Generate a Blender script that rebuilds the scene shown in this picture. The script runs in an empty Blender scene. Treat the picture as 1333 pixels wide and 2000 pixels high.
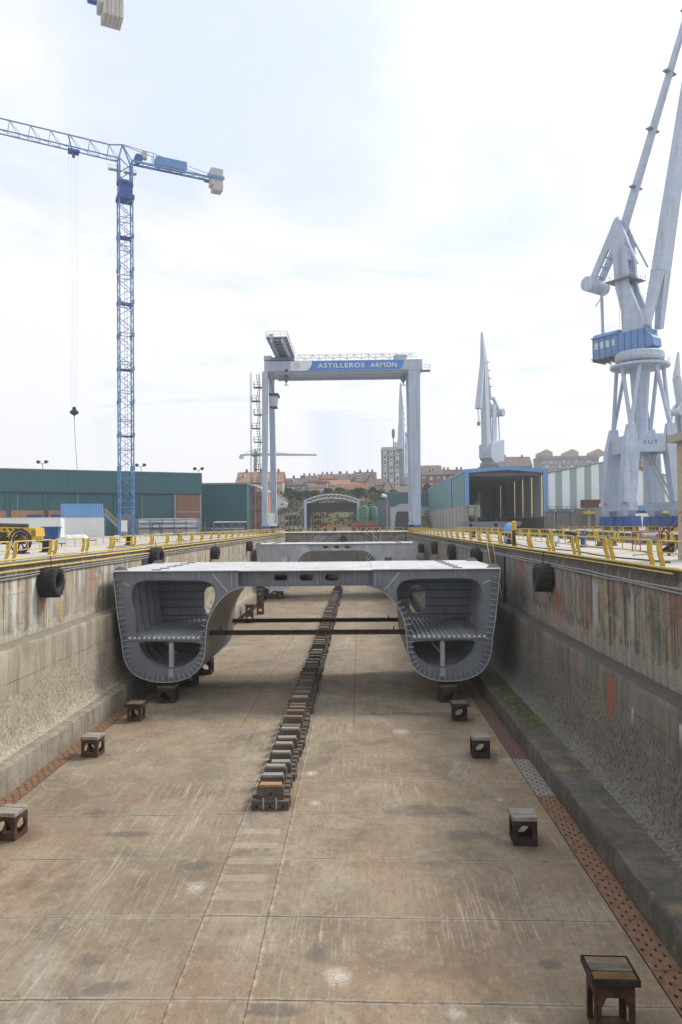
import bpy, bmesh, math, random
from mathutils import Vector, Matrix, geometry
S = bpy.context.scene
COL = S.collection
R = math.radians
PI = math.pi
random.seed(7)
V = Vector

# ------------------------------------------------------------------ camera
F = 1420.0                      # focal length in pixels of the 1333 x 2000 photograph
EYE = V((0, 0, 1.735))            # eye height above the quay (z = 0)
_f = V((34.5 / F, -25.0 / F, -1)).normalized()
_r = V((1, 0.009, 0)); _r = (_r - _f * _r.dot(_f)).normalized()
_u = _r.cross(_f)
ROT = Matrix((_r, _f, _u))      # camera axes to world axes
cd = bpy.data.cameras.new('camera'); cam = bpy.data.objects.new('camera', cd); COL.objects.link(cam)
cam.matrix_world = Matrix.Translation(EYE) @ ROT.to_4x4()
cd.sensor_fit = 'VERTICAL'; cd.sensor_height = 36; cd.sensor_width = 24; cd.lens = F / 2000 * 36
cd.clip_start = 0.1; cd.clip_end = 6000
S.camera = cam

def at(px, py, Y):
    """the world point seen at a photo pixel, at distance Y along the dock"""
    d = ROT @ V(((px - 666.5) / F, (1000 - py) / F, -1))
    return EYE + d * (Y / d.y)

# ------------------------------------------------------------------ mesh helper
class MB:
    def __init__(s): s.v = []; s.f = []
    def add(s, vs, fs):
        b = len(s.v); s.v += [tuple(p) for p in vs]; s.f += [tuple(b + i for i in f) for f in fs]; return s
    def hexa(s, p):
        return s.add(p, [(0, 3, 2, 1), (4, 5, 6, 7), (0, 1, 5, 4), (1, 2, 6, 5), (2, 3, 7, 6), (3, 0, 4, 7)])
    def box(s, x0, x1, y0, y1, z0, z1):
        return s.hexa([(x0, y0, z0), (x1, y0, z0), (x1, y1, z0), (x0, y1, z0), (x0, y0, z1), (x1, y0, z1), (x1, y1, z1), (x0, y1, z1)])
    def cbox(s, c, sx, sy, sz, rz=0):
        m = Matrix.Rotation(rz, 3, 'Z'); c = V(c); p = []
        for z in (-.5, .5):
            for x, y in ((-.5, -.5), (.5, -.5), (.5, .5), (-.5, .5)): p.append(c + m @ V((x * sx, y * sy, z * sz)))
        return s.hexa(p)
    def bar(s, a, b, w, h=None, w2=None, h2=None, up=(0, 0, 1)):
        a = V(a); b = V(b); h = h or w; w2 = w2 or w; h2 = h2 or h
        d = (b - a).normalized(); up = V(up)
        if abs(d.dot(up)) > .98: up = V((0, 1, 0)) if abs(d.y) < .9 else V((1, 0, 0))
        x = d.cross(up).normalized(); y = x.cross(d)
        p = []
        for c, ww, hh in ((a, w, h), (b, w2, h2)):
            for i, j in ((-.5, -.5), (.5, -.5), (.5, .5), (-.5, .5)): p.append(c + x * i * ww + y * j * hh)
        return s.hexa(p)
    def tube(s, a, b, r, n=8, r2=None, cap=True):
        a = V(a); b = V(b); r2 = r if r2 is None else r2
        d = (b - a).normalized(); up = V((0, 0, 1)) if abs(d.z) < .9 else V((1, 0, 0))
        x = d.cross(up).normalized(); y = x.cross(d); vs = []; fs = []
        for c, rr in ((a, r), (b, r2)):
            for i in range(n):
                t = 2 * PI * i / n; vs.append(c + x * rr * math.cos(t) + y * rr * math.sin(t))
        for i in range(n): fs.append((i, (i + 1) % n, n + (i + 1) % n, n + i))
        if cap: fs += [tuple(range(n - 1, -1, -1)), tuple(range(n, 2 * n))]
        return s.add(vs, fs)
    def path(s, pts, r, n=6):
        pts = [V(p) for p in pts]; rings = []
        for i, p in enumerate(pts):
            d = (pts[min(i + 1, len(pts) - 1)] - pts[max(i - 1, 0)]).normalized()
            up = V((0, 0, 1)) if abs(d.z) < .85 else V((1, 0, 0))
            x = d.cross(up).normalized(); y = x.cross(d)
            rings.append([p + x * r * math.cos(2 * PI * k / n) + y * r * math.sin(2 * PI * k / n) for k in range(n)])
        vs = [q for g in rings for q in g]; fs = []
        for i in range(len(pts) - 1):
            for k in range(n): fs.append((i * n + k, i * n + (k + 1) % n, (i + 1) * n + (k + 1) % n, (i + 1) * n + k))
        fs += [tuple(range(n - 1, -1, -1)), tuple(range((len(pts) - 1) * n, len(pts) * n))]
        return s.add(vs, fs)
    def lathe(s, prof, mtx, n=24, closed=False):
        """profile of (radius, height) turned round local z, placed by mtx"""
        vs = []; fs = []; m = len(prof)
        for i in range(n):
            t = 2 * PI * i / n
            for r, h in prof: vs.append(mtx @ V((r * math.cos(t), r * math.sin(t), h)))
        for i in range(n):
            j = (i + 1) % n
            for k in range(m if closed else m - 1):
                l = (k + 1) % m; fs.append((i * m + k, j * m + k, j * m + l, i * m + l))
        if not closed:
            fs += [tuple(i * m for i in range(n)), tuple(i * m + m - 1 for i in range(n - 1, -1, -1))]
        return s.add(vs, fs)
    def plate(s, polys, mp, t0, t1):
        """flat plate: outer polygon and holes (2-D), mp(u, v, t) gives the point, from t0 to t1 thick"""
        flat = [p for q in polys for p in q]
        tri = geometry.tessellate_polygon([[V((p[0], p[1], 0)) for p in q] for q in polys])
        n = len(flat); vs = [mp(p[0], p[1], t0) for p in flat] + [mp(p[0], p[1], t1) for p in flat]
        fs = [tuple(t) for t in tri] + [tuple(n + i for i in reversed(t)) for t in tri]
        b = 0
        for q in polys:
            m = len(q)
            for i in range(m):
                j = (i + 1) % m; fs.append((b + i, b + j, n + b + j, n + b + i))
            b += m
        return s.add(vs, fs)
    def strip(s, a, b, close=False):
        n = len(a); fs = []
        for i in range(n if close else n - 1):
            j = (i + 1) % n; fs.append((i, j, n + j, n + i))
        return s.add(list(a) + list(b), fs)
    def build(s, name, mat, parent=None, smooth=False, fix=True):
        me = bpy.data.meshes.new(name); me.from_pydata(s.v, [], s.f)
        if fix or smooth:
            bm = bmesh.new(); bm.from_mesh(me)
            if fix: bmesh.ops.recalc_face_normals(bm, faces=bm.faces)
            if smooth:
                for f in bm.faces: f.smooth = True
                for e in bm.edges:
                    if len(e.link_faces) == 2 and e.calc_face_angle(0) > .7: e.smooth = False
            bm.to_mesh(me); bm.free()
        me.materials.append(mat)
        o = bpy.data.objects.new(name, me); COL.objects.link(o)
        if parent: o.parent = parent
        return o

def tag(o, label=None, cat=None, group=None, kind=None):
    if label: o['label'] = label
    if cat: o['category'] = cat
    if group: o['group'] = group
    if kind: o['kind'] = kind
    return o
def thing(name, label, cat, loc=(0, 0, 0), rz=0, group=None, kind='thing'):
    o = bpy.data.objects.new(name, None); COL.objects.link(o); o.empty_display_size = .3
    o.location = loc; o.rotation_euler = (0, 0, rz)
    return tag(o, label, cat, group, kind)
KIDS = {}
def dup(root, loc, rz=0, label=None, group=None, scale=None):
    kids = KIDS.get(root.name)
    if kids is None:
        kids = KIDS[root.name] = [(c, [g for g in bpy.data.objects if g.parent == c]) for c in bpy.data.objects if c.parent == root]
    r = root.copy(); COL.objects.link(r); r.location = loc; r.rotation_euler = (0, 0, rz)
    if scale: r.scale = (scale,) * 3 if not isinstance(scale, tuple) else scale
    if label: r['label'] = label
    if group: r['group'] = group
    for c, gs in kids:
        d = c.copy(); COL.objects.link(d); d.parent = r
        for g in gs:
            e = g.copy(); COL.objects.link(e); e.parent = d
    return r

# ------------------------------------------------------------------ materials
class NT:
    def __init__(s, name):
        s.m = bpy.data.materials.new(name); s.m.use_nodes = True
        s.t = s.m.node_tree; s.t.nodes.clear()
        s.out = s.t.nodes.new('ShaderNodeOutputMaterial'); s.b = s.t.nodes.new('ShaderNodeBsdfPrincipled')
        s.t.links.new(s.b.outputs[0], s.out.inputs[0])
        s.co = s.t.nodes.new('ShaderNodeTexCoord').outputs['Object']
    def set(s, sock, v):
        if hasattr(v, 'is_output'): s.t.links.new(v, sock)
        elif isinstance(v, (tuple, list)) and len(v) == 3 and sock.type == 'RGBA': sock.default_value = (*v, 1)
        else: sock.default_value = v
    def map(s, sc=(1, 1, 1), loc=(0, 0, 0), co=None):
        n = s.t.nodes.new('ShaderNodeMapping'); s.t.links.new(co or s.co, n.inputs[0])
        n.inputs['Scale'].default_value = sc; n.inputs['Location'].default_value = loc; return n.outputs[0]
    def noise(s, co=None, scale=1, det=4, rough=.6, dist=0):
        n = s.t.nodes.new('ShaderNodeTexNoise'); s.t.links.new(co or s.co, n.inputs['Vector'])
        n.inputs['Scale'].default_value = scale; n.inputs['Detail'].default_value = det
        n.inputs['Roughness'].default_value = rough; n.inputs['Distortion'].default_value = dist; return n.outputs[0]
    def vor(s, co=None, scale=1, feat='F1', out=0):
        n = s.t.nodes.new('ShaderNodeTexVoronoi'); s.t.links.new(co or s.co, n.inputs['Vector'])
        n.feature = feat; n.inputs['Scale'].default_value = scale; return n.outputs[out]
    def ramp(s, fac, stops):
        n = s.t.nodes.new('ShaderNodeValToRGB'); s.set(n.inputs[0], fac); e = n.color_ramp.elements
        while len(e) < len(stops): e.new(.5)
        for k, (p, c) in enumerate(stops):
            e[k].position = p; e[k].color = (*c, 1) if isinstance(c, (tuple, list)) else (c, c, c, 1)
        return n.outputs[0]
    def mix(s, fac, a, b, mode='MIX'):
        n = s.t.nodes.new('ShaderNodeMix'); n.data_type = 'RGBA'; n.blend_type = mode
        s.set(n.inputs[0], fac); s.set(n.inputs[6], a); s.set(n.inputs[7], b); return n.outputs[2]
    def math(s, op, a, b=0.0, c=None):
        n = s.t.nodes.new('ShaderNodeMath'); n.operation = op; s.set(n.inputs[0], a); s.set(n.inputs[1], b)
        if c is not None: s.set(n.inputs[2], c)
        return n.outputs[0]
    def sep(s, co=None):
        n = s.t.nodes.new('ShaderNodeSeparateXYZ'); s.t.links.new(co or s.co, n.inputs[0]); return n.outputs
    def maprange(s, v, a, b, c=0., d=1.):
        n = s.t.nodes.new('ShaderNodeMapRange'); s.set(n.inputs[0], v)
        for i, x in enumerate((a, b, c, d)): n.inputs[i + 1].default_value = x
        return n.outputs[0]
    def bump(s, h, st=.3, d=.02):
        n = s.t.nodes.new('ShaderNodeBump'); s.set(n.inputs['Height'], h)
        n.inputs['Strength'].default_value = st; n.inputs['Distance'].default_value = d
        s.t.links.new(n.outputs[0], s.b.inputs['Normal'])
    def done(s, col, rough=.8, metal=0., spec=.4):
        s.set(s.b.inputs['Base Color'], col); s.set(s.b.inputs['Roughness'], rough)
        s.b.inputs['Metallic'].default_value = metal; s.b.inputs['Specular IOR Level'].default_value = spec
        return s.m

def line(n, v, pos, w):
    """1 on the line v = pos, w wide, else 0"""
    return n.math('LESS_THAN', n.math('ABSOLUTE', n.math('SUBTRACT', v, pos)), w / 2)
def paint(name, c, rough=.5, dirt=.25, dirtc=None, scale=1.0, streak=True, metal=0., spec=.4):
    n = NT(name)
    dc = dirtc or tuple(x * .55 for x in c)
    a = n.noise(n.map((scale, scale, scale * (.15 if streak else 1))), 1.7, 5, .65)
    b = n.noise(None, 9 * scale, 3, .6)
    k = n.math('MULTIPLY', n.ramp(a, [(.4, 0), (.72, 1)]), dirt)
    col = n.mix(k, c, dc)
    col = n.mix(n.math('MULTIPLY', n.ramp(b, [(.35, 1), (.6, 0)]), dirt * .5), col, dc)
    n.bump(b, .08, .01)
    return n.done(col, n.maprange(a, .3, .8, rough - .08, min(1, rough + .2)), metal, spec)
M = {}
# ---- dock floor: tan concrete with slab joints, scrapes, stains, paint splashes
def floor_mat():
    n = NT('floor_concrete'); x, y, z = n.sep()
    big = n.noise(n.map((.12, .09, 1)), 1, 5, .6)
    mid = n.noise(n.map((.5, .35, 1), (3, 7, 0)), 1, 7, .72, .5)
    fine = n.noise(None, 14, 4, .75)
    grain = n.noise(n.map((1, .7, 1), (2, 31, 0)), 5, 6, .8)
    wob = n.math('MULTIPLY', n.math('SUBTRACT', n.noise(n.map((1, 1, 1)), 1.1, 4, .75), .5), .1)
    yy = n.math('ADD', y, wob); xx = n.math('ADD', x, wob)
    # slabs of different age
    sy = n.math('FLOOR', n.math('DIVIDE', n.math('ADD', n.math('SUBTRACT', yy, 29.36), 190.), 3.8))
    sx = n.math('ADD', n.math('GREATER_THAN', xx, -4.72), n.math('GREATER_THAN', xx, -2.8))
    slab = n.math('FRACT', n.math('MULTIPLY', n.math('SINE', n.math('ADD', n.math('MULTIPLY', sy, 12.9), n.math('MULTIPLY', sx, 78.2))), 437.5))
    col = n.ramp(mid, [(.22, (.15, .114, .077)), (.42, (.25, .197, .133)), (.57, (.312, .249, .171)), (.8, (.395, .336, .246))])
    col = n.mix(n.math('MULTIPLY', slab, .3), col, (.33, .29, .225))
    col = n.mix(n.math('MULTIPLY', n.ramp(n.noise(n.map((.16, .13, 1), (5, 1, 0)), 1, 6, .7, .4), [(.46, 0), (.64, 1)]), .65), col, (.29, .185, .108))
    col = n.mix(n.math('MULTIPLY', n.ramp(n.noise(n.map((.34, .3, 1), (15, 9, 0)), 1, 7, .75, .6), [(.48, 0), (.66, 1)]), .68), col, (.125, .098, .078))
    col = n.mix(n.math('MULTIPLY', n.ramp(n.noise(n.map((.3, .25, 1), (35, 19, 0)), 1, 7, .75, .6), [(.56, 0), (.7, 1)]), .6), col, (.4, .385, .34))
    col = n.mix(n.math('MULTIPLY', n.ramp(big, [(.38, 1), (.56, 0)]), .4), col, (.175, .134, .098))
    # scrapes, in patches and in two directions
    area = n.ramp(n.noise(n.map((.2, .16, 1), (11, 2, 0)), 1, 4, .6), [(.47, 0), (.6, 1)])
    area2 = n.ramp(n.noise(n.map((.22, .2, 1), (41, 12, 0)), 1, 4, .6), [(.5, 0), (.62, 1)])
    scr = n.noise(n.map((7.5, .3, 1)), 1, 6, .8, .5)
    rot = n.t.nodes.new('ShaderNodeMapping'); n.t.links.new(n.co, rot.inputs[0]); rot.inputs['Rotation'].default_value = (0, 0, .35); rot.inputs['Scale'].default_value = (6, .35, 1)
    scr2 = n.noise(rot.outputs[0], 1, 6, .8, .4)
    col = n.mix(n.math('MULTIPLY', n.math('MULTIPLY', n.ramp(scr, [(.53, 0), (.66, 1)]), area), .62), col, (.5, .45, .36))
    col = n.mix(n.math('MULTIPLY', n.math('MULTIPLY', n.ramp(scr2, [(.54, 0), (.66, 1)]), area2), .6), col, (.48, .45, .38))
    col = n.mix(n.math('MULTIPLY', n.math('MULTIPLY', n.ramp(scr, [(.36, 1), (.46, 0)]), area2), .45), col, (.14, .115, .095))
    # grain
    col = n.mix(n.math('MULTIPLY', n.ramp(grain, [(.53, 0), (.64, 1)]), .55), col, (.14, .115, .095))
    col = n.mix(n.math('MULTIPLY', n.ramp(grain, [(.33, 1), (.44, 0)]), .45), col, (.45, .4, .33))
    col = n.mix(n.math('MULTIPLY', n.ramp(fine, [(.34, 1), (.48, 0)]), .4), col, (.12, .1, .082))
    # pale ghosts of removed keel blocks
    gy = n.math('ABSOLUTE', n.math('SUBTRACT', n.math('FRACT', n.math('DIVIDE', n.math('SUBTRACT', yy, 18.66), 1.21)), .5))
    gm = n.math('MULTIPLY', n.math('LESS_THAN', gy, .19), n.math('LESS_THAN', n.math('ABSOLUTE', n.math('ADD', xx, 3.85)), .78))
    gm = n.math('MULTIPLY', gm, n.math('MULTIPLY', n.math('LESS_THAN', y, 28.2), n.maprange(y, 19, 26.4, .05, .5)))
    col = n.mix(n.math('MULTIPLY', gm, n.ramp(mid, [(.3, .25), (.52, 1)])), col, (.43, .365, .27))
    # dark wet stains by the joints
    for (sx_, sy_, ra, rb) in ((2.6, 29.9, 1.9, .75), (4.0, 27.6, .9, .6), (-10.8, 29.6, .7, .5), (-13.6, 24.8, 1.6, .5), (-7.3, 19.6, .6, .45), (-5.6, 25.0, .5, .35), (-6.6, 18.4, .9, .4), (4.0, 45.0, 5, .6), (-8.7, 53, 4, 1.2), (-1.2, 19.9, .35, .5), (-9, 27.6, 1.2, .25), (5.0, 19.6, .4, .3), (-2.1, 17.6, .7, .25)):
        d = n.math('ADD', n.math('POWER', n.math('DIVIDE', n.math('SUBTRACT', x, sx_), ra), 2.), n.math('POWER', n.math('DIVIDE', n.math('SUBTRACT', y, sy_), rb), 2.))
        d = n.math('ADD', d, n.math('MULTIPLY', n.math('SUBTRACT', mid, .5), 4.5))
        col = n.mix(n.math('MULTIPLY', n.maprange(d, .35, 1.1, 1, 0), .55), col, (.1, .09, .082))
    # rust and dirt trodden in round the feet of the stools
    for (px_, py_) in ((1215, 2040), (1026, 1650), (940, 1480), (899, 1408), (14, 1640), (178, 1478), (264, 1408), (320, 1366), (872, 1366), (526, 1578)):
        a_ = at(px_, py_, 30) - EYE; p_ = EYE + a_ * ((-9.93 - EYE.z) / a_.z)
        d = n.math('SQRT', n.math('ADD', n.math('POWER', n.math('SUBTRACT', x, p_.x), 2.), n.math('POWER', n.math('SUBTRACT', y, p_.y + .3), 2.)))
        d = n.math('ADD', d, n.math('MULTIPLY', n.math('SUBTRACT', mid, .5), 1.6))
        col = n.mix(n.math('MULTIPLY', n.maprange(d, .55, 1.25, 1, 0), .6), col, (.12, .085, .06))
    # white paint bursts
    for (sx_, sy_, ra, k_) in ((-.62, 18.95, .42, 1), (-5.35, 23.5, .42, .8), (2.3, 41.2, .6, .7), (7.2, 36.6, .5, .5), (-2.35, 34.2, .4, .8), (2.2, 17.6, .28, .6), (-1.9, 30.6, .3, .6), (-14, 19.4, 1.1, .3), (5.9, 31.2, .2, .8), (5.4, 27.4, .35, .5), (3.5, 17.2, .3, .7)):
        d = n.math('SQRT', n.math('ADD', n.math('POWER', n.math('SUBTRACT', x, sx_), 2.), n.math('POWER', n.math('MULTIPLY', n.math('SUBTRACT', y, sy_), .8), 2.)))
        d = n.math('ADD', d, n.math('MULTIPLY', n.math('SUBTRACT', grain, .5), ra * .9))
        k = n.math('MULTIPLY', n.maprange(d, 0, ra, 1, 0), n.ramp(n.noise(None, 13, 4, .85), [(.36, 0), (.6, 1)]))
        col = n.mix(n.math('MINIMUM', n.math('MULTIPLY', k, .8 * k_), .55), col, (.74, .73, .69))
    # rings drawn on the floor
    for (sx_, sy_, ra) in ((-13.6, 33.4, .95), (-7.2, 29.4, .62)):
        d = n.math('SQRT', n.math('ADD', n.math('POWER', n.math('SUBTRACT', x, sx_), 2.), n.math('POWER', n.math('SUBTRACT', y, sy_), 2.)))
        col = n.mix(n.math('MULTIPLY', line(n, n.math('ADD', d, n.math('MULTIPLY', wob, 1.5)), ra, .08), n.ramp(grain, [(.42, .4), (.56, 0)])), col, (.6, .56, .5) if sx_ < -10 else (.16, .12, .1))
    # joints: open and dark in places, filled or spalled in others
    ph = n.math('ABSOLUTE', n.math('SUBTRACT', n.math('FRACT', n.math('DIVIDE', n.math('ADD', n.math('SUBTRACT', yy, 29.36), 190.), 3.8)), .5))
    ph = n.math('SUBTRACT', .5, ph)
    op = n.noise(n.map((.33, .9, 1), (21, 0, 0)), 1, 4, .6)
    jw = n.maprange(op, .38, .7, .0012, .0075)
    j = n.math('MULTIPLY', n.math('LESS_THAN', ph, jw), n.maprange(op, .36, .55, .45, 1))
    for px_ in (-4.72, -2.8): j = n.math('MAXIMUM', j, n.math('MULTIPLY', line(n, xx, px_, .03), n.ramp(grain, [(.3, .35), (.55, .9)])))
    j = n.math('MAXIMUM', j, n.math('MULTIPLY', line(n, yy, 16.95, .05), n.ramp(big, [(.45, 0), (.5, 1)])))
    far = n.math('GREATER_THAN', y, 42.)
    for px_ in (-6.92, -.39): j = n.math('MAXIMUM', j, n.math('MULTIPLY', line(n, xx, px_, .05), n.math('MULTIPLY', far, .7)))
    halo = n.math('MULTIPLY', n.maprange(ph, 0, .05, .6, 0), n.ramp(mid, [(.42, 0), (.6, 1)]))
    col = n.mix(halo, col, (.13, .108, .09))
    light = n.maprange(n.math('ABSOLUTE', n.math('SUBTRACT', ph, .016)), 0, .018, .3, 0)
    col = n.mix(n.math('MULTIPLY', light, n.ramp(grain, [(.5, 1), (.62, 0)])), col, (.5, .47, .4))
    for px_ in (-4.72, -2.8):
        g = n.maprange(n.math('ABSOLUTE', n.math('SUBTRACT', xx, px_ + .05)), 0, .1, .6, 0)
        col = n.mix(n.math('MULTIPLY', g, n.ramp(grain, [(.4, 1), (.56, 0)])), col, (.52, .44, .3))
    col = n.mix(n.math('MULTIPLY', j, .88), col, (.045, .038, .032))
    h = n.math('SUBTRACT', n.math('ADD', n.math('MULTIPLY', fine, .4), n.math('ADD', mid, n.math('MULTIPLY', grain, .5))), n.math('MULTIPLY', j, 1.5))
    n.bump(h, .45, .02)
    return n.done(col, n.maprange(mid, .3, .7, .95, .75), 0, .25)
M['floor'] = floor_mat()

# ---- dock walls; y runs along the wall, z is height
def wall_mat(name, base, dark, tint, drip=1.0, seed=0., bands=()):
    """stained face of the upper wall: board-marked concrete with runs of old paint and rust"""
    n = NT(name); x, y, z = n.sep()
    mid = n.noise(n.map((.5, .5, .7), (seed, seed, 0)), 1, 6, .68)
    fine = n.noise(None, 13, 4, .7)
    col = n.mix(n.ramp(mid, [(.3, 0), (.68, 1)]), tuple(c * .72 for c in base), base)
    def run(sd, f, lo, hi, c, k, zf=.1):
        m = n.ramp(n.noise(n.map((.2, f * 1.8, zf), (sd + seed, sd * 1.7 + seed, sd)), 1, 5, .62, .15), [(lo, 0), (hi, 1)])
        br = n.ramp(n.noise(n.map((1, 2.2, .55), (sd, 0, sd)), 1, 5, .75), [(.34, .05), (.56, 1)])
        return n.math('MULTIPLY', n.math('MULTIPLY', m, br), k)
    col = n.mix(run(1.3, .8, .48, .58, 0, .8), col, (.34, .25, .105) if tint else (.27, .225, .14))
    col = n.mix(run(4.1, .75, .51, .6, 0, .8), col, (.37, .16, .125) if tint else (.27, .115, .09))
    col = n.mix(run(7.7, 1.5, .53, .62, 0, .9), col, (.66, .66, .62) if tint else (.40, .40, .39))
    col = n.mix(run(9.2, 1.9, .48, .58, 0, .85), col, dark)
    col = n.mix(run(15.2, 4.5, .47, .6, 0, .5), col, tuple(c * .6 for c in base))
    col = n.mix(run(12.6, 3.4, .54, .62, 0, .75), col, (.52, .5, .45) if tint else (.34, .33, .31))
    # patches: washed-out pale areas and grey grime
    bl = n.noise(n.map((.5, .55, .75), (seed + 6, 3, 1)), 1, 7, .72, .8); bl2 = n.noise(n.map((.5, .8, .5), (seed + 16, 13, 1)), 1, 7, .75, .6)
    col = n.mix(n.math('MULTIPLY', n.ramp(bl, [(.54, 0), (.66, 1)]), .55), col, tuple(min(.7, c * 1.45 + .03) for c in base))
    col = n.mix(n.math('MULTIPLY', n.ramp(bl2, [(.5, 0), (.6, 1)]), .7), col, (.2, .19, .175) if tint else (.085, .08, .073))
    def band(col, y0, w, z0, z1, c, k):
        e = n.noise(n.map((.3, 3.5, .35), (y0, 0, 0)), 1, 5, .7); br = n.ramp(n.noise(n.map((1, 5, .5), (y0, 2, 2)), 1, 4, .75), [(.3, .1), (.52, 1)])
        d = n.math('ABSOLUTE', n.math('ADD', n.math('SUBTRACT', y, y0), n.math('MULTIPLY', n.math('SUBTRACT', e, .5), w * .9)))
        m = n.math('MULTIPLY', n.maprange(d, w * .22, w * .55, 1, 0), n.math('MULTIPLY', n.maprange(z, z0 - .35, z0 + .05, 1, 0), n.maprange(z, z1, z1 + 1.4, 0, 1)))
        return n.mix(n.math('MULTIPLY', n.math('MULTIPLY', m, br), k), col, c)
    for bd in bands: col = band(col, *bd)
    # dirt running down from the coping
    edge = n.noise(n.map((1, 4.5, .25), (seed, 0, 3)), 1, 6, .8)
    dk = n.math('LESS_THAN', n.math('MULTIPLY', n.math('ADD', z, .1), -1.), n.maprange(edge, .38, .72, .1, .95 * drip))
    col = n.mix(n.math('MULTIPLY', dk, .7), col, (.055, .05, .045))
    # formwork joints
    wob = n.math('MULTIPLY', n.math('SUBTRACT', mid, .5), .15)
    jy = n.math('FRACT', n.math('DIVIDE', n.math('ADD', n.math('ADD', y, wob), 100.), 2.45))
    j = n.math('LESS_THAN', jy, .016)
    pan = n.math('FRACT', n.math('MULTIPLY', n.math('SINE', n.math('MULTIPLY', n.math('FLOOR', n.math('DIVIDE', n.math('ADD', y, 100.), 2.45)), 12.9)), 437.))
    col = n.mix(n.math('MULTIPLY', pan, .14), col, tuple(c * .62 for c in base))
    for zz in (-1.55, -3.1):
        j = n.math('MAXIMUM', j, n.math('MULTIPLY', line(n, n.math('ADD', z, n.math('MULTIPLY', wob, 1.2)), zz, .04), n.ramp(mid, [(.5, 0), (.56, .8)])))
    col = n.mix(n.math('MULTIPLY', j, .6), col, (.07, .06, .05))
    # paler band along the foot, as on the photo
    ft = n.math('MULTIPLY', n.math('LESS_THAN', z, n.maprange(n.noise(n.map((1, .9, 0)), 1, 3), .3, .7, -3.9, -3.2)), .35)
    col = n.mix(ft, col, tuple(min(.6, c * 1.35) for c in base))
    col = n.mix(n.math('MULTIPLY', n.ramp(fine, [(.3, 1), (.48, 0)]), .45), col, dark)
    n.bump(n.math('ADD', mid, n.math('MULTIPLY', fine, .4)), .5, .03)
    return n.done(col, .9, 0, .2)
def low_mat(name, base, dark, orange=.5, seed=0., patches=(), lip=-4.0):
    """rough lower wall: water-worn concrete with exposed stones below, smooth stained band above"""
    n = NT(name); x, y, z = n.sep()
    mid = n.noise(n.map((.6, .6, .6), (seed, 0, 0)), 1, 6, .7)
    big = n.noise(n.map((.25, .25, .3), (seed, 4, 0)), 1, 4, .6)
    grit = n.noise(n.map((1, 1, .75)), 7.5, 6, .82)
    st = n.noise(n.map((.3, 1.3, .1), (seed, 0, 0)), 1, 5, .7)
    st2 = n.noise(n.map((.3, 3.6, .14), (seed, 9, 0)), 1, 5, .7)
    col = n.mix(n.ramp(mid, [(.3, 0), (.68, 1)]), tuple(c * .66 for c in base), base)
    zone = n.math('LESS_THAN', n.math('ADD', z, n.math('MULTIPLY', n.math('SUBTRACT', big, .5), 2.6)), -6.15)
    g = n.ramp(grit, [(.42, 1), (.5, 0)])
    col = n.mix(n.math('MULTIPLY', n.math('MULTIPLY', g, zone), .68), col, dark)
    gl = n.ramp(grit, [(.53, 0), (.61, 1)])
    col = n.mix(n.math('MULTIPLY', n.math('MULTIPLY', gl, zone), .34), col, tuple(min(.7, c * 1.55) for c in base))
    up = n.math('SUBTRACT', 1., zone)
    col = n.mix(n.math('MULTIPLY', n.math('MULTIPLY', n.ramp(st, [(.42, 0), (.6, 1)]), up), .75), col, tuple(c * .42 for c in base))
    col = n.mix(n.math('MULTIPLY', n.ramp(st2, [(.55, 0), (.66, 1)]), .45), col, (.5, .46, .38) if base[0] > .25 else (.2, .185, .17))
    col = n.mix(n.math('MULTIPLY', n.ramp(n.noise(n.map((.3, 1.1, .2), (3 + seed, 1, 0)), 1, 4), [(.56, 0), (.66, 1)]), n.math('MULTIPLY', n.maprange(z, -7.6, -6.2, 0, 1), orange * .6)), col, (.27, .17, .1))
    wob = n.math('MULTIPLY', n.math('SUBTRACT', mid, .5), .3)
    jj = line(n, n.math('ADD', z, wob), -5.6, .045)
    col = n.mix(n.math('MULTIPLY', n.math('MULTIPLY', jj, n.ramp(mid, [(.42, 0), (.52, 1)])), .6), col, (.05, .045, .04))
    for y0, w, z0, z1, c, k in patches:
        e = n.noise(n.map((.3, 2.4, .5), (y0, 0, 0)), 1, 5, .7)
        d = n.math('ABSOLUTE', n.math('ADD', n.math('SUBTRACT', y, y0), n.math('MULTIPLY', n.math('SUBTRACT', e, .5), w * .7)))
        mk = n.math('MULTIPLY', n.maprange(d, w * .36, w * .52, 1, 0), n.math('MULTIPLY', n.maprange(z, z0 - .12, z0 + .02, 1, 0), n.maprange(z, z1, z1 + .9, 0, 1)))
        col = n.mix(n.math('MULTIPLY', mk, k), col, c)
    col = n.mix(n.math('MULTIPLY', n.math('GREATER_THAN', z, lip), .75), col, tuple(c * .4 for c in base))
    n.bump(n.math('ADD', n.math('MULTIPLY', grit, n.math('ADD', .35, n.math('MULTIPLY', zone, .8))), mid), .6, .03)
    return n.done(col, .92, 0, .2)
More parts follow.
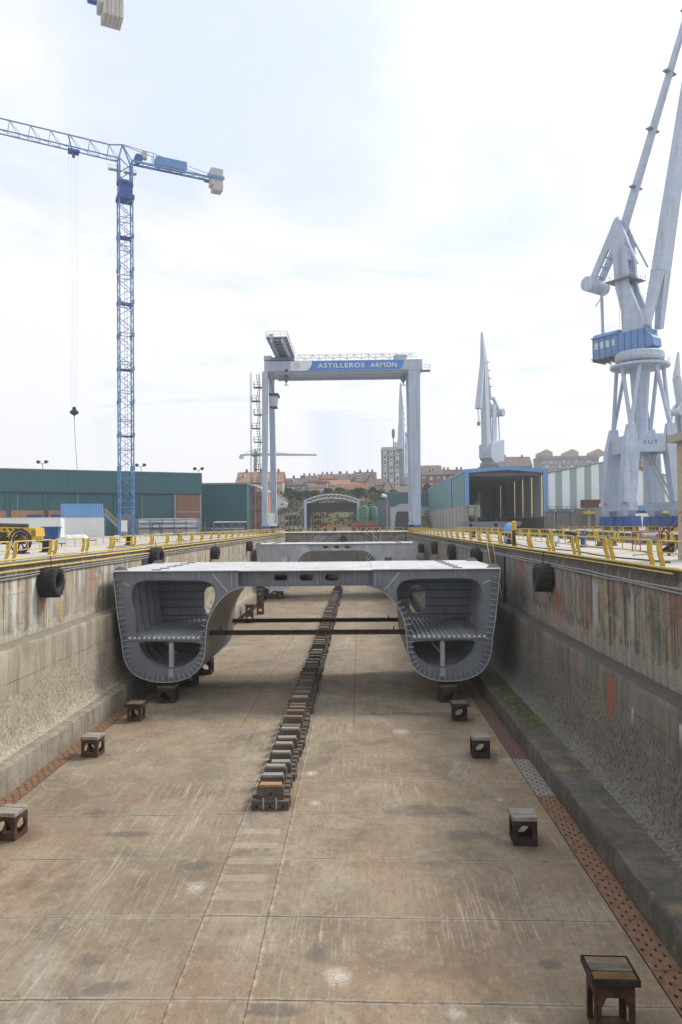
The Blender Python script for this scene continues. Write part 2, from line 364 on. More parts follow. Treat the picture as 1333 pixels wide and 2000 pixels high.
def shelf_mat(name, base, dark, moss=None):
    n = NT(name); x, y, z = n.sep()
    mid = n.noise(n.map((.8, .5, .9)), 1, 6, .7)
    fine = n.noise(n.map((1, .45, 1)), 9, 4, .75)
    col = n.mix(n.ramp(mid, [(.3, 0), (.7, 1)]), dark, base)
    st = n.noise(n.map((1.2, 2.6, .25), (2, 0, 0)), 1, 4, .7)
    col = n.mix(n.math('MULTIPLY', n.ramp(st, [(.47, 0), (.62, 1)]), .75), col, tuple(c * .45 for c in base))
    col = n.mix(n.math('MULTIPLY', n.ramp(n.noise(n.map((1, .7, .5), (7, 3, 0)), 1, 4), [(.6, 0), (.7, 1)]), .5), col, (.3, .22, .1))
    col = n.mix(n.math('MULTIPLY', n.ramp(fine, [(.3, 1), (.5, 0)]), .5), col, dark)
    col = n.mix(n.math('MULTIPLY', n.ramp(fine, [(.58, 0), (.7, 1)]), .35), col, tuple(min(.7, c * 1.6) for c in base))
    if moss:
        k = n.math('MULTIPLY', n.maprange(n.math('ABSOLUTE', n.math('SUBTRACT', y, moss)), 5.5, 10, 1, 0), n.math('GREATER_THAN', z, -9.3))
        k = n.math('MULTIPLY', k, n.maprange(x, 8.3, 8.9, 0, 1))
        mm = n.noise(n.map((2.2, .8, 1), (4, 4, 0)), 1, 5, .75)
        col = n.mix(n.math('MULTIPLY', k, n.ramp(mm, [(.34, .1), (.5, .9)])), col, (.055, .052, .028))
        col = n.mix(n.math('MULTIPLY', k, n.ramp(mm, [(.52, 0), (.62, .9)])), col, (.15, .17, .03))
    n.bump(n.math('ADD', fine, mid), .7, .04)
    return n.done(col, .9, 0, .2)
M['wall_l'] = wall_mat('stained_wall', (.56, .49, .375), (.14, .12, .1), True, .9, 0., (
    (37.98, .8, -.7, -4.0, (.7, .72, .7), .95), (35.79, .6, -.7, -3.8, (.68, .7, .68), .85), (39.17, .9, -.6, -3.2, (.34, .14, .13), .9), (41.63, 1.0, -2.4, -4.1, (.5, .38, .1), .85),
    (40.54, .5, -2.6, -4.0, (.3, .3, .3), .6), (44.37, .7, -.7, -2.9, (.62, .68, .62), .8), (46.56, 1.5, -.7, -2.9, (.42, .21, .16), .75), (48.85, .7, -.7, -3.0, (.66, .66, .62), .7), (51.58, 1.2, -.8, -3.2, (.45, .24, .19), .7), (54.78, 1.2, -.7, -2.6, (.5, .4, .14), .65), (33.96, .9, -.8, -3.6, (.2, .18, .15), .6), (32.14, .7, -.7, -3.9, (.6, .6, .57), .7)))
M['wall_r'] = wall_mat('stained_wall_shaded', (.3, .28, .245), (.04, .036, .032), False, 1.35, 5., (  # darker copy of the left wall: wet concrete plus shade in the base colour
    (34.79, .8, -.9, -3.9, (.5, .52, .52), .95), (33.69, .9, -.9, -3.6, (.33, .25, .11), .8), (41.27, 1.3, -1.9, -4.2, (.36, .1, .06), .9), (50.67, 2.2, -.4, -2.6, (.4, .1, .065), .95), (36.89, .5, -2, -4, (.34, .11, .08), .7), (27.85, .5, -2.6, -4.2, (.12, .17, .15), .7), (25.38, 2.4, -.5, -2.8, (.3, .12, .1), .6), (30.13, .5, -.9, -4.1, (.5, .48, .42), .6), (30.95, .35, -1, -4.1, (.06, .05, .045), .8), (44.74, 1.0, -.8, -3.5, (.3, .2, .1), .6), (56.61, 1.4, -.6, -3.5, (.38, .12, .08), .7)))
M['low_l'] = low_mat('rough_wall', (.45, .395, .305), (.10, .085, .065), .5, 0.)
M['low_r'] = low_mat('rough_wall_shaded', (.205, .19, .168), (.022, .02, .018), .7, 4., ((31.10, 1.1, -4.75, -6.9, (.3, .1, .062), .85), (24.28, .5, -4.9, -5.8, (.5, .53, .55), .9), (35.59, .6, -4.8, -6.2, (.3, .14, .1), .5), (28.47, .25, -5.4, -6.2, (.6, .6, .58), .7)), -4.5)  # lower wall darkened too, wet and with shade put into the colour
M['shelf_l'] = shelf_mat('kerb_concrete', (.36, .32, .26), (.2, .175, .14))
M['shelf_r'] = shelf_mat('kerb_concrete_mossy_shaded', (.18, .163, .138), (.07, .063, .055), 45.)  # moss patch; base colour darkened to carry the shade of this side

def quay_mat():
    n = NT('quay_concrete'); x, y, z = n.sep()
    a = n.noise(n.map((.12, .12, 1)), 1, 6, .7); b = n.noise(n.map((1.2, .5, 1)), 1, 5, .7); c = n.noise(None, 11, 3, .7)
    col = n.ramp(a, [(.3, (.33, .31, .28)), (.5, (.45, .43, .395)), (.72, (.54, .52, .48))])
    col = n.mix(n.math('MULTIPLY', n.ramp(b, [(.52, 0), (.68, 1)]), .6), col, (.25, .235, .215))
    col = n.mix(n.math('MULTIPLY', n.ramp(c, [(.3, 1), (.5, 0)]), .3), col, (.2, .18, .16))
    for p in (5.0,):
        j = n.math('LESS_THAN', n.math('FRACT', n.math('DIVIDE', n.math('ADD', y, 500.), p)), .012)
        j = n.math('MAXIMUM', j, n.math('LESS_THAN', n.math('FRACT', n.math('DIVIDE', n.math('ADD', x, 501.3), p)), .01))
        col = n.mix(n.math('MULTIPLY', j, .7), col, (.09, .08, .07))
    n.bump(n.math('ADD', c, b), .3, .02)
    return n.done(col, .9, 0, .2)
M['quay'] = quay_mat()

def rust(name, c1, c2, c3, scale=1., rough=.85):
    n = NT(name)
    a = n.noise(None, 2.3 * scale, 6, .72); b = n.noise(None, 14 * scale, 4, .7)
    col = n.ramp(a, [(.3, c1), (.5, c2), (.7, c3)])
    col = n.mix(n.math('MULTIPLY', n.ramp(b, [(.35, 1), (.55, 0)]), .5), col, c1)
    n.bump(n.math('ADD', a, b), .4, .012)
    return n.done(col, rough, 0, .3)
M['rust'] = rust('rusty_steel', (.035, .02, .015), (.085, .042, .028), (.16, .085, .055))
M['rust_dark'] = rust('dark_rusty_steel', (.022, .016, .013), (.042, .028, .022), (.085, .052, .04))
M['rust_beam'] = rust('brown_steel_beam', (.03, .02, .014), (.06, .038, .025), (.11, .07, .045))
M['plate_rust'] = rust('rusty_perforated_plate', (.12, .065, .038), (.215, .125, .075), (.29, .19, .125), 1.0)
M['plate_red'] = rust('red_brown_plate', (.09, .05, .042), (.16, .09, .072), (.23, .155, .13), 1.2)
M['plate_grey'] = rust('grey_perforated_plate', (.16, .145, .13), (.25, .23, .205), (.31, .285, .255), 1.2)
M['hole'] = rust('drain_channel', (.006, .005, .005), (.01, .009, .008), (.016, .014, .012))
def wood(name, c1, c2, c3):
    n = NT(name)
    g = n.noise(n.map((1.2, 9, 9)), 1, 5, .7, .5); b = n.noise(None, 3, 4, .6)
    col = n.ramp(g, [(.3, c1), (.5, c2), (.72, c3)])
    col = n.mix(n.math('MULTIPLY', n.ramp(b, [(.4, 0), (.65, 1)]), .45), col, c1)
    n.bump(g, .4, .012)
    return n.done(col, .85, 0, .25)
M['wood_pale'] = wood('weathered_grey_timber', (.16, .14, .125), (.31, .285, .255), (.42, .395, .36))
M['wood_mid'] = wood('brown_timber', (.1, .075, .055), (.19, .145, .105), (.28, .22, .165))
M['wood_orange'] = wood('orange_brown_timber', (.22, .115, .05), (.42, .24, .11), (.5, .33, .18))
M['wood_dark'] = wood('dark_timber', (.06, .05, .042), (.13, .108, .09), (.24, .205, .175))
M['wood_yellow'] = wood('yellow_brown_timber', (.07, .042, .024), (.15, .085, .036), (.2, .13, .06))

def rubber():
    n = NT('tyre_rubber'); a = n.noise(None, 3, 5, .65); b = n.noise(None, 22, 3, .6)
    col = n.ramp(a, [(.3, (.012, .012, .013)), (.55, (.025, .024, .025)), (.8, (.06, .055, .05))])
    n.bump(b, .25, .01)
    return n.done(col, .75, 0, .35)
M['rubber'] = rubber()

def steel_plate(name, c, seams=True, warm=0., k=.3):
    """shop-primed ship plate: faint weld seams, rust bloom, chalk smears"""
    n = NT(name); x, y, z = n.sep()
    a = n.noise(n.map((.5, .5, .5)), 1, 5, .65); b = n.noise(None, 6, 5, .7); st = n.noise(n.map((2.2, 1.2, .25)), 1, 5, .7)
    col = n.mix(n.ramp(a, [(.32, 0), (.68, 1)]), tuple(v * .78 for v in c), tuple(min(1, v * 1.12) for v in c))
    col = n.mix(n.math('MULTIPLY', n.ramp(st, [(.5, 0), (.68, 1)]), k), col, tuple(v * .55 for v in c))
    col = n.mix(n.math('MULTIPLY', n.ramp(n.noise(n.map((1, 1, .5), (9, 2, 1)), .9, 5, .7), [(.52, 0), (.68, 1)]), .3 + warm), col, (.23, .165, .12))
    col = n.mix(n.math('MULTIPLY', n.ramp(b, [(.6, 0), (.7, 1)]), .4), col, tuple(min(1, v * 1.7) for v in c))
    if seams:
        s1 = n.math('LESS_THAN', n.math('FRACT', n.math('DIVIDE', n.math('ADD', x, 101.1), 2.6)), .012)
        s2 = n.math('LESS_THAN', n.math('FRACT', n.math('DIVIDE', n.math('ADD', z, 101.25), 1.7)), .016)
        col = n.mix(n.math('MULTIPLY', n.math('MAXIMUM', s1, s2), .35), col, tuple(min(1, v * 1.8) for v in c))
    # heat marks where the stiffeners behind are welded on, broken up
    for v_, p_, w_ in ((x, .66, .05), (z, .62, .055)):
        hm_ = n.math('LESS_THAN', n.math('FRACT', n.math('DIVIDE', n.math('ADD', v_, 103.2), p_)), w_)
        col = n.mix(n.math('MULTIPLY', n.math('MULTIPLY', hm_, n.ramp(n.noise(n.map((1.3, 1, 1.3), (p_ * 9, 1, 2)), 1, 4, .7), [(.45, 0), (.6, 1)])), .5 if seams else .25), col, tuple(v * .55 for v in c))
    n.bump(n.math('ADD', n.math('MULTIPLY', a, 1.6), n.math('MULTIPLY', b, .15)), .3, .05)
    return n.done(col, n.maprange(b, .3, .7, .42, .65), .0, .45)
M['hull'] = steel_plate('grey_ship_plate', (.185, .205, .245))
M['hull_in'] = steel_plate('lightened_inner_grey_plate', (.62, .65, .71))  # brighter copy of the grey plate; light inside the hull put into its colour
M['hull_edge'] = steel_plate('pale_plate_edge', (.42, .43, .45), False)
M['hull_deck'] = steel_plate('pale_deck_plate', (.52, .52, .525), True, .05, .3)
M['hull_side'] = steel_plate('brown_grey_ship_plate', (.24, .21, .175), True, .35, .5)
M['hull2'] = steel_plate('light_blue_grey_ship_plate', (.5, .53, .58), False)

M['yellow'] = paint('worn_yellow_paint', (.64, .42, .03), .5, .55, (.3, .21, .06), 2.2, False)
M['yellow_pale'] = paint('faded_yellow_paint', (.62, .47, .1), .6, .6, (.42, .33, .13), 1.6, False)
M['blue'] = paint('crane_blue_paint', (.13, .26, .5), .45, .35, (.05, .1, .22), .8, False)
M['blue_deep'] = paint('deep_blue_paint', (.035, .1, .33), .5, .45, (.02, .04, .11), 1.)
M['blue_cont'] = paint('light_blue_container_paint', (.16, .34, .64), .55, .3, None, .6)
M['sign_blue'] = paint('blue_sign_paint', (.075, .23, .56), .5, .15, None, .3)
M['grey_blue'] = None
M['grey_far'] = paint('pale_grey_paint', (.42, .48, .6), .6, .2, None, .2)
M['grey_mid'] = paint('mid_grey_steel', (.2, .22, .26), .6, .35, None, .6)
M['grey_dark'] = paint('dark_grey_steel', (.06, .066, .075), .6, .35, None, .8)
M['galv'] = paint('galvanised_steel', (.42, .43, .44), .5, .3, None, 1., False, .3)
M['conduit'] = paint('grey_pipe', (.3, .3, .31), .6, .5, (.13, .12, .11), 1.5, False)
M['white'] = paint('white_paint', (.74, .75, .76), .5, .25, (.5, .48, .44), .4)
M['white_sign'] = paint('white_sign_paint', (.72, .77, .86), .5, .1, None, .4)
M['cream'] = paint('cream_paint', (.6, .56, .44), .6, .35, None, .6)
M['red'] = paint('red_paint', (.33, .035, .035), .5, .35, None, 1.2, False)
M['orange'] = paint('orange_paint', (.45, .18, .045), .5, .3, None, 1.)
M['black'] = paint('black_steel', (.018, .018, .02), .55, .4, (.05, .04, .035), 2., False)
M['bollard'] = paint('black_bollard_iron', (.02, .02, .022), .6, .3, (.05, .045, .04), 2., False)
M['ballast'] = paint('pale_concrete_ballast', (.52, .51, .49), .85, .5, (.3, .29, .275), .9)
M['glass'] = paint('window_glass', (.1, .12, .15), .12, .2, None, 1., False, 0., .6)
M['pane_pale'] = paint('pale_window', (.55, .6, .66), .3, .3, (.2, .24, .3), 2., False)

def cladding(name, c, pitch, axis='x', c2=None, ratio=.5, line_=.06):
    """profiled sheet: vertical ribs every `pitch` metres; with c2, alternating broad stripes"""
    n = NT(name); x, y, z = n.sep(); v = x if axis == 'x' else y
    f = n.math('FRACT', n.math('DIVIDE', n.math('ADD', v, 500.), pitch))
    a = n.noise(n.map((.25, .25, .06)), 1, 5, .65)
    if c2: col = n.mix(n.math('LESS_THAN', f, ratio), c, c2)
    else: col = n.mix(n.math('MULTIPLY', n.math('LESS_THAN', f, line_), .45), c, tuple(v_ * .55 for v_ in c))
    col = n.mix(n.math('MULTIPLY', n.ramp(a, [(.4, 0), (.72, 1)]), .3), col, tuple(v_ * .65 for v_ in c))
    rib = n.math('FRACT', n.math('DIVIDE', n.math('ADD', v, 500.), pitch if not c2 else pitch / 12))
    n.bump(n.math('ABSOLUTE', n.math('SUBTRACT', rib, .5)), .4, .08)
    return n.done(col, .55, 0, .35)
M['green'] = cladding('teal_green_cladding', (.05, .135, .155), 1.0)
M['green_stripe'] = cladding('green_striped_cladding', (.16, .3, .31), 3.2, 'y', (.08, .19, .21), .45)
M['stripe'] = cladding('white_and_grey_green_cladding', (.68, .73, .77), 4.4, 'x', (.24, .32, .32), .48)
M['corr_blue'] = cladding('blue_corrugated_sheet', (.17, .35, .66), .42, 'x', None, .5, .4)
M['corr_white'] = cladding('white_corrugated_sheet', (.72, .73, .72), .42, 'x', None, .5, .08)
M['corr_cream'] = cladding('cream_corrugated_sheet', (.55, .5, .38), .42, 'x', None, .5, .3)
M['corr_grey'] = cladding('grey_sheet', (.4, .42, .45), .6, 'x', None, .5, .2)

def brick(name, c1, c2, mortar, scale=3.):
    n = NT(name); b = n.t.nodes.new('ShaderNodeTexBrick')
    x, y, z = n.sep(); cmb = n.t.nodes.new('ShaderNodeCombineXYZ')
    n.t.links.new(n.math('ADD', x, y), cmb.inputs[0]); n.t.links.new(z, cmb.inputs[1]); n.t.links.new(cmb.outputs[0], b.inputs['Vector'])
    b.inputs['Scale'].default_value = scale
    for k, c in (('Color1', c1), ('Color2', c2), ('Mortar', mortar)): b.inputs[k].default_value = (*c, 1)
    b.inputs['Mortar Size'].default_value = .018
    a = n.noise(None, .4, 5, .7)
    col = n.mix(n.math('MULTIPLY', n.ramp(a, [(.4, 0), (.7, 1)]), .4), b.outputs[0], tuple(v * .6 for v in c1))
    return n.done(col, .9, 0, .2)
M['brick'] = brick('red_brick', (.23, .11, .08), (.29, .15, .11), (.3, .26, .22))
M['brick_o'] = brick('orange_brick', (.38, .17, .09), (.44, .21, .12), (.4, .34, .28))
M['brick_t'] = brick('pale_brick', (.42, .33, .25), (.48, .39, .31), (.4, .36, .31))

def tile(name, c):
    n = NT(name); x, y, z = n.sep()
    f = n.math('FRACT', n.math('DIVIDE', n.math('ADD', x, 500.), .5)); a = n.noise(None, .5, 6, .75); b = n.noise(n.map((2, 2, 4)), 1, 3, .7)
    col = n.mix(n.ramp(a, [(.35, 0), (.65, 1)]), tuple(v * .65 for v in c), tuple(v * 1.15 for v in c))
    col = n.mix(n.math('MULTIPLY', n.ramp(b, [(.4, 0), (.6, 1)]), .35), col, tuple(v * .5 for v in c))
    n.bump(n.math('ABSOLUTE', n.math('SUBTRACT', f, .5)), .5, .08)
    return n.done(col, .85, 0, .2)
M['tile_o'] = tile('orange_roof_tiles', (.36, .21, .145)); M['tile_b'] = tile('brown_roof_tiles', (.2, .155, .14)); M['tile_r'] = tile('red_brown_roof_tiles', (.26, .13, .095))
def plaster(name, c): return paint(name, c, .9, .35, tuple(v * .7 for v in c), .25)
M['pl_white'] = plaster('white_plaster', (.68, .67, .64)); M['pl_grey'] = plaster('grey_plaster', (.34, .35, .39)); M['pl_beige'] = plaster('beige_plaster', (.5, .43, .33))
M['pl_brown'] = plaster('brown_plaster', (.38, .32, .28)); M['pl_blue'] = plaster('blue_grey_facade', (.46, .52, .6)); M['pl_dark'] = plaster('dark_facade', (.16, .18, .21))
M['conc'] = plaster('plain_concrete', (.38, .355, .32)); M['conc_d'] = plaster('dark_concrete', (.17, .16, .15)); M['interior'] = paint('dim_shed_lining', (.5, .53, .58), .8, .4, None, .3)

def leaf(name, c1, c2, c3):
    n = NT(name); a = n.noise(None, .35, 5, .7); b = n.noise(None, 2.4, 3, .7)
    col = n.ramp(n.math('ADD', n.math('MULTIPLY', a, .6), n.math('MULTIPLY', b, .4)), [(.35, c1), (.5, c2), (.66, c3)])
    n.b.inputs['Subsurface Weight'].default_value = 0
    return n.done(col, .8, 0, .2)
M['leaf'] = leaf('dark_green_leaves', (.018, .032, .014), (.04, .062, .025), (.075, .095, .035))
M['scrub'] = leaf('scrub_leaves', (.045, .06, .03), (.085, .105, .05), (.15, .14, .075))
M['hill'] = leaf('hillside_soil', (.07, .075, .04), (.13, .115, .07), (.2, .165, .11))
M['bark'] = paint('bark', (.07, .055, .042), .9, .4, None, 2.)

def translucent(name, c):
    n = NT(name); tr = n.t.nodes.new('ShaderNodeBsdfTranslucent'); tr.inputs[0].default_value = (*c, 1)
    mx = n.t.nodes.new('ShaderNodeMixShader'); mx.inputs[0].default_value = .75; n.done(c, .6)
    n.t.links.new(n.b.outputs[0], mx.inputs[1]); n.t.links.new(tr.outputs[0], mx.inputs[2]); n.t.links.new(mx.outputs[0], n.out.inputs[0]); return n.m
M['strip_yellow'] = translucent('yellowed_translucent_sheet', (.85, .78, .58))

def yard(name, c, pitch=3.2):
    """old crane paint: plate seams, chalking, rust bleeding from the joints"""
    n = NT(name); x, y, z = n.sep()
    a = n.noise(n.map((.3, .3, .3)), 1, 6, .7); st = n.noise(n.map((1.6, 1.6, .12)), 1, 5, .7); b = n.noise(None, 4, 5, .75)
    col = n.mix(n.ramp(a, [(.3, 0), (.7, 1)]), tuple(v * .86 for v in c), tuple(min(1, v * 1.08) for v in c))
    col = n.mix(n.math('MULTIPLY', n.ramp(st, [(.5, 0), (.66, 1)]), .55), col, tuple(v * .58 for v in c))
    fz_ = n.math('FRACT', n.math('DIVIDE', n.math('ADD', z, 100.7), pitch)); fx = n.math('FRACT', n.math('DIVIDE', n.math('ADD', x, 100.3), pitch * 1.6))
    seam = n.math('MAXIMUM', n.math('LESS_THAN', fz_, .022), n.math('LESS_THAN', fx, .014))
    col = n.mix(n.math('MULTIPLY', seam, .5), col, tuple(v * .55 for v in c))
    bleed = n.math('MULTIPLY', n.maprange(fz_, .75, 1, 0, 1), n.ramp(n.noise(n.map((2.4, 2.4, .1), (3, 3, 0)), 1, 4, .7), [(.58, 0), (.68, 1)]))
    col = n.mix(n.math('MULTIPLY', bleed, .45), col, (.3, .2, .14))
    col = n.mix(n.math('MULTIPLY', n.ramp(b, [(.6, 0), (.7, 1)]), .5), col, (.25, .175, .13))
    n.bump(n.math('ADD', a, n.math('MULTIPLY', seam, .3)), .15, .04)
    return n.done(col, n.maprange(b, .3, .7, .45, .7), 0, .35)
M['grey_blue'] = yard('pale_blue_grey_paint', (.42, .485, .61))
# ------------------------------------------------------------------ setting: ground, dock, second dock
XC = -3.65; ZF = -9.865
Y0, Y1 = -8.0, 170.0            # dock from behind the camera to its head
XL, XR = -17.2, 11.2          # coping edges
D2 = (22.4, 44.2); D2Y = (20.0, 176.0)   # second dock
def fz(x): return ZF - .012 * abs(x - XC)
g = MB()
def quad(x0, x1, y0, y1, z=0): g.add([(x0, y0, z), (x1, y0, z), (x1, y1, z), (x0, y1, z)], [(0, 1, 2, 3)])
GA, GB, GC = 690, -280, 890     # half width and the two ends of the ground sheet; the hill hides its far edge
quad(-GA, XL, GB, Y1); quad(XL, XR, GB, Y0); quad(XR, D2[0], GB, Y1)
quad(D2[0], D2[1], GB, D2Y[0]); quad(D2[1], GA, GB, Y1)
quad(-GA, D2[0], Y1, D2Y[1]); quad(D2[1], GA, Y1, D2Y[1]); quad(-GA, GA, D2Y[1], GC)
tag(g.build('ground', M['quay'], fix=False), kind='structure')
# dock floor, slightly crowned
xs = [-15.6, -14.75, -11, -7, XC, -.5, 3, 6.5, 7.5, 8.45]
fl = MB()
nx = len(xs); ys = [Y0 + (Y1 - Y0) * i / 40 for i in range(41)]
fl.add([(x, y, fz(x)) for y in ys for x in xs], [(j * nx + i, j * nx + i + 1, (j + 1) * nx + i + 1, (j + 1) * nx + i) for j in range(40) for i in range(nx - 1)])
tag(fl.build('dock_floor', M['floor'], fix=False), kind='structure')
# drain channel sheet under the perforated plates (a dark gutter, 4 mm over the floor)
def wob(y, k, a=.05): return a * math.sin(y * 1.7 + k) * math.sin(y * .53 + 2 * k) + a * .6 * math.sin(y * 4.1 + 3 * k)
def wall(name, label, sgn, prof_up, prof_low, prof_shelf, mats):
    """wall extruded along the dock: profile pieces are lists of (x, z)"""
    t = thing(name, label, 'dock wall')
    n = 150
    yy = [Y0 + (Y1 - Y0) * i / n for i in range(n + 1)]
    for nm, pr, m, am in (('upper_face', prof_up, mats[0], .0), ('lower_face', prof_low, mats[1], .05), ('kerb_shelf', prof_shelf, mats[2], .035)):
        b = MB(); k = len(pr)
        for y in yy:
            for i, (x, z) in enumerate(pr):
                a = am if 0 < i < k - 1 else 0
                b.v.append((x + wob(y, i + 1, a), y, z + wob(y, i + 5, a * .7)))
        for j in range(n):
            for i in range(k - 1): b.f.append((j * k + i, j * k + i + 1, (j + 1) * k + i + 1, (j + 1) * k + i))
        o = b.build(nm, m, t, smooth=True, fix=False)
    return t
wall('dock_wall', 'bright stained concrete dock wall of the left side, with white, pink and ochre paint runs', -1,
     [(XL - .6, .004), (XL, .004), (XL - .02, -.35), (XL + .05, -.36), (XL + .0, -3.74), (XL - .02, -3.84)],
     [(XL - .02, -3.84), (XL + .25, -3.87), (XL + .5, -3.92), (XL + .62, -4.02), (XL + .66, -4.25), (XL + .66, -5.5), (XL + .67, -7.2), (XL + .7, -7.9), (XL + .78, -8.35), (XL + .9, -8.62), (XL + 1.1, -8.74)],
     [(XL + 1.1, -8.74), (XL + 1.3, -8.76), (-15.68, -8.79), (-15.6, -8.83), (-15.57, -8.95), (-15.55, fz(-15.55) - .02)],
     (M['wall_l'], M['low_l'], M['shelf_l']))
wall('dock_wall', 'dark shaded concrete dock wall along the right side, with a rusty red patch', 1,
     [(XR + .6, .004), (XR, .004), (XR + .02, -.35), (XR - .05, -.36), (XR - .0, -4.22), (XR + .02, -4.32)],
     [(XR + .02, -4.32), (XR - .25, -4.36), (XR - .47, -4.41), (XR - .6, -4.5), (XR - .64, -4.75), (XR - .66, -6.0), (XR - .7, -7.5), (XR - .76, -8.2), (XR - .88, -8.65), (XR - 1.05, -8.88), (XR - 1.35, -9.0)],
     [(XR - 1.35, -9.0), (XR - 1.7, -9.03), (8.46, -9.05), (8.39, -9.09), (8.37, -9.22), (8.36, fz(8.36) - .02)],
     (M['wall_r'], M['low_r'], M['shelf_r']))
# wall at the head of the dock
t = thing('dock_wall', 'straight concrete wall closing the far end of the dry dock', 'dock wall')
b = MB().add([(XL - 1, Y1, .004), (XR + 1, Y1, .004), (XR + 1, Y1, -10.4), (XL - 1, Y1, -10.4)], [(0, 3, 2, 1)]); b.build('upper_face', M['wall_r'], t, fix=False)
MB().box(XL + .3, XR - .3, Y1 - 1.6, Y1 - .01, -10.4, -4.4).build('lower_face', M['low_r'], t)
t = thing('dock_wall', 'concrete wall behind the viewer closing the near end of the dock', 'dock wall')
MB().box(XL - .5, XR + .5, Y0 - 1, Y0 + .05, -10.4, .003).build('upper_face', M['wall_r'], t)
# second dock to the right
t = thing('dock_wall', 'sunken walls of the neighbouring dock behind the second yellow fence', 'dock wall')
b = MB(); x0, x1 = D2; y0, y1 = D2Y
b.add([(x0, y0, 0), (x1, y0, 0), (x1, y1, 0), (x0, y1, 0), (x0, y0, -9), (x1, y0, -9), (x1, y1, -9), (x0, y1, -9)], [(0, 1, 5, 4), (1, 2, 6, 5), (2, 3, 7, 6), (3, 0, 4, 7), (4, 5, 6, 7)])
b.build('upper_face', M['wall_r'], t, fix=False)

# paint patches that belong to the right wall: rust-red strip and a white splash, 6 mm proud of the face
# ------------------------------------------------------------------ drain plates
def plate_mesh(L, W=.8):
    """perforated plate with staggered slots"""
    b = MB(); ny = int(L / .122); nxx = 11
    xe = [W * i / nxx for i in range(nxx + 1)]; yl = [L * j / ny for j in range(ny + 1)]
    yl[0] += .012; yl[-1] -= .012
    for j in range(ny):
        for i in range(nxx):
            if j % 2 == 1 and 0 < i < nxx - 1 and (i + (j // 2) * 2) % 5 == 2: continue
            b.add([(xe[i] - W / 2, yl[j], .03), (xe[i + 1] - W / 2, yl[j], .03), (xe[i + 1] - W / 2, yl[j + 1], .03), (xe[i] - W / 2, yl[j + 1], .03)], [(0, 1, 2, 3)])
    b.box(-W / 2, W / 2, yl[0], yl[0] + .02, 0.006, .029); b.box(-W / 2, W / 2, yl[-1] - .02, yl[-1], .006, .029)
    return b
GR = 'perforated plates covering the floor drains'
seen = {}
def drain(cx, y, L, mat, label, side):
    key = (round(L, 2), mat.name)
    if key not in seen:
        o = plate_mesh(L).build('drain_plate', mat, fix=False); seen[key] = o.data
    else:
        o = bpy.data.objects.new('drain_plate', seen[key]); COL.objects.link(o)
    o.location = (cx, y, fz(cx)); o.rotation_euler = (0, math.atan(.012) * (1 if cx > XC else -1), 0)
    tag(o, label, 'drain plate', GR, 'thing')
yk = 14.49
while yk < 66:
    pr, pl = 'rusty orange-brown perforated plate over the drain along the right-hand kerb', 'rusty orange perforated plate over the drain along the left-hand kerb'
    if abs(yk - 31.6) < 1.3 or abs(yk - 34) < 1.3: drain(7.94, yk, 2.45, M['plate_grey'], 'pale grey perforated drain plate between the rusty ones at the right kerb', 1)
    elif yk > 35: drain(7.94, yk, 2.45, M['plate_red'], 'dark reddish perforated plate in the shaded drain beyond the grey ones', 1)
    else: drain(7.94, yk, 2.45, M['plate_rust'], pr, 1)
    drain(-15.14, yk, 2.45, M['plate_rust'], pl, -1)
    yk += 2.45
for cx, w in ((7.94, .42), (-15.14, .4)):
    b = MB().add([(cx - w, Y0, fz(cx) + .006), (cx + w, Y0, fz(cx) + .006), (cx + w, Y1 - 2, fz(cx) + .006), (cx - w, Y1 - 2, fz(cx) + .006)], [(0, 1, 2, 3)])
    tag(b.build('drain_channel', M['hole'], fix=False), kind='structure')

# ------------------------------------------------------------------ keel blocks down the middle
def keel_proto(cap_mat, body_mat, width_cap, low=False):
    t = thing('keel_block', 'keel block', 'keel block', (0, 0, 0))
    MB().box(-.76, .76, -.2, .2, 0, .36).build('base_beam', M['wood_dark'], t)
    for s in (-1, 1):
        MB().hexa([(s * .32, .22, 0), (s * .80, .22, 0), (s * .80, .52, 0), (s * .32, .52, 0), (s * .34, .24, .46), (s * .78, .24, .44), (s * .78, .5, .44), (s * .34, .5, .46)]).build('side_foot', body_mat, t)
    h = .86 if not low else .62
    MB().hexa([(-.55, .0, .365), (.55, .0, .365), (.55, .42, .365), (-.55, .42, .365), (-.53, .02, h), (.53, .02, h), (.53, .4, h), (-.53, .4, h)]).build('middle_block', body_mat, t)
    b = MB().box(-width_cap / 2, width_cap / 2, .03, .37, h + .004, h + .1)
    b.build('top_plank', cap_mat, t)
    MB().box(-.05, .05, -.006, .03, .52, .66).build('lifting_eye', M['rust'], t)
    return t
KG = 'keel blocks in the row along the middle of the dock floor'
protos = [keel_proto(M['wood_pale'], M['wood_dark'], .92), keel_proto(M['wood_mid'], M['wood_dark'], 1.0), keel_proto(M['wood_pale'], M['rust_dark'], .66), keel_proto(M['wood_mid'], M['rust_dark'], .9, True), keel_proto(M['wood_dark'], M['wood_dark'], .95)]
klab = ['keel block capped with one wide pale grey plank in the centre row', 'keel block with a brown wooden cap in the centre row',
        'keel block on a rusty middle with a short pale cap plank in the centre row', 'lower keel block with a brown cap sunk between taller ones in the row', 'keel block of dark old timber all over in the centre row']
KX = -3.72
for k in range(87):
    y = 29.75 + 1.172 * k
    q = random.choice((0, 0, 2, 1)) if k < 10 else random.choice((0, 1, 1, 1, 4, 4, 3))
    if k == 0: continue
    r = dup(protos[q], (KX + random.uniform(-.06, .06) + .004 * k * 0, y + random.uniform(-.05, .05), fz(KX)), random.uniform(-.04, .04), klab[q], KG, (random.uniform(.88, 1.06), random.uniform(.9, 1.08), random.uniform(.84, 1.1)))
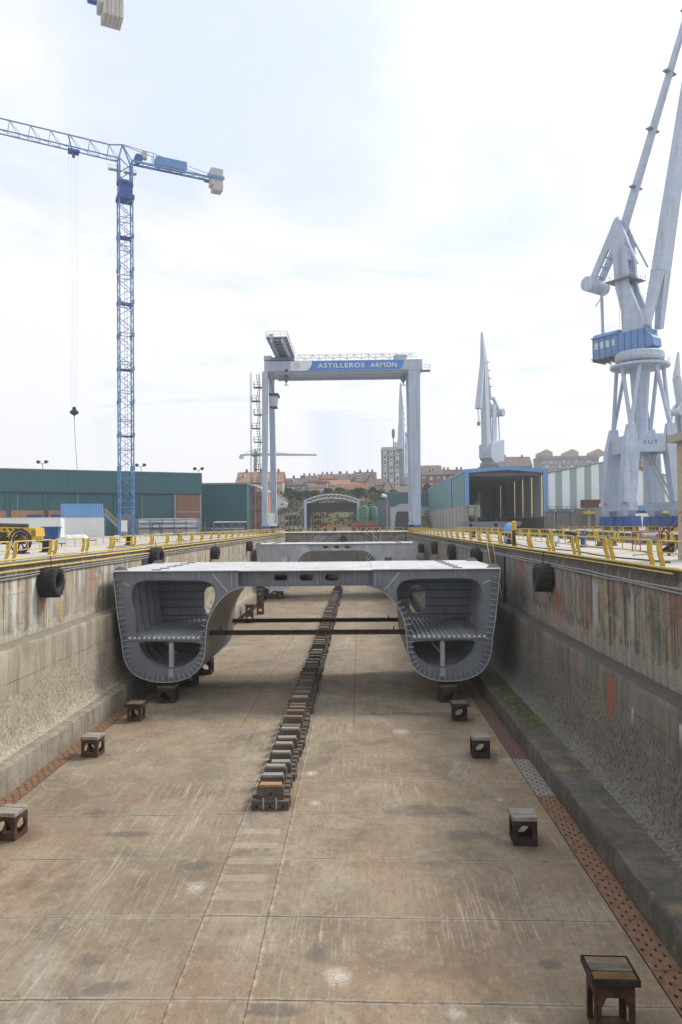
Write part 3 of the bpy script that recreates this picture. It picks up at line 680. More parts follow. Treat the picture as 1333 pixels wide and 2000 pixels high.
for p in protos:
    for c in [o for o in bpy.data.objects if o.parent == p]: bpy.data.objects.remove(c)
    bpy.data.objects.remove(p)
t = keel_proto(M['wood_orange'], M['wood_dark'], .88); t.location = (KX, 29.95, fz(KX))
tag(t, 'nearest keel block, with an orange-brown cap plank and steel straps on its base beam', 'keel block', KG)
for s in (-.27, .26): MB().box(s - .035, s + .035, -.225, -.203, .05, .5).build('strap', M['galv'], t)
for s in (-.54, 0, .52): MB().tube((s, -.215, .16), (s, -.2, .16), .055, 10).build('bolt_hole', M['hole'], t)

# ------------------------------------------------------------------ docking stools
def octo(w, h, cx, cz, c=.3):
    a = w / 2; b = h / 2; k = c * min(w, h)
    return [(cx - a + k, cz - b), (cx + a - k, cz - b), (cx + a, cz - b + k), (cx + a, cz + b - k), (cx + a - k, cz + b), (cx - a + k, cz + b), (cx - a, cz + b - k), (cx - a, cz - b + k)]
def stool(loc, rz, label, w=.86, h=1.06, top='pale', tray=False, mat=None, arch=False):
    t = thing('docking_stool', label, 'docking block', loc, rz, 'docking stools standing along both sides of the dock floor')
    mat = mat or M['rust_dark']; hb = h - .16; a = w / 2
    for s in (-1, 1):
        for ax in (0, 1):
            hole = octo(w * .62, hb * .62, 0, hb * .5) if not arch else [(-a * .68, .06), (a * .68, .06), (a * .68, hb * .55), (a * .42, hb * .74), (-a * .42, hb * .74), (-a * .68, hb * .55)]
            ww = a if ax == 0 else a - .05
            mp = (lambda u, v, q: (u, q, v)) if ax == 0 else (lambda u, v, q: (q, u, v))
            b = MB().plate([[(-ww, 0), (ww, 0), (ww, hb), (-ww, hb)], hole], mp, s * (a - .045), s * a)
            b.build('side_plate', mat, t)
    MB().box(-a + .05, a - .05, -a + .05, a - .05, .02, .05).build('bottom_plate', mat, t)
    MB().box(-a + .05, a - .05, -a + .05, a - .05, hb - .05, hb - .01).build('top_plate', mat, t)
    m3 = {'pale': ['wood_pale'] * 3, 'mixed': ['wood_yellow', 'wood_dark', 'wood_mid'], 'dark': ['wood_dark', 'wood_mid', 'wood_dark']}[top]
    if tray:
        o = a + .09
        for s in (-1, 1):
            MB().box(s * o - .012, s * o + .012, -o - .05, o + .05, hb - .01, hb + .15).build('tray_edge', M['rust_dark'], t)
        MB().box(-o + .013, o - .013, -o - .05, -o - .026, hb - .01, hb + .15).build('tray_edge', M['rust_dark'], t)
        MB().box(-o + .013, o - .013, o + .02, o + .044, hb - .01, hb + .15).build('tray_edge', M['rust_dark'], t)
        MB().box(-o + .013, o - .013, -o - .024, o, hb, hb + .03).build('tray_floor', M['rust_dark'], t)
        ww = w * .92
    else: ww = w + .04
    zz = hb + (.034 if tray else .002)
    if tray:
        ya, yb_, xw = -o + .0, o - .03, o * .9
    else: ya, yb_, xw = -ww / 2, ww / 2, ww / 2
    for k in range(3):
        y0 = ya + (yb_ - ya) * k / 3
        MB().box(-xw, xw, y0 + .012, y0 + (yb_ - ya) / 3 - .012, zz, zz + (.12 if tray else .14) + random.uniform(-.01, .012)).build('top_plank', M[m3[k]], t)
    return t
def on_floor(px, py):
    z = ZF
    for _ in range(4):
        a = at(px, py, 30); d = a - EYE; p = EYE + d * ((z - EYE.z) / d.z); z = fz(p.x)
    return p
SP = [((1207, 2003), 'nearest docking stool, rusty with arched sides and a tray of yellow and dark planks', dict(w=.94, h=1.42, top='mixed', tray=True, mat=M['rust'], arch=True), -.03),
      ((1026, 1650), 'docking stool with a flat pale plank top beside the right drain, second from the camera', {}, -.02),
      ((940, 1480), 'dark docking stool with a pale top standing third along the right drain', {}, .02),
      ((899, 1408), 'docking stool with an overhanging tray top, just in front of the right hull leg', dict(tray=True, w=.84, top='dark'), 0),
      ((14, 1640), 'rusty docking stool with a grey plank top cut by the left edge of the photo', dict(mat=M['rust']), -.12),
      ((178, 1478), 'rusty docking stool with pale planks beside the left drain, second from the camera', dict(mat=M['rust']), -.1),
      ((264, 1408), 'docking stool with a green-black tray top in front of the left hull leg', dict(tray=True, w=.84, top='dark', mat=M['rust']), -.05)]
for (px, py), lab, kw, rz in SP:
    p = on_floor(px, py); w = kw.get('w', .86)
    o = stool((p.x - (.2 if kw.get('arch') else 0), p.y + w * (.35 if not kw.get('arch') else -.12), fz(p.x)), rz, lab, **kw)
    if kw.get('arch'): o.scale = (.95, .78, 1)
HULL_BLOCKS = []
for i, (x, y, lab) in enumerate(((-12.85, 48.6, 'rusty docking block under the front of the left hull leg'), (-12.6, 53.6, 'rusty docking block under the middle of the left hull leg'), (-12.3, 57.8, 'rusty docking block under the back of the left hull leg'),
                    (5.75, 48.6, 'rusty docking block under the front of the right hull leg'), (5.5, 57.8, 'rusty docking block under the back of the right hull leg'))):
    stool((x, y, fz(x)), 0, lab, w=1.15, h=1.17, top='dark')
# tall perforated props between the hull sections
def prop(loc, h, n, label):
    t = thing('perforated_prop', label, 'prop', loc, .15, 'rusty perforated props behind the left hull leg')
    a = .48; holes = [octo(.5, .5 * min(1, h / n / .75), 0, h * (k + .5) / n, .3) for k in range(n)]
    for s in (-1, 1):
        MB().plate([[(-a, 0), (a, 0), (a, h), (-a, h)]] + holes, lambda u, v, q: (u, q, v), s * (a - .05), s * a).build('side_plate', M['rust'], t)
        MB().plate([[(-a + .051, 0), (a - .051, 0), (a - .051, h), (-a + .051, h)]] + holes, lambda u, v, q: (q, u, v), s * (a - .05), s * a).build('side_plate', M['rust'], t)
    MB().box(-a - .08, a + .08, -a - .08, a + .08, h + .002, h + .08).build('cap_plate', M['rust_dark'], t)
p = on_floor(488, 1216); prop((p.x, p.y, fz(p.x)), 2.1, 2, 'shorter rusty perforated prop with two holes standing left of the taller one')
p = on_floor(509, 1199.5); prop((p.x, p.y, fz(p.x)), 3.2, 3, 'taller rusty perforated prop with three holes on the dock floor')

# ------------------------------------------------------------------ pipes, conduits and tyres on the walls
def run_pipe(name, label, x, z, r, mat, grp, y0=12, y1=169, sag=0., brk=None):
    b = MB(); pts = [(x + random.uniform(-.01, .01), y0 + (y1 - y0) * i / 60, z + random.uniform(-1, 1) * sag) for i in range(61)]
    b.path(pts, r, 7)
    o = b.build(name, mat, smooth=True)
    if brk:
        t = thing(name, label, 'pipe', group=grp); o.parent = t; o.name = 'tube'
        y = y0 + 1
        while y < min(y1, 112): MB().box(min(x, brk), max(x, brk), y - .03, y + .03, z - r * 1.6, z + r * 1.6).build('bracket', mat, t); y += 4.9
        return t
    return tag(o, label, 'pipe', grp, 'thing')
PG = 'pipes running along the dock edges'
run_pipe('edge_pipe', 'upper yellow pipe along the coping of the left wall', XL - .22, .14, .05, M['yellow_pale'], PG)
run_pipe('edge_pipe', 'middle yellow pipe lying at the edge of the left wall', XL + .1, -.1, .05, M['yellow_pale'], PG, brk=XL - .02)
run_pipe('edge_pipe', 'lowest yellow pipe bracketed on the face of the left wall', XL + .16, -.4, .042, M['yellow_pale'], PG, brk=XL - .02, sag=.01)
run_pipe('edge_pipe', 'yellow pipe along the coping of the right wall below the fence', XR - .02, .06, .055, M['yellow_pale'], PG, y0=25.2)
run_pipe('edge_pipe', 'thin yellow strip pipe just under the coping of the right wall', XR - .1, -.1, .03, M['yellow_pale'], PG, y0=26)
for k, dz in ((0, 0), (1, -.13)):
    w = ('upper', 'lower')[k]
    run_pipe('conduit', w + ' grey conduit clipped to the left wall under the yellow pipes', XL + .13, -.62 + dz, .042, M['conduit'], 'grey conduits on the dock walls', sag=.03, brk=XL)
    run_pipe('conduit', w + ' grey conduit clipped to the right wall under its coping', XR - .15, -.6 + dz, .042, M['conduit'], 'grey conduits on the dock walls', y0=15, sag=.03, brk=XR)

def tyre(r, w, tread=14):
    t = thing('tyre_fender', 'tyre', 'tyre', (0, 0, 0), 0, 'big tyres hung on the dock walls as fenders')
    h = w / 2
    prof = [(r * .5, -h * .8), (r * .62, -h * .98), (r * .86, -h), (r * .95, -h * .9), (r, -h * .66), (r, h * .66), (r * .95, h * .9), (r * .86, h), (r * .62, h * .98), (r * .5, h * .8), (r * .47, h * .7), (r * .47, -h * .7)]
    MB().lathe(prof, Matrix.Rotation(PI / 2, 4, 'Y'), 36, True).build('carcass', M['rubber'], t, smooth=True)
    b = MB()
    for k in range(tread * 2):
        a = 2 * PI * k / (tread * 2); s = 1 if k % 2 else -1
        ca, sa = math.cos(a), math.sin(a); a2 = a + .1; c2, s2 = math.cos(a2), math.sin(a2)
        p = []
        for rr in (r * .985, r * 1.022):
            p += [(s * h * .05, rr * ca, rr * sa), (s * h * .92, rr * c2, rr * s2), (s * h * .92, rr * math.cos(a2 + .17), rr * math.sin(a2 + .17)), (s * h * .05, rr * math.cos(a + .17), rr * math.sin(a + .17))]
        b.hexa(p)
    b.build('tread', M['rubber'], t)
    MB().path([(0, 0, r * .9), (.02, .02, r * 1.2), (0, 0, r * 1.75)], .025, 5).build('chain', M['rust_dark'], t)
    return t
T0 = tyre(.82, .96)
TL = [((100, 1137), -1, 'large knobbly tyre hung on the left wall nearest the camera, its hub hole showing'), ((305, 1089), -1, 'tyre on the left wall just behind the corner of the front hull section'),
      ((421, 1080), -1, 'tyre on the left wall halfway between the two hull sections'), ((488, 1067), -1, 'tyre on the left wall beside the far hull section'),
      ((1061, 1128), 1, 'large smooth black tyre hung on the right wall nearest the camera'), ((930, 1086), 1, 'tyre with a wavy tread on the right wall behind the front hull section'),
      ((882, 1078), 1, 'black tyre on the right wall, narrow and long, third from the camera'), ((848, 1070), 1, 'black tyre on the right wall, fourth from the camera'), ((823, 1071), 1, 'tyre on the right wall beside the far hull section')]
for i, ((px, py), s, lab) in enumerate(TL):
    x = (XL + .5) if s < 0 else (XR - .52)
    lo, hi = 20, 170
    for _ in range(40):
        m = (lo + hi) / 2; X = at(px, py, m).x
        if (X - x) * s < 0: lo = m
        else: hi = m
    p = at(px, py, m)
    sc = {0: 1, 4: 1.0, 1: 1.0}.get(i, .9)
    r = dup(T0, (x, m, p.z), 0 if s < 0 else PI, lab, None, sc if i not in (6, 7) else (.8, .9, 1.1))
    r.rotation_euler = (random.uniform(-.6, .6) * 0, random.uniform(-.05, .05), (0 if s < 0 else PI) + random.uniform(-.09, .09))
dup(T0, (at(672, 1053, 169).x, 169.3, at(672, 1053, 169).z), PI / 2, 'round tyre hung flat on the far end wall of the dock')
for c, gs in KIDS[T0.name]: bpy.data.objects.remove(c)
bpy.data.objects.remove(T0)

# wall stairs with yellow handrails, set against the walls
def wall_stair(side, y, label, L=3.4):
    t = thing('wall_stair', label, 'stair', (0, 0, 0))
    x = XL + .08 if side < 0 else XR - .12; s = 1 if side < 0 else -1
    b = MB(); n = 14
    for k in range(n):
        z = -.5 - k * .29; yy = y - k * L / n
        b.box(min(x, x + s * .55), max(x, x + s * .55), yy - .26, yy, z - .28, z)
    b.build('steps', M['conc_d'], t)
    for dx in (.1, .55):
        MB().path([(x + s * dx, y + .3, .55), (x + s * dx, y, .4), (x + s * dx, y - L, -4.0)], .03, 6).build('handrail', M['yellow_pale'], t)
    MB().box(min(x, x + s * .03), max(x, x + s * .03), y - L - .4, y + .1, -4.2, -.36).build('recess_shade_sheet', M['grey_dark'], t)  # flat dark sheet on the wall; its colour stands for the shade of a hollow
    return t
wall_stair(-1, 61.6, 'dark stair with thin yellow handrails against the left wall', 4)
wall_stair(1, 60.3, 'dark stair with thin yellow handrails against the right wall', 4)
# scaffold stair at the head of the dock
def scaffold(x0, x1, y, z0, z1, label, n=3):
    t = thing('scaffold_stair', label, 'stair')
    b = MB()
    for x in (x0, (x0 + x1) / 2, x1):
        for yy in (y, y - 1.4): b.tube((x, yy, z0), (x, yy, z1 + 1), .07, 6)
    b.build('frame', M['galv'], t)
    h = (z1 - z0) / n
    for k in range(n):
        a, c = (x0, x1) if k % 2 else (x1, x0)
        MB().bar((a, y - .7, z0 + k * h), (c, y - .7, z0 + (k + 1) * h), 1.1, .14).build('flight', M['galv'], t)
        for yy in (y - .1, y - 1.3): MB().tube((a, yy, z0 + k * h + 1), (c, yy, z0 + (k + 1) * h + 1), .06, 5).build('handrail', M['galv'], t)
    return t
pa = at(716, 1060, 167); pb = at(744, 1060, 167)
scaffold(pa.x, pb.x, 168, -10, 0, 'pale zigzag steel stair at the far end wall, above the far hull section')
# ------------------------------------------------------------------ twin-hull ship sections
HY = 48.0; HX = at(597.5, 1200, HY).x
def hp(px, py):
    p = at(px, py, HY); return (HX - p.x, p.z)          # distance out from the centre line, height
def chaikin(p, n=2):
    for _ in range(n):
        q = [p[0]]
        for a, b in zip(p, p[1:]):
            q += [(a[0] * .75 + b[0] * .25, a[1] * .75 + b[1] * .25), (a[0] * .25 + b[0] * .75, a[1] * .25 + b[1] * .75)]
        p = q + [p[-1]]
    return p
OUT = chaikin([hp(*q) for q in ((220.5, 1119), (226.8, 1175.5), (232.5, 1222.7), (237.5, 1247), (240, 1276), (247, 1300), (262, 1318), (284, 1328.5), (310, 1333), (338, 1333.2), (366, 1326), (386, 1312), (397, 1294), (401.5, 1272), (402.5, 1244), (406, 1214), (418, 1188), (436.3, 1165), (458, 1151), (484, 1145.5))], 2)
ZTOP = hp(232, 1117)[1]; ZW = OUT[-1][1]               # deck height, wet-deck height
UP = chaikin([hp(*q) for q in ((264, 1200), (257.5, 1180), (254, 1160), (259, 1143), (274, 1134), (300, 1133), (340, 1133), (394, 1133.5), (413, 1138.5), (422, 1154), (421, 1172), (412, 1193), (402, 1216), (398, 1244), (392, 1248), (330, 1248), (268, 1248), (264, 1230))] + [hp(264, 1200)], 2)[:-1]
LOW = chaikin([hp(*q) for q in ((269, 1258), (272, 1268), (282, 1285), (302, 1299), (328, 1306), (352, 1304), (376, 1292), (390, 1275), (394, 1262), (390, 1255), (330, 1254), (274, 1254), (269, 1258))], 2)[:-1]
ZT = hp(330, 1250)[1]                                  # tween deck
def inset(path, d):
    """path moved d towards the inside of the leg (path runs down the outer side, round the bilge and up)"""
    r = []
    for i, p in enumerate(path):
        a = path[max(i - 1, 0)]; b = path[min(i + 1, len(path) - 1)]
        tx, tz = b[0] - a[0], b[1] - a[1]; l = math.hypot(tx, tz) or 1
        r.append((p[0] + tz / l * d, p[1] - tx / l * d))
    return r
def walk(path, step, start=.3):
    """points every `step` along the path with the inward normal"""
    out = []; need = start
    for a, b in zip(path, path[1:]):
        l = math.hypot(b[0] - a[0], b[1] - a[1]); p = 0
        while need <= l - p:
            p += need; need = step; u = p / l
            out.append((a[0] + (b[0] - a[0]) * u, a[1] + (b[1] - a[1]) * u, (b[1] - a[1]) / l, -(b[0] - a[0]) / l))
        need -= l - p
    return out
if inset(OUT, .3)[10][0] > OUT[10][0]: SG = -1
else: SG = 1
def ribbon(path, d0, d1, mp, y0, y1, b):
    p0 = inset(path, SG * d0) if d0 else path; p1 = inset(path, SG * d1)
    n = len(path)
    for i in range(n - 1):
        b.hexa([mp(*p0[i], y0), mp(*p0[i + 1], y0), mp(*p1[i + 1], y0), mp(*p1[i], y0), mp(*p0[i], y1), mp(*p0[i + 1], y1), mp(*p1[i + 1], y1), mp(*p1[i], y1)])
M['hull_tick'] = steel_plate('stiffener_steel', (.34, .37, .42), False)
def hull(y0, L, label, near):
    """near: open web frame towards the camera, bulkhead at the back; far section: bulkhead towards the camera"""
    t = thing('ship_hull_section', label, 'hull section', (HX, y0, 0), 0, 'twin-hull ship sections standing in the dry dock')
    he, hi, hd, hs = (M['hull'], M['hull_in'], M['hull_deck'], M['hull_side']) if near else (M['hull2'], M['hull2'], M['hull_deck'], M['hull2'])
    ins = inset(OUT, SG * .045)
    k_in = next(i for i, p in enumerate(OUT) if i > len(OUT) * .55 and p[1] > ZT - 1.2)
    yb = L - 1.4 if near else .35
    for sg in (1, -1):
        mp = lambda u, v, q: (-sg * u, q, v)
        # shell: outer and bilge strakes, and the inboard strake (browner)
        b = MB(); ribbon(OUT[:k_in + 1], 0, .035, mp, 0, L, b); b.build('shell_plate', he, t)
        b = MB(); ribbon(OUT[k_in:], 0, .035, mp, 0, L, b); b.build('inboard_shell_plate', hs, t)
        if near:
            b = MB(); ribbon(OUT, -.012, .045, mp, -.03, -.002, b); b.build('plate_edge', M['hull_edge'], t)
        # longitudinal stiffeners standing on the inside of the shell
        b = MB()
        for x, z, nx_, nz_ in walk(OUT[:-14], .37, .5):
            dx, dz = nx_ * SG, nz_ * SG
            b.hexa([mp(x + dx * .036 + ox * dz * .018, z + dz * .036 - ox * dx * .018, q) if hgt == 0 else mp(x + dx * (.12 if near else .26) + ox * dz * .024, z + dz * (.12 if near else .26) - ox * dx * .024, q)
                    for q in ((.22 if near else .4), L - .1) for hgt, ox in ((0, -1), (0, 1), (1, 1), (1, -1))])
        b.build('shell_stiffeners', hi, t)
        if near:
            for x, z, nx_, nz_ in walk(OUT[:-12], .37, .5):
                b = MB()
                dx, dz = nx_ * SG, nz_ * SG
                b.hexa([mp(x + dx * (.04 + .4 * hgt) + ox * dz * .024, z + dz * (.04 + .4 * hgt) - ox * dx * .024, q) for q in (.02, .168) for hgt, ox in ((0, -1), (0, 1), (1, 1), (1, -1))])
                b.build('stiffener_end', M['hull_tick'], t)
        # web frames
        top = [(ins[0][0], ZTOP - .03)]
        inner_top = (hp(466, 1117)[0], ZTOP - .03)
        ring = [top[0]] + ins[1:-1] + [(inner_top[0], ins[-2][1])] + [inner_top]
        if near:
            b = MB().plate([ring, UP, LOW], mp, .17, .21); b.build('web_frame', he, t)
            # rim bars on the openings
            for nm, H in (('opening_rim', UP), ('opening_rim', LOW)):
                b = MB(); n = len(H)
                cx = sum(p[0] for p in H) / n; cz = sum(p[1] for p in H) / n
                G = [(p[0] + (cx - p[0]) * .006, p[1] + (cz - p[1]) * .006) for p in H]; G2 = [(p[0] + (cx - p[0]) * .018, p[1] + (cz - p[1]) * .018) for p in H]
                for i in range(n):
                    j = (i + 1) % n
                    b.hexa([mp(*G[i], .13), mp(*G[j], .13), mp(*G2[j], .13), mp(*G2[i], .13), mp(*G[i], .3), mp(*G[j], .3), mp(*G2[j], .3), mp(*G2[i], .3)])
                b.build(nm, he, t)
            # inner ring frames on the shell
            for q in (2.0, 3.6, 5.2, 6.8, 8.4):
                b = MB(); ribbon(OUT[:k_in - 4], .04, .45, mp, q, q + .03, b); ribbon(OUT[:k_in - 4], .452, .475, mp, q - .07, q + .09, b)
                b.box(*sorted((-sg * hp(400, 1100)[0], -sg * hp(262, 1100)[0])), q, q + .03, ZTOP - .4, ZTOP - .05); b.build('ring_frame', hi, t)
            # brackets on the web
            b = MB()
            for a_, c_ in (((414, 1121), (444, 1156)), ((240, 1139), (253, 1145))): b.bar(mp(*hp(*a_), .15), mp(*hp(*c_), .15), .05, .09)
            for px in (452, 461): b.bar(mp(*hp(px, 1119), .15), mp(*hp(px, 1147), .15), .035, .09)
            for px in (288, 306, 389): b.bar(mp(*hp(px, 1119), .15), mp(*hp(px, 1132), .15), .03, .07)
            b.build('web_bracket', M['hull_edge'], t)
            # tween deck with stiffeners
            xo = [p for p in ins if abs(p[1] - ZT) < .25]
            m_in = .3
            xa = min(p[0] for p in xo) - .02; xb = max(p[0] for p in xo) - .0
            m0, m1 = sorted((-sg * xa, -sg * xb))
            MB().box(m0, m1, .22, yb, ZT - .03, ZT).build('tween_deck', hi, t)
            MB().box(m0 + .2, m1 - .2, .08, .165, ZT - .05, ZT + .06).build('deck_edge_flange', he, t)
            b = MB(); n = 15
            for k in range(n):
                x = m0 + .5 + (m1 - m0 - 1) * k / (n - 1)
                b.hexa([(x - .11, .09, ZT + .065), (x + .11, .09, ZT + .065), (x + .11, yb, ZT + .004), (x - .11, yb, ZT + .004), (x - .05, .12, ZT + .2), (x + .05, .12, ZT + .2), (x + .05, yb, ZT + .2), (x - .05, yb, ZT + .2)])
            b.build('deck_stiffeners', hi, t)
            # pillar under the tween deck
            x = -sg * hp(333, 1280)[0]; zb = hp(333, 1308)[1]
            b = MB().box(x - .14, x + .14, .22, .25, zb - .1, ZT - .06).box(x - .14, x + .14, .46, .49, zb - .1, ZT - .06).box(x - .015, x + .015, .25, .46, zb - .1, ZT - .06)
            b.box(x - .16, x + .16, .13, .168, zb - .55, zb); b.build('pillar', M['hull_edge'], t)
            MB().bar((x - sg * .15 * -1 + .1, .8, zb + .9), (x - .9 * 1, 1.4, ZT - .1), .06).build('brace', M['hull_edge'], t)
        # bulkhead with its opening
        s = 1 if near else 1
        wn = [(-x, z) for x, z in ()]
        hx0, hx1 = hp(412, 1100)[0] - .12, hp(376, 1100)[0] + .55
        w0 = -HX  # noqa
        a0, a1 = 7.5, 8.75
        z0, z1 = (ZT + .55, ZT + 2.7)
        k = .45
        win = [(a0, z0 + k), (a0 + k * .4, z0 + .08), (a0 + k, z0), (a1 - k, z0), (a1 - k * .4, z0 + .08), (a1, z0 + k), (a1, z1 - k), (a1 - k * .4, z1 - .08), (a1 - k, z1), (a0 + k, z1), (a0 + k * .4, z1 - .08), (a0, z1 - k)]
        if not near:
            win = [(a0 + .1, z0 + .2), (a1, z0 + .2), (a1, z1 - .35), (a0 + .1, z1 - .35)]
        bring = [(OUT[0][0] - .04, ZTOP - .03)] + inset(OUT, SG * .03)[1:-1] + [(inner_top[0], OUT[-2][1] + .04), inner_top]
        b = MB().plate([bring, win], mp, yb, yb + .03); b.build('bulkhead', hi if near else he, t)
        b = MB(); yf = yb - .10 if near else yb - .12
        nst = 7 if near else 13
        for i in range(nst):
            z = ZT + .45 + (ZTOP - ZT - .8) * i / (nst - 1) if near else ZTOP - .25 - .36 * i
            xs_ = [p[0] for p, q in zip(OUT, OUT[1:]) if (p[1] - z) * (q[1] - z) <= 0]
            if len(xs_) >= 2: xa, xb = min(xs_) + .35, max(xs_) - .12
            else: xa, xb = 4.6, max(xs_ + [9]) - .12
            if not near and xa < 5.8: xa = 5.6
            def seg(u0, u1):
                if u1 - u0 > .1:
                    m0, m1 = sorted((-sg * u0, -sg * u1)); b.box(m0, m1, yf, yb - .002, z - .045, z + .065)
            if win[0][1] - .2 < z < z1 and xa < win[0][0] or (not near and win[0][1] - .1 < z < win[2][1] + .1):
                seg(xa, min(p[0] for p in win) - .04); seg(max(p[0] for p in win) + .04, xb)
            else: seg(xa, xb)
        b.build('bulkhead_stiffeners', M['hull_tick'] if near else he, t)
        if not near:
            b = MB()
            for u in (6.15, 7.45, 8.9, 10.0, 11.1):
                b.box(-sg * u - .07, -sg * u + .07, yb - .22, yb - .125, ZTOP - 5 if u < 11 else ZTOP - 3.8, ZTOP - .05)
            b.build('vertical_girder', M['hull_deck'], t)
            b = MB().plate([ring, [(p[0], p[1]) for p in UP]], mp, .0, .03) if False else None
    # weather deck in three strakes with small steps between
    xo, xi = OUT[0][0] + .03, hp(466, 1117)[0]
    for a_, c_, dz in ((-xo, -xi, 0), (-xi + .002, xi - .002, -.03), (xi, xo, 0)):
        MB().box(a_, c_, -.04 if near else .0, L, ZTOP + dz, ZTOP + dz + .05).build('deck_plate', hd, t)
    # cross beam: front and back web, bottom plate, three oval holes, stiffeners
    zb = ZW + .0
    holes = []
    for px in (547, 597.5, 648):
        c = hp(px, 1128.5); c = (c[0], c[1] - .02); r = .22; w = .27
        holes.append([(c[0] + w + r * math.cos(a), c[1] + r * math.sin(a)) if math.cos(a) >= 0 else (c[0] - w + r * math.cos(a), c[1] + r * math.sin(a)) for a in [2 * PI * i / 20 for i in range(20)]])
    for q in (.62, L - .8):
        MB().plate([[(-xi, zb + .02), (xi, zb + .02), (xi, ZTOP - .035), (-xi, ZTOP - .035)]] + holes, lambda u, v, s_: (-u, s_, v), q, q + .03).build('cross_beam_web', he, t)
    MB().box(-xi, xi, .62 + .035, L - .85, zb, zb + .018).build('wet_deck_plate', hs, t)
    b = MB().box(-xi, xi, .40, .655, zb - .03, zb - .002)
    b.build('cross_beam_flange', he, t)
    b = MB()
    for i in range(11):
        x = -xi + .35 + (2 * xi - .7) * i / 10
        if all(abs(-x - sum(p[0] for p in h) / 20) > .5 for h in holes): b.box(x - .015, x + .015, .53, .618, zb + .05, ZTOP - .06)
    for h in holes:
        cx = -sum(p[0] for p in h) / 20
        for s_ in (-.75, .75): b.box(cx + s_ - .015, cx + s_ + .015, .53, .618, zb + .05, ZTOP - .06)
    b.build('web_stiffeners', M['hull_edge'] if near else he, t)
    b = MB()
    for h in holes:
        for i in range(20):
            j = (i + 1) % 20; p, q = h[i], h[j]; cx = sum(v[0] for v in h) / 20; cz = sum(v[1] for v in h) / 20
            f = lambda v, s_: (-(cx + (v[0] - cx) * s_), cz + (v[1] - cz) * s_)
            pa, pb, pc, pd = f(p, 1.0), f(q, 1.0), f(q, .93), f(p, .93)
            b.hexa([(pa[0], .56, pa[1]), (pb[0], .56, pb[1]), (pc[0], .56, pc[1]), (pd[0], .56, pd[1]), (pa[0], .72, pa[1]), (pb[0], .72, pb[1]), (pc[0], .72, pc[1]), (pd[0], .72, pd[1])])
    b.build('hole_collar', he, t)
    # deck fittings
    for sg in (1, -1):
        for i in range(6):
            MB().box(sg * (10.1 - i * .05) - .3, sg * (10.1 - i * .05) + .3, .6 + i * 1.8, .95 + i * 1.8, ZTOP + .052, ZTOP + .11).build('doubler_plate', M['grey_mid'], t)
        for q in (.7, L - 1.2):
            x = sg * (xo - .35)
            MB().hexa([(x - .5, q, ZTOP + .052), (x + .5, q, ZTOP + .052), (x + .5, q + .12, ZTOP + .052), (x - .5, q + .12, ZTOP + .052), (x - .2, q, ZTOP + .3), (x + .2, q, ZTOP + .3), (x + .2, q + .12, ZTOP + .3), (x - .2, q + .12, ZTOP + .3)]).build('lifting_lug', M['hull'], t)
    if near:
        # rusty spreader beams between the hull legs
        for q, z, hw in ((1.1, -5.48, None), (10.2, -5.85, None)):
            zz = z; xx = [p[0] for p, r_ in zip(OUT, OUT[1:]) if (p[1] - zz) * (r_[1] - zz) <= 0]
            xx = min(xx) + .12
            t2 = thing('spreader_beam', ('nearer' if q < 5 else 'farther') + ' rusty brown steel beam bridging the gap between the hull legs', 'beam', (HX, y0 + q, z), 0, 'rusty spreader beams between the hull legs')
            b = MB().box(-xx, xx, -.15, .15, .12, .15).box(-xx, xx, -.15, .15, -.15, -.12).box(-xx, xx, -.02, .02, -.119, .119); b.build('i_beam', M['rust_beam'], t2)
            for s_ in (-1, 1):
                MB().box(s_ * xx - .04, s_ * xx + .04, -.24, .24, -.24, .24).build('end_plate', M['rust_dark'], t2)
                MB().tube((s_ * (xx - .9), 0, .155), (s_ * (xx - .9), 0, .35), .05, 6).build('lifting_eye', M['rust_dark'], t2)
    return t
hull(HY, 11.0, 'nearer grey twin-hull ship section, its open frames facing the viewer', True)
hull(115.0, 11.0, 'farther pale twin-hull ship section with closed stiffened bulkheads facing the viewer', False)
# blocks under the far section
for x in (-12.8, 5.6):
    stool((x, 116.5, fz(x)), 0, 'rusty docking block under the %s leg of the farther hull section' % ('left' if x < 0 else 'right'), w=1.15, h=1.17, top='dark')
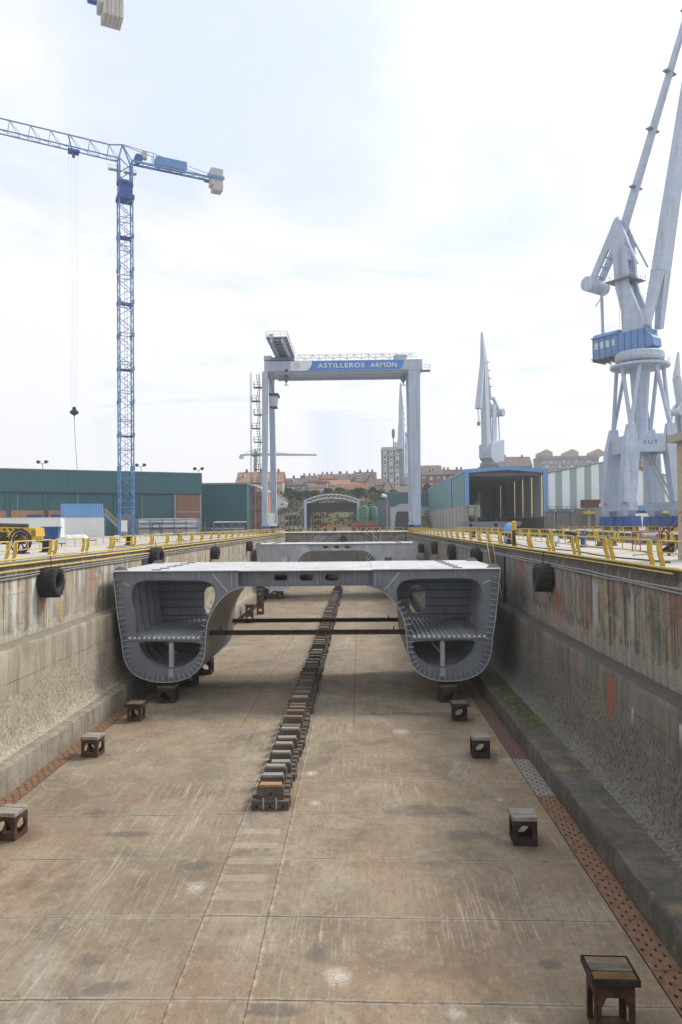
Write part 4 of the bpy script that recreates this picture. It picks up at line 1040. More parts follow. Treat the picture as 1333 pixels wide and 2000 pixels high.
# ------------------------------------------------------------------ lattice tower cranes
def lattice(b, p0, p1, w, bay, r, rd, h=None, up=(0, 0, 1), xb=True):
    """square lattice between two points"""
    p0 = V(p0); p1 = V(p1); h = h or w; d = (p1 - p0); L = d.length; d.normalize(); up = V(up)
    x = d.cross(up).normalized(); y = x.cross(d)
    c = [x * i * w / 2 + y * j * h / 2 for i, j in ((-1, -1), (1, -1), (1, 1), (-1, 1))]
    for q in c: b.bar(p0 + q, p1 + q, r * 2, up=x)
    n = max(1, round(L / bay))
    for k in range(n):
        a = p0 + d * (L * k / n); e = p0 + d * (L * (k + 1) / n)
        for i in range(4):
            j = (i + 1) % 4
            if k % 2: b.bar(a + c[i], e + c[j], rd * 2)
            else: b.bar(a + c[j], e + c[i], rd * 2)
            if k % 3 == 0: b.bar(a + c[i], a + c[j], rd * 2.6)
def tower_crane(loc, H, rz, jib, cj, label, hook=True):
    """local +x is the jib direction"""
    t = thing('tower_crane', label, 'tower crane', loc, rz)
    W = 2.35
    b = MB(); lattice(b, (0, 0, 0), (0, 0, H - 6), W, 1.75, .105, .042, up=(0, 1, 0))
    for k in range(0, int(H - 8), 6):
        for i, j in ((-1, -1), (1, -1), (1, 1), (-1, 1)): b.cbox((i * W / 2, j * W / 2, k + .3), .4, .4, .7)
    b.build('mast', M['blue'], t)
    b = MB(); z = 3
    for k in range(int((H - 8) / .6)): b.bar((-.25, .5, 1 + k * .6), (.25, .5, 1 + k * .6), .05)
    for s in (-.25, .25): b.bar((s, .5, 1), (s, .5, H - 7), .05)
    b.build('ladder', M['blue'], t)
    for z in range(6, int(H - 8), 12): MB().box(-W / 2 + .2, W / 2 - .2, -W / 2 + .2, W / 2 - .2, z, z + .1).build('rest_platform', M['blue_deep'], t)
    MB().box(-W * .62, W * .62, -W * .62, W * .62, H - 6, H - 5.2).box(-W * .5, W * .5, -W * .5, W * .5, H - 5.15, H - 3.2).lathe([(1.5, 0), (1.5, .5)], Matrix.Translation((0, 0, H - 3.19)), 20).build('slewing_unit', M['blue_deep'], t)
    b = MB(); lattice(b, (0, 0, H - 2.7), (0, 0, H + 1.2), W * .95, 2, .14, .07, up=(0, 1, 0)); b.build('turret', M['blue'], t)
    b = MB()
    for s in (-.8, .8): b.bar((-1.1, s, H + 1.2), (.4, 0, H + 4.2), .2); b.bar((1.2, s, H + 1.2), (.4, 0, H + 4.2), .2)
    b.build('cathead', M['blue'], t)
    # jib: triangular truss
    RS = .035; b = MB(); n = int(jib / 3.3); w = .75; hh = 2.35; z = H + 1.3
    for s in (-w, w): b.bar((1.2, s, z), (jib, s, z + RS * jib), .18)
    b.bar((.4, 0, z + 2.9), (3, 0, z + hh), .18); b.bar((3, 0, z + hh + RS * 3), (jib - 2, 0, z + hh * .85 + RS * jib), .18)
    for k in range(n):
        x0 = 1.2 + (jib - 1.2) * k / n; x1 = 1.2 + (jib - 1.2) * (k + 1) / n; xm = (x0 + x1) / 2; z = H + 1.3 + RS * xm
        for s in (-w, w):
            b.bar((x0, s, z), (xm, 0, z + hh * .96), .075); b.bar((xm, 0, z + hh * .96), (xm + .3, s, z), .075)
        b.bar((x0, -w, z), (x0, w, z), .07); b.bar((x0, -w, z), (x1, w, z), .06)
    b.build('jib', M['blue'], t); z = H + 1.3
    # counter jib
    b = MB()
    for s in (-.7, .7): b.bar((-1.1, s, z), (-cj - 1, s, z - .1), .24, .34)
    for k in range(8): b.bar((-1.1 - cj * k / 8, -.7, z), (-1.1 - cj * (k + 1) / 8, .7, z), .08); b.bar((-1.1 - cj * k / 8, -.7, z), (-1.1 - cj * k / 8, .7, z), .1)
    b.build('counter_jib', M['blue'], t)
    b = MB()
    for s in (-.6, .6): b.bar((.4, s * .2, z + 2.9), (-5, s, z + 2.2), .09); b.bar((-5, s, z + 2.2), (-cj, s, z + .3), .07); b.bar((-5, s, z + 2.2), (-5, s, z + .1), .1)
    b.build('tie_bar', M['blue'], t)
    MB().box(-cj * .66, -cj * .32, -.72, -.62, z + .3, z + 1.9).box(-cj * .66, -cj * .32, .62, .72, z + .3, z + 1.9).box(-cj * .64, -cj * .34, -.6, .6, z + .3, z + 1.5).build('machinery_panel', M['blue'], t)
    MB().tube((-2.4, -.6, z + .9), (-2.4, .6, z + .9), .75, 14).build('winch_drum', M['blue_deep'], t)
    MB().box(-3.9, -3, -.5, .5, z + 1.1, z + 2.4).build('switch_cabinet', M['galv'], t)
    b = MB()
    for x, y0 in ((1.6, -1.7), (-1.2, -1.9)):
        for k in range(2): b.bar((x - 1.1, y0, z - .4 - k * .5), (x + 1.1, y0, z - .4 - k * .5), .045)
        b.bar((x - 1.1, y0, z - 1.4), (x - 1.1, y0, z - .2), .045); b.bar((x + 1.1, y0, z - 1.4), (x + 1.1, y0, z - .2), .045)
        b.box(x - 1.1, x + 1.1, y0, -.8, z - 1.45, z - 1.4)
    b.build('service_platform', M['galv'], t)
    # ballast slabs hung at the end of the counter jib
    for k in range(6):
        x = -cj - 1.1 + k * .38
        lo = -2.35 if k < 5 else -1.4
        b = MB().hexa([(x, -1.02, z + lo), (x + .35, -1.02, z + lo), (x + .35, 1.02, z + lo), (x, 1.02, z + lo), (x, -1.08, z + 1.75), (x + .35, -1.08, z + 1.75), (x + .35, 1.08, z + 1.75), (x, 1.08, z + 1.75)])
        b.build('ballast_slab', M['ballast'], t)
    b = MB()
    for s in (-1.2, 1.2): b.box(-cj - 1.3, -cj + 2.0, s - .1, s + .1, z - .3, z + .3)
    b.build('ballast_frame', M['blue'], t)
    if hook:
        hx, hz = hook; z += RS * hx
        MB().box(hx - .9, hx + .9, -.7, .7, z - .75, z - .3).box(hx - .2, hx + .2, -.5, .5, z - 1.4, z - .76).bar((hx + .2, 0, z - .3), (hx + .9, 0, z + 2.2), .16).build('trolley', M['blue_deep'], t)
        b = MB()
        for dx, s in ((-.85, -.3), (-.25, .3), (.35, -.3), (.95, .3)): b.tube((hx + dx * .9, s, z - 1), (hx + dx * .5, s * .6, hz + .8), .012, 4)
        b.build('hoist_rope', M['galv'], t)
        MB().lathe([(.12, 1.15), (.3, 1.0), (.34, .6), (.7, .35), (.75, 0), (.3, -.3), (.08, -.45), (.06, -1)], Matrix.Translation((hx, 0, hz)), 14).build('hook_block', M['black'], t)
        MB().path([(hx, 0, hz - 1), (hx, .05, hz - 1.6), (hx - .15, .15, hz - 5), (hx - .45, .4, hz - 10.4)], .05, 6).build('sling', M['grey_mid'], t)
    return t
cz = math.atan2(-9.4, -18.2)
mp_ = at(247, 1040, 130)
jt = at(143, 808, 124.6)
tower_crane((mp_.x, 130, 0), 66.9, cz, 50, 17.0, 'tall blue lattice tower crane standing in front of the green warehouse, hook hanging', hook=(((V((jt.x, 125.4)) - V((mp_.x, 130))).length), jt.z + .3))
p = at(222, 68, 70)
u = V((math.cos(cz), math.sin(cz)))
z2 = p.z + .9
base = V((p.x, 70)) + u * 16.5
tower_crane((base.x, base.y, 0), z2 + 1.4, cz, 30, 16.2, 'tower crane of which only the hanging pale ballast slabs show at the top edge', hook=None)

# ------------------------------------------------------------------ gantry crane over the head of the dock
def gantry():
    GX = (-21.15, 13.05); Yf, Yb = 163.0, 178.0
    t = thing('gantry_crane', 'pale blue-grey gantry crane with a blue lettered beam, straddling the dock head', 'gantry crane', (-4.0, 165, 0))
    ox, oy = -4.0, 165.0
    L = lambda x, y, z: (x - ox, y - oy, z)
    z0 = at(671, 723.5, Yf).z; z1 = at(671, 703.5, Yf).z
    xl, xr = at(516.5, 712, Yf).x, at(825.5, 712, Yf).x
    b = MB().box(xl - ox, xr - ox, Yf - oy, 172.5 - oy, z0, z1); b.build('main_beam', M['grey_blue'], t)
    b = MB()
    for y in (Yf + 1.2, 171.5): b.box(xl + 2.2 - ox, xr - 2.4 - ox, y - .5 - oy, y + .5 - oy, z0 - .42, z0 - .002)
    for k in range(1, 12): x = xl + (xr - xl) * k / 12; b.box(x - .08 - ox, x + .08 - ox, Yf + 1.8 - oy, 170.9 - oy, z0 - .25, z0 - .003)
    b.build('beam_bottom_girder', M['grey_blue'], t)
    zb = 2.2
    # left, slim legs
    wl = 1.25
    def leg(x0, y0, w0, d0, x1, y1, w1, d1, nm='leg'):
        MB().hexa([L(x0 - w0 / 2, y0 - d0 / 2, zb), L(x0 + w0 / 2, y0 - d0 / 2, zb), L(x0 + w0 / 2, y0 + d0 / 2, zb), L(x0 - w0 / 2, y0 + d0 / 2, zb),
                   L(x1 - w1 / 2, y1 - d1 / 2, z0 - .01), L(x1 + w1 / 2, y1 - d1 / 2, z0 - .01), L(x1 + w1 / 2, y1 + d1 / 2, z0 - .01), L(x1 - w1 / 2, y1 + d1 / 2, z0 - .01)]).build(nm, M['grey_blue'], t)
    leg(-21.2, Yf + .8, 1.15, 1.4, -20.85, Yf + .8, 1.25, 1.5)
    leg(-20.7, Yb, 1.4, 1.4, -20.35, 171.6, 1.25, 1.5)
    leg(13.05, Yf + .9, 1.75, 1.6, 12.8, Yf + .9, 2.65, 1.7)
    leg(13.1, Yb, 1.6, 1.4, 12.6, 171.5, 2.2, 1.6)
    for x in (-20.95, 13.08):
        MB().box(x - .8 - ox, x + .8 - ox, Yf - .6 - oy, Yb + 1.6 - oy, 1.62, zb - .003).build('sill_beam', M['grey_blue'], t)
        for y in (Yf + .8, Yb):
            b = MB()
            for k in (-1, 1): b.hexa([L(x - .7, y + k * 1.1 - .95, .45), L(x + .7, y + k * 1.1 - .95, .45), L(x + .7, y + k * 1.1 + .95, .45), L(x - .7, y + k * 1.1 + .95, .45), L(x - .6, y + k * 1.1 - .5, 1.6), L(x + .6, y + k * 1.1 - .5, 1.6), L(x + .6, y + k * 1.1 + .5, 1.6), L(x - .6, y + k * 1.1 + .5, 1.6)])
            o = b.build('bogie', M['blue_deep'], t)
            for k in (-1.6, -.6, .6, 1.6): MB().tube(L(x - .3, y + k, .36), L(x + .3, y + k, .36), .36, 12).build('wheel', M['black'], o)
    # white panel between the left legs
    MB().box(-20.3 - ox, -18.9 - ox, Yf - .1 - oy, Yf + .05 - oy, 1.9, 4.6).build('counter_panel', M['white'], t)
    # lettered sign on the beam
    yS = Yf - .05
    sx0, sx1 = at(568, 712, Yf).x, at(789.5, 712, Yf).x
    zt, zb_ = z1 - .12, z0 + .12; H = zt - zb_
    MB().box(sx0 - ox, at(610, 712, Yf).x - ox, Yf - .03 - oy, Yf - .004 - oy, zb_, zt).build('sign_board', M['white_sign'], t)
    # blue field with curved ends
    ca = at(597, 722, Yf).x; cb = at(610, 705, Yf).x; n = 10
    left = [(ca + (cb - ca) * math.sin(PI / 2 * i / n), zb_ + H * (1 - math.cos(PI / 2 * i / n))) for i in range(n + 1)]
    rt = sx1; rb = at(779, 722, Yf).x
    right = [(rb + (rt - rb) * math.sin(PI / 2 * i / n), zb_ + H * (1 - math.cos(PI / 2 * i / n))) for i in range(n + 1)]
    MB().plate([left + right[::-1]], lambda u, v, q: (u - ox, q - oy, v), Yf - .055, Yf - .031).build('sign_board', M['sign_blue'], t)
    def text(s, x0, x1, zc, h, mat, y, name='lettering', bold=.012):
        cu = bpy.data.curves.new('lettering', 'FONT'); cu.body = s; cu.size = 1; cu.offset = bold; cu.extrude = .004; cu.align_x = 'LEFT'; cu.space_character = 1.12
        o = bpy.data.objects.new('tmp', cu); COL.objects.link(o)
        dg = bpy.context.evaluated_depsgraph_get(); me = bpy.data.meshes.new_from_object(o.evaluated_get(dg))
        bpy.data.objects.remove(o)
        a = [v.co.x for v in me.vertices]; c = [v.co.y for v in me.vertices]
        sx = (x1 - x0) / (max(a) - min(a)); sz = h / (max(c) - min(c)); mx, mz = min(a), min(c)
        for v in me.vertices: v.co = V((x0 + (v.co.x - mx) * sx - ox, y - oy - v.co.z * 2, zc - h / 2 + (v.co.y - mz) * sz))
        me.materials.clear(); me.materials.append(mat)
        o = bpy.data.objects.new(name, me); COL.objects.link(o); o.parent = t; return o
    zc = (zt + zb_) / 2
    text('ASTILLEROS', at(621, 712, Yf).x, at(712.5, 712, Yf).x, zc, 1.02, M['white'], Yf - .07)
    text('ARMON', at(723.5, 712, Yf).x, at(775.5, 712, Yf).x, zc, 1.02, M['white'], Yf - .07)
    # round emblem
    c = at(580, 712.5, Yf); b = MB()
    for r0, r1 in ((.62, .7), (.36, .46)):
        for i in range(24):
            if r0 < .5 and i % 6 == 0: continue
            a0, a1 = 2 * PI * i / 24, 2 * PI * (i + 1) / 24
            P = lambda r, a: (c.x + r * math.cos(a) - ox, Yf - .036 - oy, zc + r * math.sin(a))
            b.add([P(r0, a0), P(r1, a0), P(r1, a1), P(r0, a1)], [(0, 1, 2, 3)])
    b.box(c.x - .05 - ox, c.x + .05 - ox, Yf - .037 - oy, Yf - .033 - oy, zc - .3, zc + .3)
    b.build('emblem', M['conduit'], t, fix=False)
    # rails and festoon on the beam
    b = MB(); xa, xb = at(580, 690, Yf).x, at(805, 690, Yf).x
    for h, y in ((1.15, Yf + .1), (.6, Yf + .1), (1.15, 172.3), (2.6, 168)):
        b.tube((xa - ox, y - oy, z1 + h), (xb + 1.2 - ox, y - oy, z1 + h), .045, 5)
    for k in range(17):
        x = xa + (xb - xa) * k / 16; b.tube((x - ox, Yf + .1 - oy, z1), (x - ox, Yf + .1 - oy, z1 + 1.15), .04, 5); b.tube((x - ox, 168 - oy, z1), (x - ox, 168 - oy, z1 + 2.6), .04, 5)
    b.build('railing', M['galv'], t)
    b = MB()
    for k in range(8):
        x0 = xa + (xb - xa) * k / 8; x1 = xa + (xb - xa) * (k + 1) / 8
        b.path([(x0 + (x1 - x0) * i / 8 - ox, 167.9 - oy, z1 + 2.45 - 1.0 * (1 - (2 * i / 8 - 1) ** 2)) for i in range(9)], .05, 5)
    b.build('festoon_cable', M['grey_dark'], t)
    # trolley platform carried on top at the left, reaching towards the viewer
    zp = z1 + 1.9; x0, x1 = -18.9, -14.5
    o = MB().box(x0 - ox, x1 - ox, 150 - oy, 169 - oy, zp, zp + .25).build('trolley_platform', M['grey_mid'], t)
    b = MB()
    for x in (x0 + 1.1, x1 - 1.0): b.box(x - .25 - ox, x + .25 - ox, 150.2 - oy, 168.6 - oy, zp - .9, zp - .003)
    for k in range(7): b.box(x0 + .2 - ox, x1 - .2 - ox, 151 + 2.6 * k - oy, 151.2 + 2.6 * k - oy, zp - .3, zp - .004)
    b.build('trolley_girder', M['grey_blue'], t)
    MB().box(x0 - .4 - ox, x1 + .2 - ox, 163.4 - oy, 170 - oy, z1 + .3, zp - .91).build('trolley_carriage', M['grey_mid'], t)
    MB().tube((x0 + 1.1 - ox, 149.7 - oy, zp + .35), (x0 + 1.1 - ox, 150.4 - oy, zp + .35), .5, 16).build('rope_sheave', M['grey_blue'], t)
    b = MB()
    for h in (.55, 1.1):
        b.path([(x0 - ox, 169 - oy, zp + .25 + h), (x0 - ox, 150 - oy, zp + .25 + h), (x1 - ox, 150 - oy, zp + .25 + h), (x1 - ox, 169 - oy, zp + .25 + h)], .04, 5)
    for y in range(150, 170, 3):
        for x in (x0, x1): b.tube((x - ox, y - oy, zp + .2), (x - ox, y - oy, zp + 1.35), .04, 5)
    for x in (x0 + 1.5, x0 + 3): b.tube((x - ox, 150 - oy, zp + .2), (x - ox, 150 - oy, zp + 1.35), .04, 5)
    b.build('trolley_railing', M['galv'], t)
    MB().box(-21.2 - ox, -19.5 - ox, 164 - oy, 167 - oy, z1 + .5, z1 + 1.5).build('switch_cabinet', M['galv'], t)
    MB().box(8.6 - ox, 11.2 - ox, 165 - oy, 169 - oy, z1 + .01, z1 + 1.3).hexa([L(8.4, 164.8, z1 + 1.32), L(11.4, 164.8, z1 + 1.32), L(11.4, 169.2, z1 + 1.32), L(8.4, 169.2, z1 + 1.32), L(8.9, 165.4, z1 + 1.7), L(10.9, 165.4, z1 + 1.7), L(10.9, 168.6, z1 + 1.7), L(8.9, 168.6, z1 + 1.7)]).build('winch_house', M['grey_blue'], t)
    # ladder tower and platforms on the outside of the left leg
    b = MB(); c2 = MB(); zz = 2
    k = 0
    while zz < 36:
        xo = -22.6 - (.5 if k % 2 else 0)
        MB().box(xo - .9 - ox, xo + 1.0 - ox, Yf + .1 - oy, Yf + 1.9 - oy, zz, zz + .1).build('stair_platform', M['grey_dark'], t)
        for h in (.6, 1.15): c2.path([(xo + 1 - ox, Yf + .1 - oy, zz + h), (xo - .9 - ox, Yf + .1 - oy, zz + h), (xo - .9 - ox, Yf + 1.9 - oy, zz + h)], .045, 5)
        for x_, y_ in ((xo - .9, Yf + .1), (xo + .2, Yf + .1), (xo - .9, Yf + 1.9)): c2.tube((x_ - ox, y_ - oy, zz), (x_ - ox, y_ - oy, zz + 1.15), .045, 5)
        zn = zz + 3.1
        for s in (0, .5): c2.tube((xo + .15 + s - ox, Yf + .6 - oy, zz), (xo + .15 + s - ox + (-.5 if k % 2 == 0 else .5), Yf + .6 - oy, zn), .05, 5)
        for m in range(9):
            f = m / 9; dx = (-.5 if k % 2 == 0 else .5) * f
            c2.tube((xo + .15 + dx - ox, Yf + .6 - oy, zz + 3.1 * f), (xo + .65 + dx - ox, Yf + .6 - oy, zz + 3.1 * f), .045, 4)
        zz = zn; k += 1
    for dx, dy in ((-1.6, .1), (-1.6, 1.9), (.3, 1.9)): c2.tube((-22.6 + dx - ox, Yf + dy - oy, .2), (-22.6 + dx - ox, Yf + dy - oy, 36.5), .06, 5)
    c2.build('ladder', M['grey_mid'], t)
    MB().box(xr - .2 - ox, xr + 1.8 - ox, Yf - oy, Yf + 2 - oy, z0 - .2, z0 - .1).build('end_platform', M['grey_mid'], t)
    b = MB()
    for h in (.5, 1.1): b.path([(xr - ox, Yf - oy, z0 + h), (xr + 1.8 - ox, Yf - oy, z0 + h), (xr + 1.8 - ox, Yf + 2 - oy, z0 + h)], .04, 5)
    for x in (xr + .6, xr + 1.2, xr + 1.8): b.tube((x - ox, Yf - oy, z0 - .1), (x - ox, Yf - oy, z0 + 1.1), .04, 5)
    b.build('end_railing', M['galv'], t)
    # operator cab hanging inside the left leg
    ca_ = at(536, 783, 166); x = ca_.x; z = ca_.z
    MB().hexa([L(x - .75, 165, z - 1.4), L(x + .6, 165, z - 1.4), L(x + .6, 167.5, z - 1.4), L(x - .75, 167.5, z - 1.4), L(x - .85, 164.6, z + .9), L(x + .85, 164.6, z + .9), L(x + .85, 167.6, z + .9), L(x - .85, 167.6, z + .9)]).build('operator_cab', M['pane_pale'], t)
    MB().box(x - 1.0 - ox, x + 1.1 - ox, 164.3 - oy, 168 - oy, z + .92, z + 1.5).build('cab_roof', M['grey_dark'], t); MB().box(x - .9 - ox, x + .7 - ox, 164.8 - oy, 167.6 - oy, z - 1.6, z - 1.42).build('cab_floor', M['grey_dark'], t)
    MB().bar(L(x, 166, z + 1.5), L(x - 1.2, 166, z0 - .1), .25).build('cab_hanger', M['grey_mid'], t)
    # hooks
    for px, s in ((559.5, 1.0), (788, 1.2)):
        hz = at(px, 743, 167).z; x = at(px, 743, 167).x
        b = MB().lathe([(.3 * s, 1.2), (.62 * s, .9), (.55 * s, .2), (.18 * s, -.5), (.1, -.8)], Matrix.Translation((x - ox, 167 - oy, hz)), 10)
        b.path([(x - ox, 167 - oy, hz - .7), (x + .05 - ox, 167 - oy, hz - 1.1), (x + .35 * s - ox, 167 - oy, hz - 1.25), (x + .45 * s - ox, 167 - oy, hz - .95)], .1, 6)
        b.path([(x - ox, 167 - oy, hz - .9), (x - .3 * s - ox, 167 - oy, hz - 1.2), (x - .45 * s - ox, 167 - oy, hz - .95)], .09, 6)
        b.build('hook_block', M['grey_mid'], t)
        b = MB()
        for s_ in (-.3, .3): b.tube((x + s_ - ox, 167 - oy, hz + 1), (x + s_ - ox, 167 - oy, z0 - .05), .03, 5)
        b.build('hoist_rope', M['grey_dark'], t)
    MB().tube((xl + 5 - ox, Yf - .25 - oy, z0 + .15), (xl + 5 - ox, Yf - .004 - oy, z0 + .15), .35, 16).build('wall_lamp', M['grey_dark'], t)
    return t
gantry()

# ------------------------------------------------------------------ level-luffing portal cranes
def portal_crane(loc, rz_top, label, detail=True, paint_=None, pr=0.0, house='blue', scale=1.0, boom_dir=None):
    """portal stands square to the dock; upper works turn by rz_top (local +x of the upper works is the jib side)"""
    mg = paint_ or M['grey_blue']; mb = M['blue'] if house == 'blue' else mg
    t = thing('portal_crane', label, 'portal crane', loc)
    gx, gy = 4.55, 5.5
    # bogies, sills, legs, top frame
    for sx in (-1, 1):
        MB().box(sx * gx - .8, sx * gx + .8, -gy - 2.2, gy + 2.2, 4.0, 5.6).build('sill_beam', mg, t)
        for sy in (-1, 1):
            b = MB()
            for k in (-1, 1):
                y = sy * (gy - .4) + k * 2.1
                b.hexa([(sx * gx - .95, y - 2.0, .9), (sx * gx + .95, y - 2.0, .9), (sx * gx + .95, y + 2.0, .9), (sx * gx - .95, y + 2.0, .9), (sx * gx - .85, y - 1.8, 2.9), (sx * gx + .85, y - 1.8, 2.9), (sx * gx + .85, y + 1.8, 2.9), (sx * gx - .85, y + 1.8, 2.9)])
            o = b.build('bogie', M['blue_deep'], t)
            if detail:
                b = MB()
                for k in range(6): b.tube((sx * gx - .4, sy * (gy - .4) - 3.4 + 1.36 * k, .5), (sx * gx + .4, sy * (gy - .4) - 3.4 + 1.36 * k, .5), .5, 12)
                b.build('wheels', M['black'], o)
            MB().hexa([(sx * gx - .3, sy * (gy - .4) - .3, 1.2), (sx * gx + .3, sy * (gy - .4) - .3, 1.2), (sx * gx + .3, sy * (gy - .4) + .3, 1.2), (sx * gx - .3, sy * (gy - .4) + .3, 1.2), (sx * gx - .85, sy * (gy - .4) - 2.2, 3.98), (sx * gx + .85, sy * (gy - .4) - 2.2, 3.98), (sx * gx + .85, sy * (gy - .4) + 2.2, 3.98), (sx * gx - .85, sy * (gy - .4) + 2.2, 3.98)]).build('balance_beam', mg, t)
            # leg: slanting foot, then an upright post with a sloping cap
            x0, y0 = sx * gx, sy * gy
            MB().hexa([(x0 * 1.05 - 1.2, y0 - 1.1, 5.61), (x0 * 1.05 + 1.2, y0 - 1.1, 5.61), (x0 * 1.05 + 1.2, y0 + 1.1, 5.61), (x0 * 1.05 - 1.2, y0 + 1.1, 5.61), (x0 * .86 - 1.36, y0 * .9 - 1.3, 16), (x0 * .86 + 1.36, y0 * .9 - 1.3, 16), (x0 * .86 + 1.36, y0 * .9 + 1.3, 16), (x0 * .86 - 1.36, y0 * .9 + 1.3, 16)]).hexa(
                [(x0 * .86 - 1.36, y0 * .9 - 1.21, 16.01), (x0 * .86 + 1.36, y0 * .9 - 1.21, 16.01), (x0 * .86 + 1.36, y0 * .9 + 1.21, 16.01), (x0 * .86 - 1.36, y0 * .9 + 1.21, 16.01), (x0 * .82 - .7, y0 * .86 - .6, 20.6), (x0 * .82 + .7, y0 * .86 - .6, 20.6), (x0 * .82 + .7, y0 * .86 + .6, 20.6), (x0 * .82 - .7, y0 * .86 + .6, 20.6)]).build('leg', mg, t)
    b = MB()
    for s in (-1, 1):
        b.box(-gx * .86 + 1.37, gx * .86 - 1.37, s * gy * .88 - .8, s * gy * .88 + .8, 15.2, 18.6)
        b.box(s * gx * .84 - .8, s * gx * .84 + .8, -gy * .9 + 1.22, gy * .9 - 1.22, 15.3, 18.5)
    b.box(-2.4, 2.4, -gy * .9 + 1.7, gy * .9 - 1.7, 17, 18.4)
    b.build('portal_frame', mg, t)
    MB().lathe([(1.25, 18.4), (1.3, 22), (1.9, 31.5), (2.1, 33.6)], Matrix(), 24).build('column', mg, t, smooth=True)
    rr = 5.2
    for i in range(4):
        a = PI / 4 + PI / 2 * i; lx, ly = (gx * .82 * (1 if math.cos(a) > 0 else -1), gy * .86 * (1 if math.sin(a) > 0 else -1))
        for s in (-1, 1):
            a2 = a + s * .42
            MB().tube((lx * (1 + 0), ly + s * .1, 20.2), (4.3 * math.cos(a2), 4.3 * math.sin(a2), 32.2), .38, 12).build('strut', mg, t, smooth=True)
    MB().lathe([(2.2, 32.3), (5.6, 32.3), (5.6, 32.75), (2.2, 32.75)], Matrix(), 36).build('ring_platform', mg, t)
    b = MB().lathe([(3.9, 32.8), (4.5, 33.2), (4.5, 33.5)], Matrix(), 36); b.build('slewing_ring', M['grey_mid'], t)
    if detail:
        b = MB()
        for h in (.55, 1.1): b.path([(5.55 * math.cos(2 * PI * i / 30), 5.55 * math.sin(2 * PI * i / 30), 32.75 + h) for i in range(31)], .035, 4)
        for i in range(24): a = 2 * PI * i / 24; b.tube((5.55 * math.cos(a), 5.55 * math.sin(a), 32.75), (5.55 * math.cos(a), 5.55 * math.sin(a), 33.85), .035, 4)
        b.build('ring_railing', M['galv'], t)
        # stairs inside the portal
        b = MB(); p0, p1 = V((4.2, -4.2, 5.8)), V((1.9, -.8, 13.2)); p2 = V((3.8, 2.0, 17))
        for a_, c_ in ((p0, p1), (p1, p2)):
            b.bar(a_ + V((.45, 0, 0)), c_ + V((.45, 0, 0)), .1, .3); b.bar(a_ - V((.45, 0, 0)), c_ - V((.45, 0, 0)), .1, .3)
            for k in range(24): q = a_.lerp(c_, k / 24); b.box(q.x - .42, q.x + .42, q.y - .12, q.y + .12, q.z, q.z + .05)
            for s in (-.45, .45): b.tube(a_ + V((s, 0, 1.1)), c_ + V((s, 0, 1.1)), .04, 5)
        b.cbox((1.9, -.3, 13.2), 1.6, 1.2, .12)
        b.build('stair', M['galv'], t)
        cu = bpy.data.curves.new('lettering', 'FONT'); cu.body = 'SUT'; cu.size = 1.15; cu.offset = .01; cu.extrude = .01; cu.space_character = 1.35; cu.align_x = 'CENTER'
        o = bpy.data.objects.new('tmp', cu); COL.objects.link(o); dg = bpy.context.evaluated_depsgraph_get(); me = bpy.data.meshes.new_from_object(o.evaluated_get(dg)); bpy.data.objects.remove(o)
        for v in me.vertices: v.co = V((v.co.x * 1.15 - .35, -gy * .88 - .815 - v.co.z, 16.6 + v.co.y))
        me.materials.clear(); me.materials.append(M['blue_deep']); o = bpy.data.objects.new('lettering', me); COL.objects.link(o); o.parent = t
    # ---- upper works, turned as one; built in a frame u (jib side), w (across), z
    m = Matrix.Rotation(rz_top, 4, 'Z')
    P = lambda u, w, z: m @ V((u, w, z))
    def ubox(u0, u1, w0, w1, z0, z1, b): b.hexa([P(u0, w0, z0), P(u1, w0, z0), P(u1, w1, z0), P(u0, w1, z0), P(u0, w0, z1), P(u1, w0, z1), P(u1, w1, z1), P(u0, w1, z1)])
    MB().lathe([(4.45, 33.52), (4.6, 34.0), (4.6, 35.0), (4.2, 35.3)], Matrix(), 36).build('turntable', mg, t)
    b = MB(); b.hexa([P(-9.3, -2.1, 35.6), P(2.6, -2.1, 35.6), P(2.6, 2.1, 35.6), P(-9.3, 2.1, 35.6), P(-9.3, -2.1, 39.6), P(2.6, -2.1, 39.6), P(2.6, 2.1, 39.6), P(-9.3, 2.1, 39.6)])
    b.hexa([P(2.61, -1.9, 35.8), P(3.9, -1.4, 36.0), P(3.9, 1.4, 36.0), P(2.61, 1.9, 35.8), P(2.61, -1.9, 39.0), P(3.7, -1.4, 37.6), P(3.7, 1.4, 37.6), P(2.61, 1.9, 39.0)])
    house_o = b.build('machinery_house', mb, t)
    if detail:
        b = MB(); ubox(-9.5, -3.5, -2.35, 2.35, 39.62, 39.85, b); b.hexa([P(-9.3, -2.2, 39.86), P(-3.6, -2.2, 39.86), P(-3.6, 2.2, 39.86), P(-9.3, 2.2, 39.86), P(-9.3, -1.4, 40.6), P(-3.6, -1.4, 40.6), P(-3.6, 1.4, 40.6), P(-9.3, 1.4, 40.6)]); b.build('house_roof', M['blue'], t)
        for w in (-2.12, 2.12):
            for k in range(4):
                b = MB(); u = -8.8 + 1.3 * k; ubox(u, u + .8, w - .02, w + .02, 37.4, 38.7, b); b.build('window', M['pane_pale'], house_o)
            b = MB()
            for k in range(9): u = -9.2 + 1.45 * k; ubox(u, u + .1, w - .05, w + .05, 35.65, 39.55, b)
            b.build('wall_rib', M['blue_deep'], house_o)
        b = MB(); ubox(-9.5, 2.4, -2.35, 2.35, 35.35, 35.58, b)
        for k in range(8): u = -9.3 + 1.2 * k; ubox(u, u + .2, -2.2, 2.2, 34.9, 35.34, b)
        b.build('house_floor_frame', M['grey_mid'], t)
        b = MB()
